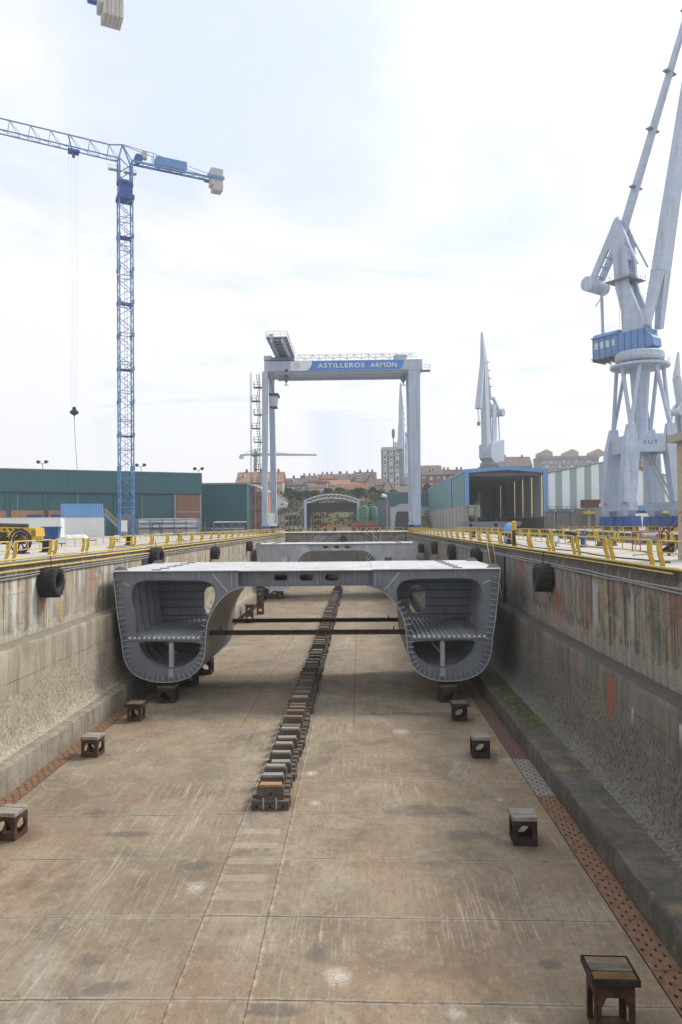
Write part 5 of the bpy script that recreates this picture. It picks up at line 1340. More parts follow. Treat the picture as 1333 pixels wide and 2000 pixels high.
        for h in (.5, 1.0):
            b.path([P(-9.3, -2.2, 40.6 + h), P(-3.6, -2.2, 40.6 + h)], .03, 4); b.path([P(-9.3, 2.2, 40.6 + h), P(-3.6, 2.2, 40.6 + h)], .03, 4)
        b.build('roof_railing', M['galv'], t)
    # mast: two bent side plates tied together
    for w in (-1.5, 1.5):
        b = MB()
        mpf = lambda u, v, q: P(u, q, v)
        b.plate([[(-2.6, 39.6), (1.8, 39.6), (1.3, 43), (-1.2, 49.5), (-1.7, 57.5), (-4.6, 57.5), (-4.0, 49), (-2.7, 44)]], mpf, w - .35, w + .35); b.build('mast', mg, t)
    for a_ in ((-3.9, -1.6, 48, 49.2), (-4.3, -2, 54.5, 57), (-2.4, 1, 40.2, 44)): b = MB(); ubox(a_[0], a_[1], -1.14, 1.14, a_[2], a_[3], b); b.build('mast_tie', mg, t)
    if detail:
        b = MB(); ubox(-5.6, -.2, -2.9, 2.9, 50.2, 50.4, b); b.build('mast_platform', M['grey_mid'], t)
        b = MB()
        for h in (.6, 1.15): b.path([P(-5.6, -2.9, 50.4 + h), P(-.2, -2.9, 50.4 + h), P(-.2, 2.9, 50.4 + h), P(-5.6, 2.9, 50.4 + h), P(-5.6, -2.9, 50.4 + h)], .04, 4)
        for k in range(6):
            for w in (-2.9, 2.9): b.tube(P(-5.6 + 1.08 * k, w, 50.4), P(-5.6 + 1.08 * k, w, 51.55), .04, 4)
        for k in range(26):
            b.tube(P(-3.0, -1.95, 41 + .6 * k), P(-2.4, -1.95, 41 + .6 * k), .035, 4)
        for u in (-3.0, -2.4): b.tube(P(u, -1.95, 40), P(u, -1.95, 57), .035, 4)
        for k in range(7): b.path([P(2.4 + .25 * k, -2.0, 44 + 2 * k), P(3.4 + .25 * k, -2.2, 44 + 2 * k)], .05, 4)
        b.build('railing', M['galv'], t)
    # rocker arm with the big cylindrical counterweight
    for w in (-1.35, 1.35):
        b = MB(); b.plate([[(-1.9, 56.6), (-1.2, 58), (-3.3, 63.4), (-4.0, 63.2), (-10.3, 52.3), (-9.5, 51.2), (-5.6, 57.4), (-3.6, 56.2)]], lambda u, v, q: P(u, q, v), w - .3, w + .3); b.build('rocker_arm', mg, t)
    b = MB()
    for k in range(5): f = k / 5; u, z = -9 + 5.2 * f, 53 + 8.5 * f; ubox(u - .12, u + .12, -1.04, 1.04, z - .15, z + .15, b)
    b.build('rocker_tie', mg, t)
    for w in (-1.1, 1.1): MB().bar(P(-3.6, w, 63), P(1.0, w * 1.6, 52.5), .35).build('a_frame_stay', mg, t)
    MB().tube(P(-9.8, -3.0, 51.3), P(-9.8, 3.0, 51.3), 1.5, 28).build('counterweight', mg, t, smooth=True)
    MB().bar(P(-9.0, 0.9, 50.6), P(-8.9, 1.0, 40.2), .5).build('connecting_rod', mg, t)
    if detail: MB().bar(P(-4.8, -2.2, 50.1), P(-8.3, -2.2, 46.3), .16).build('lamp_arm', mg, t)
    # boom: two feet joining into one tapering box
    f0, f1 = V((2.9, 0, 39.8)), V((14.6, 0, 104))
    BD = f1 - f0
    def bp(f, w, du=0): q = f0 + BD * f; return P(q.x + du, w, q.z)
    b = MB()
    for s in (-1, 1):
        b.hexa([bp(0, s * 2.2 - .65, -.6), bp(0, s * 2.2 + .65, -.6), bp(0, s * 2.2 + .65, .6), bp(0, s * 2.2 - .65, .6), bp(.16, s * 1.0 - 1.0, -.9), bp(.16, s * 1.0 + 1.0, -.9), bp(.16, s * 1.0 + 1.0, .9), bp(.16, s * 1.0 - 1.0, .9)])
    b.hexa([bp(.161, -2.0, -.9), bp(.161, 2.0, -.9), bp(.161, 2.0, .9), bp(.161, -2.0, .9), bp(1, -.75, -.6), bp(1, .75, -.6), bp(1, .75, .6), bp(1, -.75, .6)])
    b.build('boom', mg, t)
    # upper tie from the rocker to the boom head, with small walkways
    t0, t1 = P(-3.3, 0, 60.5), P(12.0, 0, 100)
    b = MB().bar(t0, t1, 1.3, 1.3, .8, .8); b.build('upper_tie', mg, t)
    for f in (.2, .45, .69, .93): MB().cbox(t0.lerp(t1, f), 3.2, 1.0, .25, rz_top + PI / 2).build('tie_walkway', M['grey_mid'], t)
    return t, P
portal_crane((56.0, 145.0, 0), math.atan2(-.8, .6), 'big pale grey portal crane with a blue machinery house, nearest on the right quay')
def far_crane(loc, H, slew, label, luff=1.0, tip=None):
    """distant crane of the same family: column, house, leaning boom with a folded fly jib, round counterweight"""
    mg = M['grey_far']; t = thing('portal_crane', label, 'portal crane', loc, slew)
    for sx in (-1, 1):
        for sy in (-1, 1): MB().hexa([(sx * 5 - .9, sy * 5 - .9, 0), (sx * 5 + .9, sy * 5 - .9, 0), (sx * 5 + .9, sy * 5 + .9, 0), (sx * 5 - .9, sy * 5 + .9, 0), (sx * 3.2 - 1.1, sy * 3.2 - 1.1, H * .55), (sx * 3.2 + 1.1, sy * 3.2 - 1.1, H * .55), (sx * 3.2 + 1.1, sy * 3.2 + 1.1, H * .55), (sx * 3.2 - 1.1, sy * 3.2 + 1.1, H * .55)]).build('leg', mg, t)
    MB().box(-4.4, 4.4, -4.4, 4.4, H * .5, H * .6).lathe([(2.2, H * .6), (2.6, H)], Matrix(), 20).build('column', mg, t)
    b = MB()
    for i in range(8):
        a = 2 * PI * i / 8 + .2; b.tube((3.4 * math.cos(a), 3.4 * math.sin(a), H * .6), (5 * math.cos(a + .25), 5 * math.sin(a + .25), H), .4, 8)
    b.build('strut', mg, t)
    MB().lathe([(2.6, H), (6.2, H), (6.2, H + .5), (2.6, H + .5)], Matrix(), 28).lathe([(5.2, H + .9), (5.2, H + 2.4), (4, H + 3.2)], Matrix(), 28).build('ring_platform', M['grey_mid'], t)
    b = MB(); b.plate([[(-9.5, H + 5), (-8.5, H + 3.6), (3, H + 3.3), (5.5, H + 5), (5.5, H + 9), (4, H + 12), (-8.4, H + 15), (-9.5, H + 15)]], lambda u, v, q: (u, q, v), -3.4, 3.4); ho = b.build('machinery_house', mg, t)
    MB().box(3.2, 5.6, -3.45, -2.5, H + 8, H + 11.4).build('window', M['pane_pale'], ho)
    for w in (-1.6, 1.6): MB().plate([[(-4, H + 15), (1, H + 12), (.5, H + 22), (-1, H + 33), (-4, H + 33)]], lambda u, v, q: (u, q, v), w - .4, w + .4).build('mast', mg, t)
    for w in (-1.6, 1.6): MB().bar((-1, w, H + 36), (-8.5, w, H + 29), 1.2).build('rocker_arm', mg, t)
    MB().tube((-7.5, -4.2, H + 29), (-7.5, 4.2, H + 29), 2.0, 20).build('counterweight', mg, t, smooth=True)
    for w in (-1, 1): MB().bar((-8, w, H + 28), (-9, w, H + 14.8), .5).build('connecting_rod', mg, t)
    tx, tz = tip or (11.5, H + 71)
    MB().bar((4, 0, H + 7), (tx - 3.2, 0, tz - 14), 4.4, 3.2, 3.6, 2.6).bar((tx - 3.2, 0, tz - 13.98), (tx - 1.5, 0, tz), 3.4, 2.4, .8, .8).build('boom', mg, t)
    MB().bar((-1.2, 0, H + 35), (tx - 4.5, 0, tz - 11), 1.2).build('upper_tie', mg, t)
    MB().bar((tx - 2.4, 0, tz - 12), (tx + 3.2, 0, tz - 39), 1.8, 1.4, 3.0, 2.0).build('fly_jib', mg, t)
    b = MB()
    for s in (-.5, .5): b.tube((tx + 3.4 + s, 0, tz - 39), (tx + 2.8 + s, 0, tz - 46), .12, 5)
    b.cbox((tx + 3, 0, tz - 46.5), 1.6, 1, 2); b.build('hook_block', M['grey_mid'], t)
    for k in range(4): MB().cbox(V((-1.2, 0, H + 35)).lerp(V((tx - 4.5, 0, tz - 11)), .3 + .18 * k), 1.4, 3.4, .25).build('tie_walkway', M['grey_mid'], t)
    return t
p = at(958, 910, 372); far_crane((p.x, 372, 0), 30, PI + .93, 'pale portal crane rising behind the blue-trimmed shed, round counterweight on its right', tip=(9, 98))
p = at(789, 960, 430); far_crane((p.x, 430, 0), 20, -PI / 2 - .22, 'pale portal crane half hidden behind the right leg of the gantry crane', tip=(9, 84))
p = at(1330, 900, 400); far_crane((p.x + 2, 400, 0), 32, .5, 'pale portal crane cut by the right edge of the photo, behind the big one', tip=(-2, 94))
# ------------------------------------------------------------------ yellow fences
def fence_proto(L=4.43, crank=.1, H=1.02):
    """panel along local +y from 0 to L; posts crank towards local +x at the foot"""
    t = thing('fence_panel', 'panel', 'fence', (0, 0, 0))
    for y in (.05, L - .05):
        b = MB()
        P = [(0, H), (0, .5), (crank, .2), (crank, 0)]
        for (xa, za), (xb, zb) in zip(P, P[1:]):
            b.hexa([(xa - .085, y - .05, za), (xa + .085, y - .05, za), (xa + .085, y + .05, za), (xa - .085, y + .05, za), (xb - .085, y - .05, zb), (xb + .085, y - .05, zb), (xb + .085, y + .05, zb), (xb - .085, y + .05, zb)])
        b.build('post', M['yellow'], t)
    b = MB(); b.path([(0, -.12, H - .45), (0, -.16, H - .35), (0, -.16, H - .12), (0, -.08, H - .02), (0, .04, H), (0, L / 2, H), (0, L - .04, H), (0, L + .08, H - .02), (0, L + .16, H - .12), (0, L + .16, H - .35), (0, L + .12, H - .45)], .04, 7)
    b.path([(0, -.12, H - .45), (0, L + .12, H - .45)], .03, 6)
    for f in (.33, .66): b.tube((0, L * f, H - .45), (0, L * f, H), .025, 6)
    b.build('rail', M['yellow_pale'], t)
    return t
FP = fence_proto()
def row(x, y0, y1, step, rz, label, grp, flip=False, gaps=()):
    y = y0; k = 0
    while y < y1:
        if k not in gaps:
            r = dup(FP, (x(y) if callable(x) else x, y, 0), rz + random.uniform(-.012, .012), label, grp)
            if flip: r.scale = (-1, 1, 1)
        y += step; k += 1
row(XL - .7, 37.5 - 2 * 5.07, 165, 5.07, 0, 'removable yellow fence panel along the edge of the left dock wall', 'yellow fence panels on the left coping', True)
row(XR + .36, 29.2 - 3 * 5.2, 165, 5.2, 0, 'removable yellow fence panel with cranked posts along the edge of the right dock wall', 'yellow fence panels on the right coping', False)
row(21.7, 31, 168, 5.2, 0, 'yellow fence panel in the second row, along the neighbouring dock on the right quay', 'yellow fence panels of the second row', False)
k = 0
for x in [XL + .8 + 5.5 * i for i in range(6)]:
    r = dup(FP, (x + 4.9, Y1 + .4, 0), PI / 2, 'yellow fence panel across the far end of the dock', 'yellow fence panels across the far end'); k += 1
for i in range(18):
    r = dup(FP, (44.8, 73 + 5.2 * i, 0), 0, 'faded fence panel in the third row, in front of the blue crane bogies', 'fence panels of the third row')
for c, gs in KIDS[FP.name]: bpy.data.objects.remove(c)
bpy.data.objects.remove(FP)

# ------------------------------------------------------------------ things on the quays
def bollard(x, y, label, hook=1, h=.95):
    t = thing('bollard', label, 'bollard', (x, y, 0), 0, 'black mooring bollards on the quays')
    MB().lathe([(.5, 0), (.5, .06), (.3, .1), (.27, h * .68), (.34, h * .78), (.36, h * .92), (.2, h)], Matrix(), 18).build('post', M['bollard'], t, smooth=True)
    MB().hexa([(hook * .2, -.22, h * .72), (hook * .75, -.16, h * .8), (hook * .75, .16, h * .8), (hook * .2, .22, h * .72), (hook * .2, -.22, h * .99), (hook * .72, -.16, h * 1.0), (hook * .72, .16, h * 1.0), (hook * .2, .22, h * .99)]).build('horn', M['bollard'], t)
    return t
def ground_pt(px, py):
    a = at(px, py, 60) - EYE; return EYE + a * (-EYE.z / a.z)
for px, py, l in ((91, 1078.5, 'black hooked mooring bollard behind the left fence, nearest the camera'), (252.5, 1064.5, 'black mooring bollard behind the left fence near the foot of the blue crane'), (352.5, 1054.8, 'black mooring bollard behind the left fence, farthest of the visible ones'),
                  (998, 1063, 'black mooring bollard between the fence rows on the right quay'), (1120, 1060, 'dark hooked mooring bollard on the right quay beside the blue valve'), (925, 1050, 'dark mooring bollard on the right quay near the yellow post')):
    q = ground_pt(px, py); bollard(q.x, q.y, l, -1)
def floodlight(x, y, label, rz=0):
    t = thing('floodlight', label, 'floodlight', (x, y, 0), rz, 'floodlights standing on the quay edges')
    MB().tube((0, 0, 0), (0, 0, .35), .05, 8).box(-.3, .3, -.12, .12, 0, .04).build('stand', M['black'], t)
    MB().hexa([(-.36, -.1, .3), (.36, -.1, .3), (.3, .3, .25), (-.3, .3, .25), (-.36, .05, .8), (.36, .05, .8), (.3, .35, .65), (-.3, .35, .65)]).build('lamp_housing', M['grey_dark'], t)
    MB().hexa([(-.32, -.112, .34), (.32, -.112, .34), (.32, -.102, .34), (-.32, -.102, .34), (-.32, .03, .77), (.32, .03, .77), (.32, .04, .77), (-.32, .04, .77)]).build('lens', M['pane_pale'], t)
for px, py, l in ((121, 1068, 'small floodlight on the left quay near the first bollard'), (229, 1058, 'small floodlight on the left quay beside the crane foot'), (1086, 1067, 'black floodlight tilted on the right quay, behind the fence')):
    q = ground_pt(px, py); floodlight(q.x, q.y, l, .5)
q = ground_pt(1139, 1069)
t = thing('water_valve', 'blue hydrant valve with a hand wheel on the right quay', 'valve', (q.x, q.y, 0))
MB().lathe([(.32, 0), (.32, .06), (.16, .1), (.16, .8), (.24, .84), (.24, .95), (.12, 1.0)], Matrix(), 16).tube((-.55, 0, .72), (.1, 0, .72), .12, 10).build('body', M['blue_deep'], t)
MB().lathe([(.36, 1.12), (.42, 1.15), (.36, 1.18), (.32, 1.15)], Matrix(), 20, True).box(-.36, .36, -.03, .03, 1.13, 1.17).tube((0, 0, 1), (0, 0, 1.15), .04, 6).build('hand_wheel', M['blue_deep'], t)
q = ground_pt(895, 1062)
t = thing('marker_post', 'thick yellow-topped post at the right coping beside a blue tarpaulin bundle', 'post', (XR + .25, 54, 0))
MB().tube((0, 0, -1.2), (0, 0, 1.22), .13, 12).build('post', M['rust'], t); MB().tube((0, 0, 1.222), (0, 0, 1.82), .18, 14).lathe([(.18, 1.82), (.12, 1.9), (.0, 1.93)], Matrix(), 14).build('cap', M['yellow'], t)
t = thing('covered_drum', 'blue covered drum standing beside the yellow-topped post', 'drum', (XR + 2.4, 66, 0))
MB().lathe([(.5, 0), (.55, .6), (.5, 1.3), (.3, 1.7), (.08, 1.8)], Matrix(), 14).build('cover', M['blue_cont'], t, smooth=True); MB().box(-.55, .55, -.55, .55, -.0, .08).build('pallet', M['wood_mid'], t)
# red frame with a grey pump near the pillar
q = ground_pt(1270, 1077)
t = thing('red_frame', 'low dark red pipe frame holding a grey pump behind the right fence', 'frame', (q.x, q.y, 0))
b = MB()
for dy in (-.6, .6): b.path([(-.8, dy, 0), (-.8, dy, 1.15), (.8, dy, 1.15), (.8, dy, 0)], .045, 6)
for dx in (-.8, .8): b.tube((dx, -.6, 1.15), (dx, .6, 1.15), .045, 6); b.tube((dx, -.6, .45), (dx, .6, .45), .045, 6)
b.build('frame', M['red'], t); MB().box(-.62, .62, -.42, .42, .42, .5).tube((-.5, 0, .8), (.3, 0, .8), .3, 12).build('pump', M['conduit'], t)
# brick pillar with a red hose box at the right edge
PY = 33.3
PXc = at(1368, 1000, PY).x
t = thing('brick_pillar', 'pale brick pillar with a concrete cap at the right edge of the photo', 'pillar', (PXc, PY, 0))
MB().box(-.72, .72, -.72, .72, 0, .9).build('base', M['conc'], t); MB().box(-.7, .7, -.7, .7, .902, 5.4).build('shaft', M['brick_t'], t); MB().box(-1.05, .95, -.95, .95, 5.402, 5.75).build('cap', M['conc'], t)
t = thing('hose_reel', 'round red fire hose reel box mounted on the brick pillar', 'hose reel', (PXc - .57, PY - .74, 1.85))
MB().lathe([(.5, -.3), (.5, .0), (.44, .02)], Matrix.Rotation(PI / 2, 4, 'X') @ Matrix.Translation((0, 0, .05)), 22).build('drum', M['red'], t)
MB().hexa([(-.62, -.34, .25), (.6, -.34, .25), (.6, .3, .25), (-.62, .3, .25), (-.28, -.34, .6), (.32, -.34, .6), (.32, .3, .6), (-.28, .3, .6)]).build('hood', M['red'], t)
MB().lathe([(.3, .0), (.4, .05), (.3, .1), (.2, .05)], Matrix.Translation((0, -.36, -.05)) @ Matrix.Rotation(PI / 2, 4, 'X'), 18, True).build('hose', M['black'], t)
# black steel steps beside the pillar
q = at(1300, 1090, 38)
t = thing('steel_steps', 'short black steel stair with a sloping handrail beside the brick pillar', 'stair', (at(1300, 1060, 38).x, 38, 0))
b = MB()
for k in range(5): b.box(-.1 + .27 * k, .2 + .27 * k, -.45, .45, .2 + .2 * k, .24 + .2 * k)
for s in (-.45, .45): b.bar((-.1, s, .1), (1.3, s, 1.1), .06, .22)
b.build('steps', M['black'], t); MB().path([(0, -.45, 0), (0, -.45, 1.2), (1.5, -.45, 2.6)], .035, 6).path([(0, .45, 0), (0, .45, 1.2), (1.5, .45, 2.6)], .035, 6).build('handrail', M['black'], t)

# ---- left quay
def container(x, y, L, W, H, rz, mat, label, z=0, name='container', doors=True):
    t = thing(name, label, 'container', (x, y, z), rz)
    MB().box(-L / 2 + .06, L / 2 - .06, -W / 2 + .05, W / 2 - .05, .14, H - .12).build('shell', mat, t)
    b = MB()
    for zz in (0.02, H - .13):
        for yy in (-W / 2, W / 2 - .1): b.box(-L / 2 + .152, L / 2 - .152, yy, yy + .1, zz, zz + .13)
    for xx in (-L / 2, L / 2 - .15):
        for yy in (-W / 2, W / 2 - .15): b.box(xx, xx + .15, yy, yy + .15, 0, H)
    b.build('corner_frame', mat, t)
    if doors:
        d = MB().box(L * .2, L * .2 + .95, -W / 2 + .0, -W / 2 + .045, .2, 2.2).build('door', mat, t); MB().box(L * .2 + .8, L * .2 + .86, -W / 2 - .05, -W / 2 - .002, 1.1, 1.3).build('handle', M['grey_dark'], d)
    return t
pa, pb = at(115, 1046, 126), at(198, 1046, 128)
rz = math.atan2(2, pb.x - pa.x); L1 = math.hypot(pb.x - pa.x, 2); cx, cy = (pa.x + pb.x) / 2, 127
container(cx, cy + 1.4, L1, 2.8, 3.45, rz, M['corr_white'], 'white container cabin with a narrow door, supporting the blue container')
container(cx - .1, cy + 1.4, L1 - .1, 2.6, 2.45, rz, M['corr_blue'], 'light blue corrugated container stacked on the white cabin', z=3.455, doors=False)
pc = at(106, 1046, 129); container(pc.x, 130, 4.2, 2.6, 3.0, .4, M['corr_cream'], 'cream container squeezed between the white cabin and the white trailer', doors=False)
pd = at(30, 1030, 112); container(pd.x - 5, 112, 24, 2.6, 3.3, .12, M['corr_white'], 'long plain white trailer box behind the yellow machine, cut by the left edge', doors=False, name='trailer_box')
# yellow mobile machine with a hose reel
pm = at(36, 1050, 78); mx, my = pm.x, 78
t = thing('yellow_machine', 'yellow mobile crane carrier with black chevrons at its rear, cut by the left edge', 'machine', (mx, my, 0), .05)
MB().hexa([(-8, -1.3, .8), (2.4, -1.3, .8), (2.4, 1.3, .8), (-8, 1.3, .8), (-8, -1.25, 2.1), (2.3, -1.25, 1.72), (2.3, 1.25, 1.72), (-8, 1.25, 2.1)]).box(-8, 2.2, -1.1, 1.1, .35, .799).build('body', M['yellow'], t)
MB().box(-3.4, -.6, -1.32, -1.301, .85, 1.3).build('side_recess', M['black'], t); MB().tube((-7.9, -.3, 2.25), (1.2, -.3, 1.95), .22, 12).build('boom', M['grey_dark'], t)
MB().box(-4.6, -3.6, -1.33, -1.302, .9, 1.6).build('tool_locker', M['grey_mid'], t); MB().path([(-8, -1.2, 2.7), (-3, -1.2, 2.6), (-3, -1.2, 2.0)], .03, 5).build('hand_rail', M['yellow_pale'], t)
for k in range(5): MB().hexa([(-1.6 + .62 * k, -1.325, 1.45), (-1.3 + .62 * k, -1.325, 1.45), (-1.3 + .62 * k, -1.302, 1.45), (-1.6 + .62 * k, -1.302, 1.45), (-1.75 + .62 * k, -1.325, 1.69), (-1.45 + .62 * k, -1.325, 1.69), (-1.45 + .62 * k, -1.302, 1.69), (-1.75 + .62 * k, -1.302, 1.69)]).build('chevron', M['black'], t)
for k in range(3): MB().hexa([(1.9, -1.325, .8 + .22 * k), (2.38, -1.325, .95 + .22 * k), (2.38, -1.303, .95 + .22 * k), (1.9, -1.303, .8 + .22 * k), (1.9, -1.325, .9 + .22 * k), (2.38, -1.325, 1.05 + .22 * k), (2.38, -1.303, 1.05 + .22 * k), (1.9, -1.303, .9 + .22 * k)]).build('chevron', M['black'], t)
MB().box(.45, 1.35, -1.33, -1.302, .85, 1.4).build('radiator_grille', M['rust'], t)
for x in (-6.5, -4.6, -1.0, .6): MB().tube((x, -1.31, .45), (x, -.9, .45), .45, 20).build('wheel', M['rubber'], t)
pr = ground_pt(34, 1083); pr = V((at(34, 1060, 50).x, 50, 0))
t = thing('hose_reel', 'large coil of black hose and grey cable standing on the left quay behind the fence', 'hose reel', (pr.x + 1.2, 48, .85), -.25)
for r_, w_, y_ in ((.78, .07, -.12), (.66, .06, .0), (.72, .07, .1), (.56, .05, -.05)):
    MB().lathe([(r_ - w_, 0), (r_, -w_), (r_ + w_, 0), (r_, w_)], Matrix.Translation((.04 * w_, y_, 0)) @ Matrix.Rotation(PI / 2, 4, 'X'), 30, True).build('coil', M['black'] if r_ != .66 else M['conduit'], t)
MB().box(-.45, .45, -.3, .3, -.85, -.75).bar((-.35, 0, -.75), (0, 0, 0), .08).bar((.35, 0, -.75), (0, 0, 0), .08).tube((0, -.3, 0), (0, .3, 0), .2, 12).build('stand', M['rust'], t)
pt = at(101, 1052, 85)
t = thing('waste_bin', 'dark blue tipping bin on the left quay below the cream container', 'bin', (pt.x, 85, 0), .2)
MB().hexa([(-.7, -.6, .3), (.7, -.6, .3), (.7, .6, .3), (-.7, .6, .3), (-.95, -.85, 1.75), (.95, -.85, 1.75), (.95, .85, 1.75), (-.95, .85, 1.75)]).box(-1, 1, -.9, .9, 1.752, 1.85).build('tub', M['blue_deep'], t)
for s in (-.6, .6): MB().box(s - .08, s + .08, -.6, .6, 0, .3).build('skid', M['black'], t)
# yellow stair to the crane and blue cage
ps = at(219, 1040, 133)
t = thing('access_stair', 'blue and yellow steel access stair between the white cabin and the blue crane', 'stair', (ps.x, 136, 0))
b = MB()
for k in range(16): b.box(-2.4 + .26 * k, -2.1 + .26 * k, -.5, .5, 4.2 - .26 * k, 4.26 - .26 * k)
for s in (-.5, .5): b.bar((-2.4, s, 4.3), (1.9, s, 0), .1, .25)
b.build('flight', M['galv'], t)
b = MB()
for s in (-.5, .5): b.path([(-3.4, s, 5.2), (-2.4, s, 5.2), (1.9, s, 1.1), (1.9, s, 0)], .05, 5); b.tube((-2.4, s, 0), (-2.4, s, 5.2), .05, 5); b.tube((-3.4, s, 0), (-3.4, s, 5.2), .05, 5)
b.build('handrail', M['yellow'], t); MB().box(-3.5, -2.4, -.6, .6, 4.2, 4.28).box(-3.4, -2.5, -.5, .5, .1, 3).build('landing', M['blue_deep'], t)
# notice board on the crane foot
pn = at(243, 1035, 128.4)
t = thing('notice_board', 'blank white notice board fixed at the foot of the blue crane', 'board', (pn.x, 128.4, 0)); MB().box(-.55, .55, -.03, .03, .9, 2.9).build('panel', M['white'], t); MB().box(-.5, -.42, .031, .1, 0, 2.8).box(.42, .5, .031, .1, 0, 2.8).build('post', M['galv'], t)
# racks of pipes and bars behind the crane
def rack(x, y, L, rz, label, n=5, dense=True, h=2.4):
    t = thing('pipe_rack', label, 'storage rack', (x, y, 0), rz)
    b = MB()
    for k in range(6):
        xx = -L / 2 + L * k / 5
        for yy in (-.9, .9): b.box(xx - .07, xx + .07, yy - .07, yy + .07, 0, h)
        for j in range(n): b.box(xx - .05, xx + .05, -.82, .82, .35 + (h - .5) * j / (n - 1) - .06, .35 + (h - .5) * j / (n - 1) - .001)
    b.build('frame', M['grey_mid'], t)
    rnd = random.Random(len(label))
    for j in range(n):
        b = MB()
        for k in range(9 if dense else 4):
            l = L * rnd.uniform(.4, .95) / 2; c = rnd.uniform(-.1, .1) * L; r = rnd.uniform(.06, .13)
            zz = .36 + (h - .5) * j / (n - 1) + r
            b.tube((c - l, -.8 + 1.5 * k / 8, zz), (c + l, -.8 + 1.5 * k / 8, zz), r, 7)
        b.build('pipes', M[('white', 'galv', 'rust', 'white', 'grey_mid')[j % 5]], t)
    return t
pk = at(325, 1030, 143); container(pk.x, 144.2, 12.2, 2.4, 3.3, .45, M['corr_grey'], 'long pale grey container behind the stacked pipe rack', doors=False)
pk = at(325, 1030, 137); rack(pk.x, 138.5, 11.2, .35, 'rack stacked with white and grey pipes behind the blue crane', 7, True, 3.2)
pk = at(440, 1030, 150); rack(pk.x, 152, 9, .3, 'half empty rack of grey steel bars in front of the smaller green hall', 4, False, 2.6)
pk = at(303, 1030, 136)
t = thing('trestle', 'dark blue A-shaped trestle standing in front of the pipe rack', 'trestle', (pk.x, 137, 0)); b = MB()
for s in (-.5, .5):
    for q in (-.6, .6): b.bar((s * 2, q, 0), (s * 1.2, q * .5, 2.4), .12)
b.bar((-.7, 0, 2.42), (.7, 0, 2.42), .16); b.bar((-.85, 0, 1.2), (.85, 0, 1.2), .1); b.build('frame', M['blue_deep'], t)

# loose yard stuff on the quays
def pallet(x, y, rz, label, load=0):
    t = thing('timber_pallet', label, 'pallet', (x, y, 0), rz)
    for k in range(3): MB().box(-.6, .6, -.5 + .42 * k, -.4 + .42 * k, 0, .1).build('bearer', M['wood_mid'], t)
    for k in range(6): MB().box(-.6 + .205 * k, -.44 + .205 * k, -.5, .5, .102, .125).build('deck_board', M['wood_pale'], t)
    for k in range(load): MB().box(-.55, .55, -.45 + .3 * k, -.2 + .3 * k, .128, .35).build('timber', M['wood_mid'], t)
q = ground_pt(118, 1056); pallet(q.x, q.y, .2, 'timber pallet with squared baulks near the dark blue bin', 3)
q = ground_pt(178, 1056); pallet(q.x, q.y, -.3, 'empty timber pallet in front of the white cabin')
q = ground_pt(1185, 1066); pallet(q.x, q.y, .5, 'timber pallet with baulks on the right quay near the red pipe frame', 3)
t = thing('white_tarpaulin', 'crumpled white tarpaulin lying before the white cabin on the left quay', 'tarpaulin', (at(140, 1048, 118).x, 118, 0)); b = MB(); rr = random.Random(3); n_ = 12
b.v = [(-2.6 + 5.2 * i / n_, -.9 + 1.8 * j / 6, (.05 + rr.uniform(.1, .55)) if 0 < i < n_ and 0 < j < 6 else .01) for j in range(7) for i in range(n_ + 1)]
b.f = [(j * (n_ + 1) + i, j * (n_ + 1) + i + 1, (j + 1) * (n_ + 1) + i + 1, (j + 1) * (n_ + 1) + i) for j in range(6) for i in range(n_)]
b.build('sheet', M['white'], t, smooth=True, fix=False)
for lab, pts in (('black cable snaking over the left quay behind the fence', ((-18.8, 40), (-19.1, 46), (-18.6, 52), (-19.5, 60), (-18.9, 71), (-19.6, 84))), ('black cable lying along the right quay behind the fence', ((13.1, 31), (12.5, 37), (13, 44), (12.4, 53), (13.2, 64), (12.6, 80))), ('grey hose curving across the right quay between the fences', ((14.2, 38), (16, 40), (17, 45), (16.3, 51), (17.8, 58)))):
    pp = []
    for (xa, ya), (xb, yb) in zip(pts, pts[1:]):
        for k in range(8): f = k / 8; f2 = f * f * (3 - 2 * f); pp.append((xa + (xb - xa) * f2, ya + (yb - ya) * f, .035))
    tag(MB().path(pp, .035, 6).build('cable', M['black'] if 'black' in lab else M['conduit'], smooth=True), lab, 'cable', None, 'thing')

for x, y0, y1, lab in ((-20.95, 60, 200, 'steel rail of the gantry crane let into the left quay'), (13.08, 60, 200, 'steel rail of the gantry crane let into the right quay'), (51.45, 90, 210, 'steel rail under the left bogies of the big portal crane'), (60.55, 90, 210, 'steel rail under the right bogies of the big portal crane')):
    tag(MB().box(x - .06, x + .06, y0, y1, .004, .05).build('crane_rail', M['rust']), lab, 'rail', 'crane rails on the quays', 'thing')
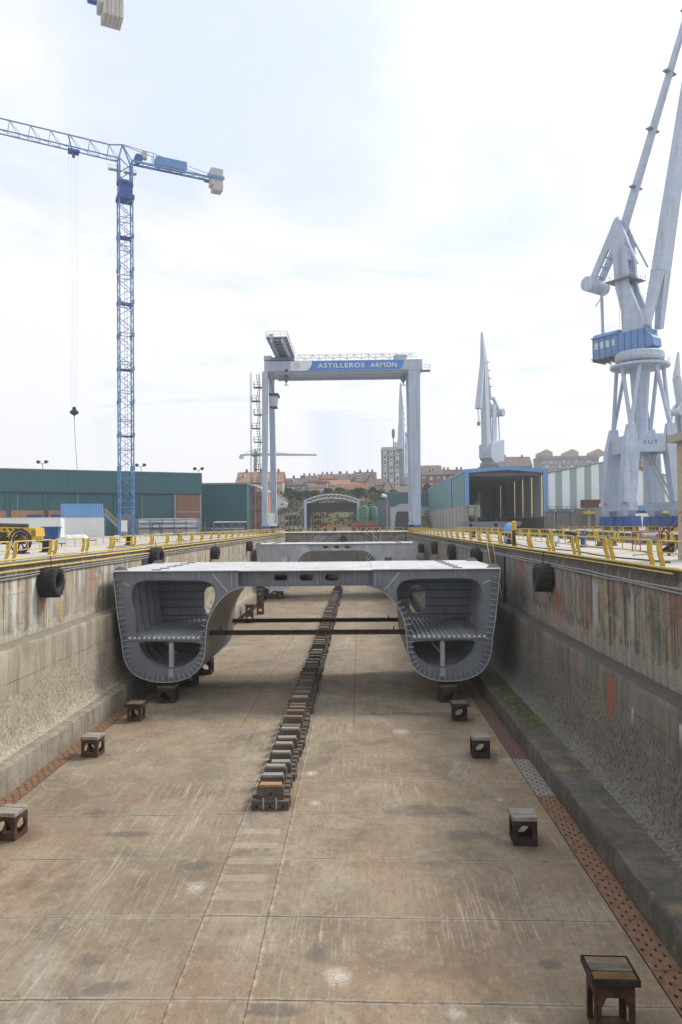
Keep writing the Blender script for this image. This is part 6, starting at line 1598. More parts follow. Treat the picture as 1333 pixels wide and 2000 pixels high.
# ------------------------------------------------------------------ halls and sheds
def facade_frame(pr, pl):
    """origin at the right end of a facade, +x along it to the left end"""
    d = V((pl[0] - pr[0], pl[1] - pr[1])); return math.atan2(d.y, d.x), d.length
def hall_left():
    p1 = at(395, 1040, 150); p0 = at(0, 1040, 132)
    d = V((p0.x - p1.x, p0.y - p1.y)); L = d.length * 1.5; rz = math.atan2(d.y, d.x)
    H = at(395, 925.5, 150).z
    t = thing('warehouse', 'long teal green warehouse with brick panels behind the blue tower crane', 'warehouse', (p1.x, p1.y, 0), rz)
    # local +x to the left along the facade, +y is towards the viewer side? facade faces local +y
    MB().box(0, L, -40, -.3, 0, H - .02).build('wall', M['green'], t)
    k = d.length
    zb = H - 4.1
    MB().box(-.05, L, -.298, .0, zb, H).build('upper_band', M['green'], t)
    MB().box(-.1, L + .1, -40.1, .08, H + .002, H + .18).build('roof_edge', M['grey_mid'], t)
    MB().box(-.05, L, -.29, .06, zb - .22, zb - .002).build('band_flashing', M['grey_dark'], t)
    # pilasters and brick panels
    for f in (.03, .3, .62, .9): MB().tube((k * f + .8, -.2, 0), (k * f + .8, -.2, zb - .25), .09, 8).build('downpipe', M['conduit'], t)
    MB().box(k * .36, k * .36 + 3.4, -.294, -.2, 0, 4.2).build('sliding_door', M['grey_mid'], t)
    for f in (.001, .141, .455, .79, .96): MB().box(k * f, k * f + .4, -.295, -.02, 0, zb - .23).build('pilaster', M['conduit' if f < .2 else 'green'], t)
    MB().box(k * .012, k * .139, -.294, -.12, 2.3, zb - .23).build('brick_panel', M['brick'], t)
    MB().box(k * .012, k * .139, -.119, -.06, 4.6, 4.8).build('lintel', M['conc'], t)
    for a, c in ((.60, .78), (.80, .95), (.97, 1.2)): MB().box(k * a, k * c, -.294, -.12, 0, 5.0 if a < .9 else 4.9).build('brick_panel', M['brick_o'], t)
    for a in (.70, .81): MB().box(k * a, k * a + 2.6, -.119, -.08, 2.2, 4.2).build('roller_shutter', M['blue_deep'], t)
    return t
hall_left()
def block(name, label, x0, x1, y0, y1, z0, z1, mat, cat='building', parts=(), roof=None):
    t = thing(name, label, cat, ((x0 + x1) / 2, y0, z0))
    cx = (x0 + x1) / 2
    MB().box(x0 - cx, x1 - cx, 0, y1 - y0, 0, z1 - z0).build('wall', M[mat], t)
    if roof: MB().box(x0 - cx - .2, x1 - cx + .2, -.2, y1 - y0 + .2, z1 - z0 + .003, z1 - z0 + .4).build('roof', M[roof], t)
    return t
p0, p1 = at(396, 946, 166), at(482, 946, 166)
t = block('warehouse', 'smaller teal green hall to the right of the long warehouse', p0.x - 2, p1.x, 166, 195, 0, p1.z, 'green', 'warehouse', roof='conduit')
MB().box(-5.5, 5.5, -.06, -.002, 0, 1.6).build('plinth', M['grey_mid'], t)
p0, p1 = at(482, 950, 172), at(498, 950, 172); block('brick_building', 'narrow dark red brick building beside the smaller green hall', p0.x, p1.x, 172, 190, 0, p0.z, 'brick', roof='white')
p0, p1 = at(499, 960, 176), at(520, 960, 176); t = block('brick_building', 'orange brick building behind the gantry crane stairs', p0.x, p1.x, 176, 192, 0, p0.z, 'brick_o', roof='white')
# roof floodlight masts of the warehouse
def lamp_mast(px, py, Y, h, label):
    p = at(px, py, Y); t = thing('lamp_mast', label, 'lamp mast', (p.x, Y, p.z - h), 0, 'floodlight masts on the warehouse roof')
    MB().tube((0, 0, 0), (0, 0, h), .07, 8).tube((-.8, 0, h), (.8, 0, h), .05, 6).build('pole', M['grey_mid'], t)
    for s in (-.8, .8): MB().tube((s - .1, -.3, h + .25), (s + .1, .25, h + .4), .36, 12, .2).build('lamp_head', M['grey_dark'], t)
lamp_mast(84, 905, 144, 2.6, 'twin floodlight mast on the warehouse roof left of the blue crane'); lamp_mast(276, 911, 152, 2.4, 'twin floodlight mast on the warehouse roof right of the blue crane'); lamp_mast(389, 918, 156, 2.0, 'twin floodlight mast at the right end of the warehouse roof')

# blue-trimmed open shed over the neighbouring dock
def shed():
    Y = 170.0; x0, x1 = at(911, 950, Y).x, at(1068, 950, Y).x
    zt = at(911, 918, Y).z; zp = at(985, 911.5, Y).z; zt2 = at(1068, 917, Y).z; L = 92; zl = at(911, 986, Y).z
    t = thing('boat_shed', 'open-ended shed with bright blue trim and green striped side over the next dock', 'shed', ((x0 + x1) / 2, Y, 0)); c = (x0 + x1) / 2; a, b_ = x0 - c, x1 - c
    MB().box(a, a + .3, 0, L, zl, zt - .3).build('side_cladding', M['green_stripe'], t)
    MB().box(a - .05, a + .6, .4, L, 0, zl - .003).build('side_wall', M['conc'], t)
    for k in range(13): MB().box(a - .1, a - .052, 3 + 7 * k, 3.8 + 7 * k, 0, zl - .01).build('wall_pier', M['conc_d'], t)
    o = MB().hexa([(a, 0, zt - .3), (0, 0, zp - .3), (0, L, zp - .3), (a, L, zt - .3), (a, 0, zt), (0, 0, zp), (0, L, zp), (a, L, zt)]).hexa([(.001, 0, zp - .3), (b_, 0, zt2 - .3), (b_, L, zt2 - .3), (.001, L, zp - .3), (.001, 0, zp), (b_, 0, zt2), (b_, L, zt2), (.001, L, zp)]).build('roof', M['interior'], t)
    # right side: dark sheets with open daylight strips between
    n = 9
    for k in range(n):
        y0 = 1.5 + (L - 2) * k / n; gap = 2.5 if k in (0, 1, 2, 3, 5) else .4; MB().box(b_ - .3, b_, y0 + gap, y0 + (L - 2) / n, 3.2, zt2 - .31).build('side_sheet', M['interior'], t)
        gap > 1 and MB().box(b_ - .2, b_ - .15, y0 + .4, y0 + gap - .001, 3.6 + k * .5, zt2 - .9).build('translucent_strip', M['strip_yellow'], t)
        MB().box(b_ - .5, b_ - .31, y0, y0 + .35, 0, zt2 - .3).build('column', M['grey_dark'], t)
    MB().box(b_ - .35, b_ + .6, 1.2, L, 0, 3.15).build('side_wall', M['conc_d'], t)
    MB().box(a, b_, L - .2, L, 8.5, zt - .31).build('end_sheet', M['interior'], t)
    b = MB()
    for k in range(12): y = 2 + 7.6 * k; b.box(a + .5, b_ - .5, y, y + .35, zt - 1.3, zt - .6); b.box(a + .31, a + .8, y, y + .5, 0, zt - .61)
    b.build('roof_truss', M['grey_mid'], t)
    for k in range(6):  # pale roof strips added to brighten the inside of the shed
        for u0, u1, s_ in ((.35, .6, 1), (-.6, -.35, -1)): MB().box(b_ * u0 if s_ > 0 else a * .6, b_ * u1 if s_ > 0 else a * .35, 4 + 14 * k, 9 + 14 * k, zt - .56, zt - .5).build('translucent_strip', M['strip_yellow'], t)
    # trim
    MB().hexa([(a - .3, -.3, zt - .75), (0, -.3, zp - .75), (0, -.004, zp - .75), (a - .3, -.004, zt - .75), (a - .3, -.3, zt + .15), (0, -.3, zp + .15), (0, -.004, zp + .15), (a - .3, -.004, zt + .15)]).hexa([(.001, -.3, zp - .75), (b_ + .3, -.3, zt2 - .75), (b_ + .3, -.004, zt2 - .75), (.001, -.004, zp - .75), (.001, -.3, zp + .15), (b_ + .3, -.3, zt2 + .15), (b_ + .3, -.004, zt2 + .15), (.001, -.004, zp + .15)]).build('blue_trim', M['blue_cont'], t)
    for s, z in ((a - .3, zl - .2), (b_ - .6, 4.2)): MB().box(s, s + .9, -.28, -.003, z, zt - .76).build('blue_trim', M['blue_cont'], t)
    MB().box(a - .2, a - .004, .05, L, zt - .35, zt + .05).build('blue_trim', M['blue_cont'], t)
    MB().box(a - .25, a - .103, 26, 27.6, zl - .2, zt - .36).build('blue_trim', M['blue_cont'], t)
    b = MB(); MBp = [(a - .3, 0, zl - .1), (a + 4.5, -2.5, zl - .2)]
    b.box(a - .4, a + 2.2, -3.4, -.31, zl - .7, zl - .5); 
    for y in (-3.3, -.6):
        b.tube((a + 2.1, y, zl - .5), (a + 2.1, y, zl + .7), .06, 5); b.tube((a + 1.8, y, 0), (a + 1.8, y, zl - .7), .14, 6)
    b.build('landing', M['grey_mid'], t)
    b = MB().box(b_ - 1.2, b_ + 5.5, -4.4, -3.0, 4.1, 4.3)
    for x in (b_ - 1, b_ + 1.2, b_ + 3.4, b_ + 5.4): b.tube((x, -4.3, 4.3), (x, -4.3, 5.4), .06, 5)
    b.tube((b_ - 1, -4.3, 5.4), (b_ + 5.4, -4.3, 5.4), .06, 5); b.build('landing', M['blue_deep'], t)
    MB().box(b_ + 1, b_ + 2.2, -4.3, -3.1, 0, 4.09).build('pier', M['conc_d'], t); MB().box(b_ + 4.3, b_ + 5.3, -4.3, -3.1, 0, 4.09).build('pier', M['conc_d'], t)
shed()
# ship block stored inside the shed mouth
p = at(955, 1024, 164); t = thing('hull_block', 'low pale grey hull block with two round holes at the mouth of the blue-trimmed shed', 'hull block', (p.x - 1, 164, 0))
b = MB().plate([[(-6, .5), (6.5, .5), (8.2, 1.4), (8.2, 2.2), (-6, 2.2)]] + [[(x + .4 * math.cos(2 * PI * i / 12), 1.4 + .4 * math.sin(2 * PI * i / 12)) for i in range(12)] for x in (-3, 2.6, 6.6)], lambda u, v, q: (u, q, v), 0, .1); b.build('side_plate', M['hull'], t)
MB().box(-6, 8.2, .102, 3, 2.1, 2.2).box(-6, 6.5, .102, 3, .5, .6).build('deck_plate', M['hull'], t); MB().box(-5, -4, 0, 3, 0, .49).build('support', M['rust_dark'], t); MB().box(5, 6, 0, 3, 0, .49).build('support', M['rust_dark'], t)
# white and grey-green striped hall
def stripe_hall():
    Y = 222.0; pts = [at(1074, 924, Y), at(1180, 903.5, Y), at(1264, 921, Y)]
    x0 = pts[0].x; xm = pts[1].x; x1 = at(1352, 940, Y).x
    z0, zm = pts[0].z, pts[1].z; z1 = zm - (pts[1].z - pts[2].z) / (pts[2].x - pts[1].x) * (x1 - xm); zb = at(1180, 993, Y).z
    t = thing('striped_hall', 'large hall with white and grey-green vertical stripes behind the big portal crane', 'hall', (x0, Y, 0))
    pf = lambda u, v, q: (u, q, v)
    MB().plate([[(0, zb), (x1 - x0, zb), (x1 - x0, z1), (xm - x0, zm), (0, z0)]], pf, 0, .3).build('gable_wall', M['stripe'], t)
    MB().box(-.0, .3, .302, 60, zb, z0 - .1).build('side_wall', M['stripe'], t)
    MB().box(-1, x1 - x0, -.6, 60, 0, zb - .004).build('base_wall', M['conc_d'], t)
    MB().hexa([(-.3, -.3, z0), (xm - x0, -.3, zm), (xm - x0, 60, zm), (-.3, 60, z0), (-.3, -.3, z0 + .3), (xm - x0, -.3, zm + .3), (xm - x0, 60, zm + .3), (-.3, 60, z0 + .3)]).hexa([(xm - x0 + .001, -.3, zm), (x1 - x0, -.3, z1), (x1 - x0, 60, z1), (xm - x0 + .001, 60, zm), (xm - x0 + .001, -.3, zm + .3), (x1 - x0, -.3, z1 + .3), (x1 - x0, 60, z1 + .3), (xm - x0 + .001, 60, zm + .3)]).build('roof', M['grey_mid'], t)
    for k in range(9): MB().box(1 + 5 * k, 1.9 + 5 * k, -.7, -.603, 0, zb - .3).build('base_pier', M['conc'], t)
    MB().box(9, x1 - x0, -3.4, -.61, zb - 1.7, zb - 1.5).box(9, x1 - x0, -3.4, -3.3, zb - 1.499, zb - .9).build('walkway', M['yellow_pale'], t)
stripe_hall()
p = at(1157, 984, 214); container(p.x, 214, 6.1, 2.4, 2.4, 0, M['rust'], 'rusty red container on the walkway before the striped hall', z=at(1157, 992, 214).z, doors=False)
p = at(1246, 996, 200); t = thing('site_cabin', 'long white cabin with a blue roof seen between the portal crane legs', 'cabin', (p.x, 200, 0))
MB().box(-5, 5, 0, 3, 0, 4.2).build('wall', M['white'], t); MB().box(-5.3, 5.3, -.5, 3.2, 4.9, 6.3).build('roof', M['blue'], t); MB().box(-4.8, 4.8, .2, 2.8, 4.203, 4.89).build('clerestory', M['grey_dark'], t)
p = at(1192, 991, 190); t = thing('rolled_sheets', 'row of cream rolls lying by the foot of the portal crane', 'rolls', (p.x, 190, at(1192, 994, 190).z - 1)); b = MB()
for k in range(5): b.tube((-2.6 + 1.3 * k, -.5, .95 + 1), (-1.4 + 1.3 * k, .6, .95 + 1), .55, 10)
b.build('roll', M['cream'], t); MB().box(-3.5, 3.8, -1, 1, -4.6 + 1, .35 + 1).build('trestle', M['grey_mid'], t)

# arched truss hangar beyond the dock head
def hangar():
    Y = 218.0; x0, x1 = at(597, 1000, Y).x, at(700.5, 1000, Y).x; c = (x0 + x1) / 2; w = (x1 - x0) / 2
    ze = at(597, 984, Y).z; zc = at(655, 973.5, Y).z + .2; th = 1.15
    t = thing('arched_hangar', 'open hangar with a pale arched roof truss at the far end of the dock', 'hangar', (c, Y, 0))
    for s in (-1, 1): MB().box(s * w - .4, s * w + .4, -.4, .4, 0, ze + 1.2).build('column', M['grey_blue' if s < 0 else 'galv'], t)
    b = MB(); n = 12
    top = [(-w + 2 * w * i / n, ze + 1.1 + (zc - ze) * (1 - (2 * i / n - 1) ** 2) ** 1.0) for i in range(n + 1)]
    bot = [(x, z - th) for x, z in top]
    for q in (0, 1):
        pass
    for (a, c_), (d, e) in ((p, q) for p, q in zip(zip(top, bot), zip(top[1:], bot[1:]))):
        b.bar((a[0], 0, a[1]), (d[0], 0, d[1]), .22); b.bar((c_[0], 0, c_[1]), (e[0], 0, e[1]), .22); b.bar((a[0], 0, a[1]), (e[0], 0, e[1]), .13); b.bar((c_[0], 0, c_[1]), (a[0], 0, a[1]), .13)
    b.build('roof_truss', M['white'], t)
    b = MB()
    for (a, d) in zip(top, top[1:]): b.hexa([(a[0], .5, a[1] - .1), (d[0], .5, d[1] - .1), (d[0], 24, d[1] - .1), (a[0], 24, a[1] - .1), (a[0], .5, a[1]), (d[0], .5, d[1]), (d[0], 24, d[1]), (a[0], 24, a[1])])
    b.build('roof', M['grey_mid'], t)
    for s in (-1, 1): MB().box(s * w - .15, s * w + .15, .5, 24, 0, ze + .9).build('side_wall', M['pl_dark'], t)
    MB().box(-w + .2, w - .2, 23.6, 23.9, ze - 2.2, ze + .9).build('end_wall', M['corr_grey'], t)
hangar()
def tank(px, Y, d, h, label, mat='tank'):
    p = at(px, 1000, Y); t = thing('storage_tank', label, 'tank', (p.x, Y, 0), 0, 'green tanks beside the hangar')
    MB().lathe([(d / 2, 0), (d / 2, h), (d / 2 * .7, h + .7), (0, h + .9)], Matrix(), 20).build('shell', M['tank_green'], t, smooth=True); MB().lathe([(d / 2 + .1, h * .55), (d / 2 + .1, h * .58)], Matrix(), 20).build('hoop', M['grey_dark'], t)
M['tank_green'] = paint('green_tank_paint', (.065, .17, .12), .5, .4, None, .5)
tank(711, 214, 3.0, 6.6, 'green cylindrical tank, left of the pair beside the hangar'); tank(729, 216, 3.0, 6.4, 'green cylindrical tank, right of the pair beside the hangar')
p = at(719, 985, 224); t = block('green_box_building', 'flat bright green sheet building above the two tanks', at(703, 985, 224).x, at(737, 985, 224).x, 224, 230, 0, at(719, 989, 224).z, 'tank_green', roof='grey_dark')
p = at(754, 985, 232); t = block('green_box_building', 'dark green shed with a sloping roof behind the lamp post', at(738, 985, 232).x, at(762, 985, 232).x, 232, 245, 0, at(754, 976, 232).z, 'pl_dark', roof='grey_dark')
t = block('green_box_building', 'long dull green hall between the lamp post and the blue-trimmed shed', at(755, 965, 262).x, at(836, 965, 262).x, 262, 290, 0, at(790, 963, 262).z, 'green', roof='grey_mid')
MB().box(-7, 15, -.1, -.003, 0, 8).build('lower_wall', M['corr_grey'], t)
p0, p1 = at(763, 1000, 212), at(803, 1000, 212); t = thing('white_shed', 'pale grey shed with a dark open door beside the right gantry leg', 'shed', ((p0.x + p1.x) / 2, 212, 0)); w = (p1.x - p0.x) / 2; h0, h1 = at(763, 994, 212).z, at(785, 984, 212).z
MB().plate([[(-w, 0), (-w * .62, 0), (-w * .5, h0 * .7), (-w * .35, h0 - .8), (w, h0 - .8), (w, 0), (w * 1.2, 0), (w * 1.2, h1), (0, h1), (-w, h0)]], lambda u, v, q: (u, q, v), 0, .3).build('wall', M['corr_grey'], t)
MB().box(-w * .7, w, .31, .6, 0, h0 - .3).build('door', M['grey_dark'], t); MB().box(-w, w * 1.2, .7, 14, h0 - .4, h0).build('roof', M['grey_mid'], t)
# lamp post, vehicles and stacks at the dock head
p = at(757, 1030, 190); t = thing('lamp_post', 'tall grey lamp post with a round head near the tanks', 'lamp post', (p.x, 190, 0)); h = at(757, 968, 190).z
MB().tube((0, 0, 0), (0, 0, h), .2, 10, .14).build('pole', M['conduit'], t); MB().tube((-1.3, -.2, h + .1), (-.1, 0, h - .2), .5, 12, .3).build('lamp_head', M['white'], t)
def loader(px, Y, mat, label, flip=1):
    p = at(px, 1026, Y); t = thing('work_vehicle', label, 'work vehicle', (p.x, Y, 0)); f = flip
    MB().box(-1.9, 1.9, -.9, .9, .6, 1.5).hexa([(f * .2 - .9, -.8, 1.502), (f * .2 + .9, -.8, 1.502), (f * .2 + .9, .8, 1.502), (f * .2 - .9, .8, 1.502), (f * .2 - .7, -.7, 2.8), (f * .2 + .7, -.7, 2.8), (f * .2 + .7, .7, 2.8), (f * .2 - .7, .7, 2.8)]).build('body', mat, t)
    MB().box(f * .2 - .6, f * .2 + .6, -.83, -.74, 1.75, 2.5).build('window', M['glass'], t)
    for x in (-1.2, 1.2): MB().tube((x, -1, .55), (x, 1, .55), .55, 14).build('wheel', M['rubber'], t)
    MB().bar((f * 1.8, 0, 1.3), (f * 3.4, 0, 2.6), .35).build('arm', mat, t)
loader(645, 198, M['orange'], 'orange work vehicle parked in front of the arched hangar'); loader(700, 200, M['red'], 'red work vehicle parked right of the hangar mouth', -1); loader(727, 196, M['red'], 'small red machine parked in front of the green tanks', -1)
def stack(px0, px1, Y, zt, label, mat):
    a, c = at(px0, 1020, Y).x, at(px1, 1020, Y).x; t = thing('material_rack', label, 'storage rack', ((a + c) / 2, Y, 0)); w = (c - a) / 2; b = MB()
    for k in range(5):
        x = -w + 2 * w * k / 4
        for y in (0, 1.5): b.box(x - .06, x + .06, y, y + .12, 0, zt)
    for z in (zt * .35, zt * .7, zt - .1): b.box(-w, w, 0, 1.6, z, z + .08)
    b.build('frame', M[mat], t); rnd = random.Random(px0); b = MB()
    for z in (.1, zt * .35 + .085, zt * .7 + .085):
        x = -w + .3
        while x < w - .8: l = rnd.uniform(.5, 1.1); b.box(x, x + l * .8, .2, 1.3, z, z + rnd.uniform(.3, zt * .25)); x += l
    b.build('goods', M['rust'], t)
stack(556, 590, 196, 4.6, 'open steel rack with goods left of the arched hangar', 'grey_mid'); stack(611, 632, 205, 5.2, 'rusty shelving inside the mouth of the arched hangar', 'rust')
# far small tower crane
p = at(499, 890, 520); t = thing('tower_crane', 'small distant pale tower crane with a long jib behind the gantry crane', 'tower crane', (p.x, 520, 0), .35); H = p.z
MB().box(-1, 1, -1, 1, 0, H + 3).build('mast', M['grey_mid'], t); MB().bar((0, 0, H + 1), (46, 0, H + 1.5), 1.4, 2.0, .8, 1.2).build('jib', M['galv'], t); MB().bar((0, 0, H + 1), (-11, 0, H), 1.4, 1.2).build('counter_jib', M['galv'], t)
MB().box(-11.5, -8.5, -1, 1, H - 2.4, H - .6).build('counterweight', M['ballast'], t); MB().bar((0, 0, H + 5), (24, 0, H + 2), .25).bar((0, 0, H + 5), (-9, 0, H + .6), .25).bar((0, 0, H), (0, 0, H + 5), .8).build('tie_bar', M['grey_mid'], t)

# ------------------------------------------------------------------ hill, houses and trees
def hz(x, y):
    s = max(0, min(1, (y - 240) / 52)); q = max(0, min(1, (y - 305) / 115)); h = 12.5 * s * s * (3 - 2 * s) + 10 * q * q * (3 - 2 * q)
    h += 12 * max(0, min(1, (y - 430) / 220))
    return h + (1.2 * math.sin(x * .05 + y * .03) + .7 * math.sin(x * .13 - y * .08)) * s - .4
b = MB(); nx_, ny_ = 70, 40; X0, X1, YY0, YY1 = -660, 680, 238, 880
for j in range(ny_ + 1):
    for i in range(nx_ + 1): x = X0 + (X1 - X0) * i / nx_; y = YY0 + (YY1 - YY0) * (j / ny_) ** 1.4; b.v.append((x, y, hz(x, y)))
for j in range(ny_):
    for i in range(nx_): k = j * (nx_ + 1) + i; b.f.append((k, k + 1, k + nx_ + 2, k + nx_ + 1))
tag(b.build('hillside', M['hill'], smooth=True, fix=False), kind='structure')
rnd = random.Random(5)
def leaves(b, c, rx, ry, rz_, n, s):
    for _ in range(n):
        while True:
            p = V((rnd.uniform(-1, 1), rnd.uniform(-1, 1), rnd.uniform(-1, 1)))
            if .25 < p.length < 1: break
        q = V((c[0] + p.x * rx, c[1] + p.y * ry, c[2] + p.z * rz_)); a = V((rnd.gauss(0, 1), rnd.gauss(0, 1), rnd.gauss(0, .6))).normalized(); d = a.cross(V((rnd.gauss(0, 1), rnd.gauss(0, 1), rnd.gauss(0, 1)))).normalized()
        k = s * rnd.uniform(.6, 1.4); b.add([q - a * k, q + d * k * .7, q + a * k, q - d * k * .7], [(0, 1, 2, 3)])
b = MB()
for _ in range(1100):
    x = rnd.uniform(-95, 40); y = rnd.uniform(247, 318)
    if rnd.random() < .3 and (x > -10 or y < 258): continue
    r = rnd.uniform(1.0, 2.8); leaves(b, (x, y, hz(x, y) + r * .4), r * 1.3, r * 1.3, r * .8, 34, .42)
tag(b.build('undergrowth', M['scrub'], fix=False), 'tangled green scrub covering the slope below the houses', 'undergrowth', kind='stuff')
def tree(px, py, Y, r, h, label):
    p = at(px, py, Y); z = hz(p.x, Y); top = p.z; t = thing('tree', label, 'tree', (p.x, Y, z)); H = max(3, top - z)
    MB().tube((0, 0, -.5), (.2, 0, H - r * .6), .3, 8, .12).bar((0, 0, H * .5), (r * .5, .3, H * .8), .14).bar((0, 0, H * .45), (-r * .5, -.2, H * .78), .14).build('trunk', M['bark'], t)
    b = MB()
    for _ in range(16):
        a = rnd.uniform(0, 2 * PI); q = rnd.uniform(.1, .75) * r; leaves(b, (q * math.cos(a), q * math.sin(a), H - h * .5 + rnd.uniform(-.4, .35) * h), r * .45, r * .45, h * .28, 110, .32)
    b.build('crown', M['leaf'], t, fix=False)
tree(716, 956, 300, 3.6, 6.5, 'dark clipped round tree above the green tanks'); tree(742, 960, 296, 2.6, 4, 'mid green tree between the tower block and the dark round tree'); tree(768, 958, 300, 4, 5, 'leafy green tree in front of the beige gabled house')
tree(664, 975, 290, 3, 4, 'small green tree on the slope above the arched hangar'); tree(836, 945, 330, 2.6, 4, 'small bright green tree by the red brick apartments'); tree(604, 970, 285, 3.4, 4, 'bushy green tree on the slope left of the hangar roof'); tree(570, 968, 288, 3, 4, 'bushy tree on the slope beside the gantry leg')

def house(px0, px1, py_eave, py_ridge, Y, depth, wall, roof, label, rows=2, cols=3, ridge='x', chim=0, dorm=0, zb=None, win='pane_pale', group=None, py_base=None):
    a, c = at(px0, py_eave, Y), at(px1, py_eave, Y); cx = (a.x + c.x) / 2; w = (c.x - a.x) / 2
    ze = at((px0 + px1) / 2, py_eave, Y).z; zr = at((px0 + px1) / 2, py_ridge, Y + (depth / 2 if ridge == 'x' else 0)).z
    z0 = hz(cx, Y) - 3 if zb is None else zb
    zbv = at((px0 + px1) / 2, py_base, Y).z if py_base else z0 + 4
    t = thing('house', label, 'house', (cx, Y, z0)); e = ze - z0; r = zr - z0
    wl = MB().box(-w, w, 0, depth, 0, e); 
    if ridge == 'y': wl.plate([[(-w, e + .001), (w, e + .001), (0, r)]], lambda u, v, q: (u, q, v), 0, .3)
    wl.build('wall', M[wall], t)
    b = MB(); o = .4
    if ridge == 'x':
        for s, y0, y1 in ((0, -o, depth / 2), (1, depth + o, depth / 2 + .001)):
            b.hexa([(-w - o, y0, e - .1), (w + o, y0, e - .1), (w + o, y1, r), (-w - o, y1, r), (-w - o, y0, e + .15), (w + o, y0, e + .15), (w + o, y1, r + .25), (-w - o, y1, r + .25)])
        b.plate([[(.2, e + .002), (depth - .2, e + .002), (depth / 2, r - .1)]], lambda u, v, q: (q, u, v), -w + .01, -w + .2); b.plate([[(.2, e + .002), (depth - .2, e + .002), (depth / 2, r - .1)]], lambda u, v, q: (q, u, v), w - .2, w - .01)
    else:
        for s in (-1, 1): b.hexa([(s * (w + o), -o, e - .1), (0 + s * .001, -o, r), (s * .001, depth, r), (s * (w + o), depth, e - .1), (s * (w + o), -o, e + .15), (s * .001, -o, r + .25), (s * .001, depth, r + .25), (s * (w + o), depth, e + .15)])
    ro = b.build('roof', M[roof], t)
    for k in range(chim): x = -w + 2 * w * (k + .5) / max(1, chim) + rnd.uniform(-1, 1); MB().box(x - .45, x + .45, depth / 2 - .5 if ridge == 'x' else depth * .4, depth / 2 + .5 if ridge == 'x' else depth * .4 + 1, r - .8, r + 1.4).build('chimney', M['brick'], ro)
    for k in range(dorm):
        x = -w + 2 * w * (k + .5) / dorm; f = .45; y = -o + (depth / 2 + o) * f; z = e + (r - e) * f
        if k % 2: MB().box(x - .5, x + .5, y - .35, y + .35, z - .0, z + .42).build('skylight', M['pane_pale'], ro)
        else: d = MB().box(x - .9, x + .9, y - .5, y + 2, z - .2, z + 1.5).build('dormer', M['pl_white'], ro); MB().box(x - .6, x + .6, y - .56, y - .502, z + .2, z + 1.2).build('pane', M['glass'], d)
    hh = (ze - zbv) / max(1, rows)
    for i in range(rows):
        for j in range(cols):
            x = -w + 2 * w * (j + .5) / cols; z = zbv - z0 + hh * (i + .28)
            f = MB().box(x - .62, x + .62, -.06, .05, z, z + hh * .5).build('window', M[win], t)
            if Y < 400 and (i + j) % 2: MB().box(x - .5, x + .5, -.08, -.062, z + .1, z + hh * .3).build('pane', M['glass'], f)
    return t
house(462, 552, 943, 923, 300, 14, 'pl_beige', 'tile_o', 'long house with an orange tiled roof left of and behind the left gantry legs', 1, 7, chim=3, dorm=4, py_base=955)
house(522, 561, 979, 964, 270, 9, 'pl_white', 'tile_o', 'small white gabled house at the foot of the left gantry legs', 1, 2, ridge='y', py_base=990)
house(559, 598, 948, 935, 310, 12, 'pl_brown', 'tile_b', 'brown house with a dark tiled roof beside the grey flat-roofed house', 2, 4, chim=2, dorm=2, py_base=971)
house(596, 640, 941, 940, 306, 12, 'pl_grey', 'tile_b', 'grey house with three pale upper windows above the arched hangar', 2, 4, py_base=967, win='pane_pale')
house(628, 640, 943, 942, 304, 10, 'pl_beige', 'tile_b', 'narrow beige wall house beside the grey house', 1, 1, py_base=970)
house(588, 622, 938, 930, 352, 14, 'pl_brown', 'tile_b', 'brown roofed terrace house with chimneys on the skyline, left of the terrace row', 1, 4, chim=3, dorm=3, py_base=948)
house(620, 668, 936, 927, 366, 14, 'pl_beige', 'tile_r', 'reddish roofed terrace house on the skyline in the middle of the row', 1, 5, chim=4, dorm=3, py_base=946)
house(604, 632, 953, 946, 300, 9, 'pl_white', 'tile_r', 'small white house with a reddish roof in front of the grey house', 1, 3, chim=1, py_base=966)
house(640, 682, 949, 939, 312, 10, 'pl_white', 'tile_o', 'white house with a bright orange roof in the middle of the slope', 1, 3, py_base=962)
house(662, 720, 957, 946, 304, 10, 'pl_brown', 'tile_r', 'low wide house with a pinkish tiled roof above the hangar', 1, 5, py_base=966)
house(660, 697, 939, 926, 345, 15, 'pl_beige', 'tile_b', 'dark roofed terrace house with dormers and chimneys, above the orange roofs', 1, 4, chim=3, dorm=4, py_base=950)
house(696, 735, 941, 923, 338, 15, 'pl_brown', 'tile_b', 'dark roofed terrace house with white dormers beside the gabled end house', 1, 4, chim=3, dorm=4, py_base=952)
house(676, 704, 952, 944, 308, 9, 'pl_white', 'tile_o', 'small pale house with an orange roof above the right end of the hangar', 1, 3, py_base=963)
house(714, 737, 944, 926, 330, 12, 'brick_t', 'tile_b', 'gabled end house with a patterned triangular front', 2, 2, ridge='y', py_base=962)
house(735, 752, 948, 936, 318, 10, 'pl_beige', 'tile_b', 'small cream house between the gabled house and the tower block', 2, 2, py_base=965)
house(748, 766, 954, 937, 312, 10, 'pl_beige', 'tile_r', 'pale yellow gabled house in front of the tower block', 2, 2, ridge='y', py_base=962)
house(664, 700, 971, 966, 290, 6, 'pl_white', 'corr_grey', 'low white shed with a sheet roof on the slope', 1, 4, py_base=975)
house(821, 864, 928, 910, 330, 14, 'brick', 'tile_b', 'red brick apartment house with a dark roof right of the gantry leg', 2, 3, dorm=4, py_base=955)
house(862, 912, 927, 918, 360, 14, 'brick', 'tile_b', 'dark roofed house with chimneys behind the green striped shed', 1, 4, chim=4, py_base=940)
house(975, 1040, 911, 893, 420, 16, 'brick', 'tile_b', 'brown hipped roof behind the blue-trimmed shed, with a white stair head', 1, 4, chim=2, py_base=930)
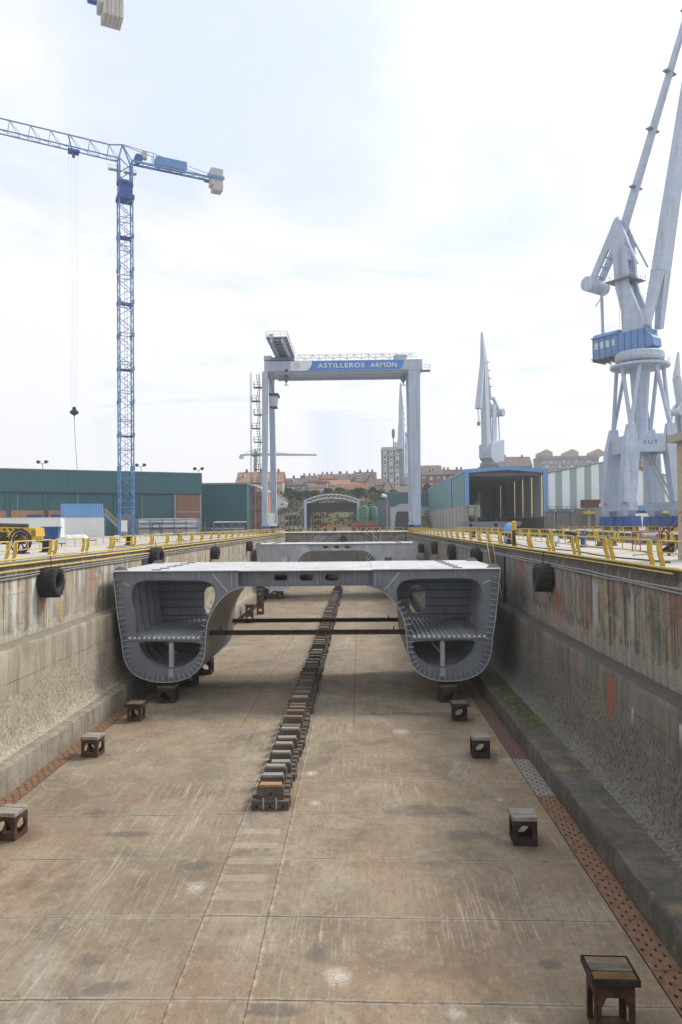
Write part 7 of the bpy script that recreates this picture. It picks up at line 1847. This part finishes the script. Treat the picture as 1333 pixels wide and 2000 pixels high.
def tower_block(px0, px1, py_top, Y, label, floors, cols, py_base, wall='pl_blue', name='apartment_block', depth=16, cap=True):
    a, c = at(px0, py_top, Y), at(px1, py_top, Y); cx = (a.x + c.x) / 2; w = (c.x - a.x) / 2; zt = a.z; z0 = hz(cx, Y) - 3; zb = at(px0, py_base, Y).z
    t = thing(name, label, 'apartment block', (cx, Y, z0)); H = zt - z0
    MB().box(-w, w, 0, depth, 0, H).build('wall', M['pl_dark' if wall == 'pl_blue' else wall], t)
    MB().box(-w - .2, w + .2, -.3, depth + .2, H + .003, H + 1.4).build('parapet', M[wall], t)
    fh = (zt - zb) / floors
    for i in range(floors):
        z = zb - z0 + fh * i
        if wall == 'pl_blue': MB().box(-w - .15, w + .15, -.5, -.003, z + fh - .5, z + fh - .15).build('balcony_slab', M['pl_white'], t)
        for j in range(cols):
            x = -w + 2 * w * (j + .5) / cols; ww = w / cols * (.68 if wall == 'pl_blue' else .62)
            f = MB().box(x - ww, x + ww, -.28, -.004, z + .05 * fh, z + fh * .74).build('window', M['pl_white' if (i + j) % 3 else 'pane_pale'], t)
            MB().box(x - ww * .6, x + ww * .6, -.3, -.282, z + fh * .35, z + fh * .65).build('pane', M['glass' if (i * 2 + j) % 3 else 'pane_pale'], f)
    return t, w, H
t, w, H = tower_block(746.5, 782, 878, 420, 'blue-grey tower block with white balcony bands behind the gantry crane', 7, 3, 952)
MB().box(w * .35, w * 1.0, 2, 10, H + 1.403, H + 4.4).build('stair_head', M['pl_white'], t); MB().tube((w * .3, 4, H + 1.4), (w * .3, 4, H + 7.5), .25, 6).lathe([(.5, H + 7), (.9, H + 8), (.9, H + 12), (.5, H + 12.3)], Matrix.Translation((w * .3, 4, 0)), 10).build('antenna', M['grey_mid'], t)
t, w, H = tower_block(1057, 1170, 897, 330, 'long apartment block with pale bay windows on the hill behind the striped hall', 3, 14, 925, 'pl_grey', depth=14)
for x0, x1 in ((-w, -w * .58), (-w * .1, w * .32), (w * .82, w * 1.2)):
    MB().plate([[(x0, H + 1.41), (x1, H + 1.41), (x1, H + 3.2), ((x0 + x1) / 2, H + 4.6), (x0, H + 3.2)]], lambda u, v, q: (u, q, v), .5, 10).build('stair_head', M['pl_beige'], t)
t, w, H = tower_block(1225, 1262, 884, 300, 'brick apartment house seen between the portal crane legs', 3, 3, 912, 'brick', depth=14)

rnd = random.Random(21)
for k, (px, py, Y, r, h) in enumerate(((571, 955, 300, 3, 5), (612, 957, 312, 2.6, 4), (655, 955, 318, 2.8, 4), (690, 958, 300, 2.6, 4), (728, 952, 322, 2.4, 4), (742, 946, 340, 3, 5), (552, 950, 330, 3.2, 5), (640, 968, 292, 2.4, 3.5), (700, 972, 286, 2.6, 3.5), (588, 972, 284, 2.6, 3.5), (812, 950, 320, 3, 4.5), (1040, 925, 300, 3.5, 5))):
    tree(px, py, Y, r, h, 'small dark green tree growing between the hillside houses')
for o in bpy.data.objects:
    if o.get('label') == 'small dark green tree growing between the hillside houses': o['group'] = 'trees among the hillside houses'
SKY_BASE, SKY_GLOW, SUN, EXPO, HAZE, SKY_AT = .99, .5, 2.8, 0.12, .0004, (0, 0, 0)
# ------------------------------------------------------------------ daylight
AZ, EL = R(62), R(47)           # sun azimuth from +Y towards +X, elevation
SD = V((math.sin(AZ) * math.cos(EL), math.cos(AZ) * math.cos(EL), math.sin(EL)))
W = bpy.data.worlds.new('World'); S.world = W; W.use_nodes = True
nt = W.node_tree; nt.nodes.clear(); N = nt.nodes.new; Lk = nt.links.new
out = N('ShaderNodeOutputWorld'); sky = N('ShaderNodeTexSky'); sky.sky_type = 'NISHITA'; sky.sun_disc = False
sky.sun_elevation = EL; sky.sun_rotation = AZ; sky.air_density = 1.0; sky.dust_density = 1.5
b1 = N('ShaderNodeBackground'); b1.inputs[1].default_value = .15; Lk(sky.outputs[0], b1.inputs[0])
tc = N('ShaderNodeTexCoord')
sp = N('ShaderNodeSeparateXYZ'); Lk(tc.outputs['Generated'], sp.inputs[0])
# project the view direction on a flat cloud layer
dz = N('ShaderNodeMath'); dz.operation = 'MAXIMUM'; Lk(sp.outputs[2], dz.inputs[0]); dz.inputs[1].default_value = .14
dx = N('ShaderNodeMath'); dx.operation = 'DIVIDE'; Lk(sp.outputs[0], dx.inputs[0]); Lk(dz.outputs[0], dx.inputs[1])
dy = N('ShaderNodeMath'); dy.operation = 'DIVIDE'; Lk(sp.outputs[1], dy.inputs[0]); Lk(dz.outputs[0], dy.inputs[1])
cb = N('ShaderNodeCombineXYZ'); Lk(dx.outputs[0], cb.inputs[0]); Lk(dy.outputs[0], cb.inputs[1])
n1 = N('ShaderNodeTexNoise'); mpg = N('ShaderNodeMapping'); mpg.inputs['Location'].default_value = SKY_AT; Lk(cb.outputs[0], mpg.inputs[0]); Lk(mpg.outputs[0], n1.inputs['Vector']); n1.inputs['Scale'].default_value = .8; n1.inputs['Detail'].default_value = 7; n1.inputs['Roughness'].default_value = .55; n1.inputs['Distortion'].default_value = .35
# an opening in the cloud high on the left, and whiter air towards the horizon
acc = n1.outputs[0]
for gp, gw, gk in (((500, 110), .966, -.17), ((880, 260), .975, -.05)):
    gd = (at(*gp, 50) - EYE).normalized()
    gdot = N('ShaderNodeVectorMath'); gdot.operation = 'DOT_PRODUCT'; Lk(tc.outputs['Generated'], gdot.inputs[0]); gdot.inputs[1].default_value = gd      # GAP
    gm = N('ShaderNodeMapRange'); Lk(gdot.outputs['Value'], gm.inputs[0]); gm.inputs[1].default_value = gw; gm.inputs[2].default_value = 1; gm.inputs[3].default_value = 0; gm.inputs[4].default_value = gk; gm.interpolation_type = 'SMOOTHSTEP'
    ad = N('ShaderNodeMath'); ad.operation = 'ADD'; Lk(acc, ad.inputs[0]); Lk(gm.outputs[0], ad.inputs[1]); acc = ad.outputs[0]
hm_ = N('ShaderNodeMapRange'); Lk(sp.outputs[2], hm_.inputs[0]); hm_.inputs[1].default_value = 0; hm_.inputs[2].default_value = .42; hm_.inputs[3].default_value = .16; hm_.inputs[4].default_value = 0
ad = N('ShaderNodeMath'); ad.operation = 'ADD'; Lk(acc, ad.inputs[0]); Lk(hm_.outputs[0], ad.inputs[1]); acc = ad.outputs[0]
r1 = N('ShaderNodeValToRGB'); Lk(acc, r1.inputs[0]); r1.color_ramp.elements[0].position = .3; r1.color_ramp.elements[0].color = (.86,) * 3 + (1,); r1.color_ramp.elements[1].position = .55; r1.color_ramp.elements[1].color = (1, 1, 1, 1)
# thin cloud is brighter towards the sun
dt = N('ShaderNodeVectorMath'); dt.operation = 'DOT_PRODUCT'; Lk(tc.outputs['Generated'], dt.inputs[0]); dt.inputs[1].default_value = SD
mx = N('ShaderNodeMath'); mx.operation = 'MAXIMUM'; Lk(dt.outputs['Value'], mx.inputs[0]); mx.inputs[1].default_value = 0
pw = N('ShaderNodeMath'); pw.operation = 'POWER'; Lk(mx.outputs[0], pw.inputs[0]); pw.inputs[1].default_value = 5
ma = N('ShaderNodeMath'); ma.operation = 'MULTIPLY_ADD'; Lk(pw.outputs[0], ma.inputs[0]); ma.inputs[1].default_value = SKY_GLOW; ma.inputs[2].default_value = SKY_BASE
r2 = N('ShaderNodeValToRGB'); Lk(acc, r2.inputs[0]); r2.color_ramp.elements[0].position = .38; r2.color_ramp.elements[0].color = (.8, .865, 1, 1); r2.color_ramp.elements[1].position = .54; r2.color_ramp.elements[1].color = (.97, .985, 1, 1)
b2 = N('ShaderNodeBackground'); Lk(r2.outputs[0], b2.inputs[0]); Lk(ma.outputs[0], b2.inputs[1])
ms = N('ShaderNodeMixShader'); Lk(r1.outputs[0], ms.inputs[0]); Lk(b1.outputs[0], ms.inputs[1]); Lk(b2.outputs[0], ms.inputs[2]); Lk(ms.outputs[0], out.inputs[0])
sl = bpy.data.lights.new('sun', 'SUN'); sl.energy = SUN; sl.angle = R(14); sl.color = (1, .95, .88)
so = bpy.data.objects.new('sun', sl); COL.objects.link(so); so.location = (60, 40, 90)
so.rotation_euler = (-SD).to_track_quat('-Z', 'Y').to_euler()
S.view_settings.view_transform = 'Standard'; S.view_settings.look = 'None'; S.view_settings.exposure = EXPO; S.view_settings.gamma = 1
S.cycles.max_bounces = 6; S.cycles.diffuse_bounces = 3; S.cycles.use_denoising = True

# ------------------------------------------------------------------ thin sea air
hm = bpy.data.materials.new('haze'); hm.use_nodes = True; t_ = hm.node_tree; t_.nodes.clear()
ho = t_.nodes.new('ShaderNodeOutputMaterial'); hv = t_.nodes.new('ShaderNodeVolumePrincipled'); t_.links.new(hv.outputs[0], ho.inputs['Volume'])
hv.inputs['Color'].default_value = (.93, .96, 1, 1); hv.inputs['Density'].default_value = HAZE; hv.inputs['Anisotropy'].default_value = .3
tag(MB().box(-700, 700, -290, 900, -13, 122).build('haze', hm), kind='stuff')
S.cycles.volume_bounces = 0
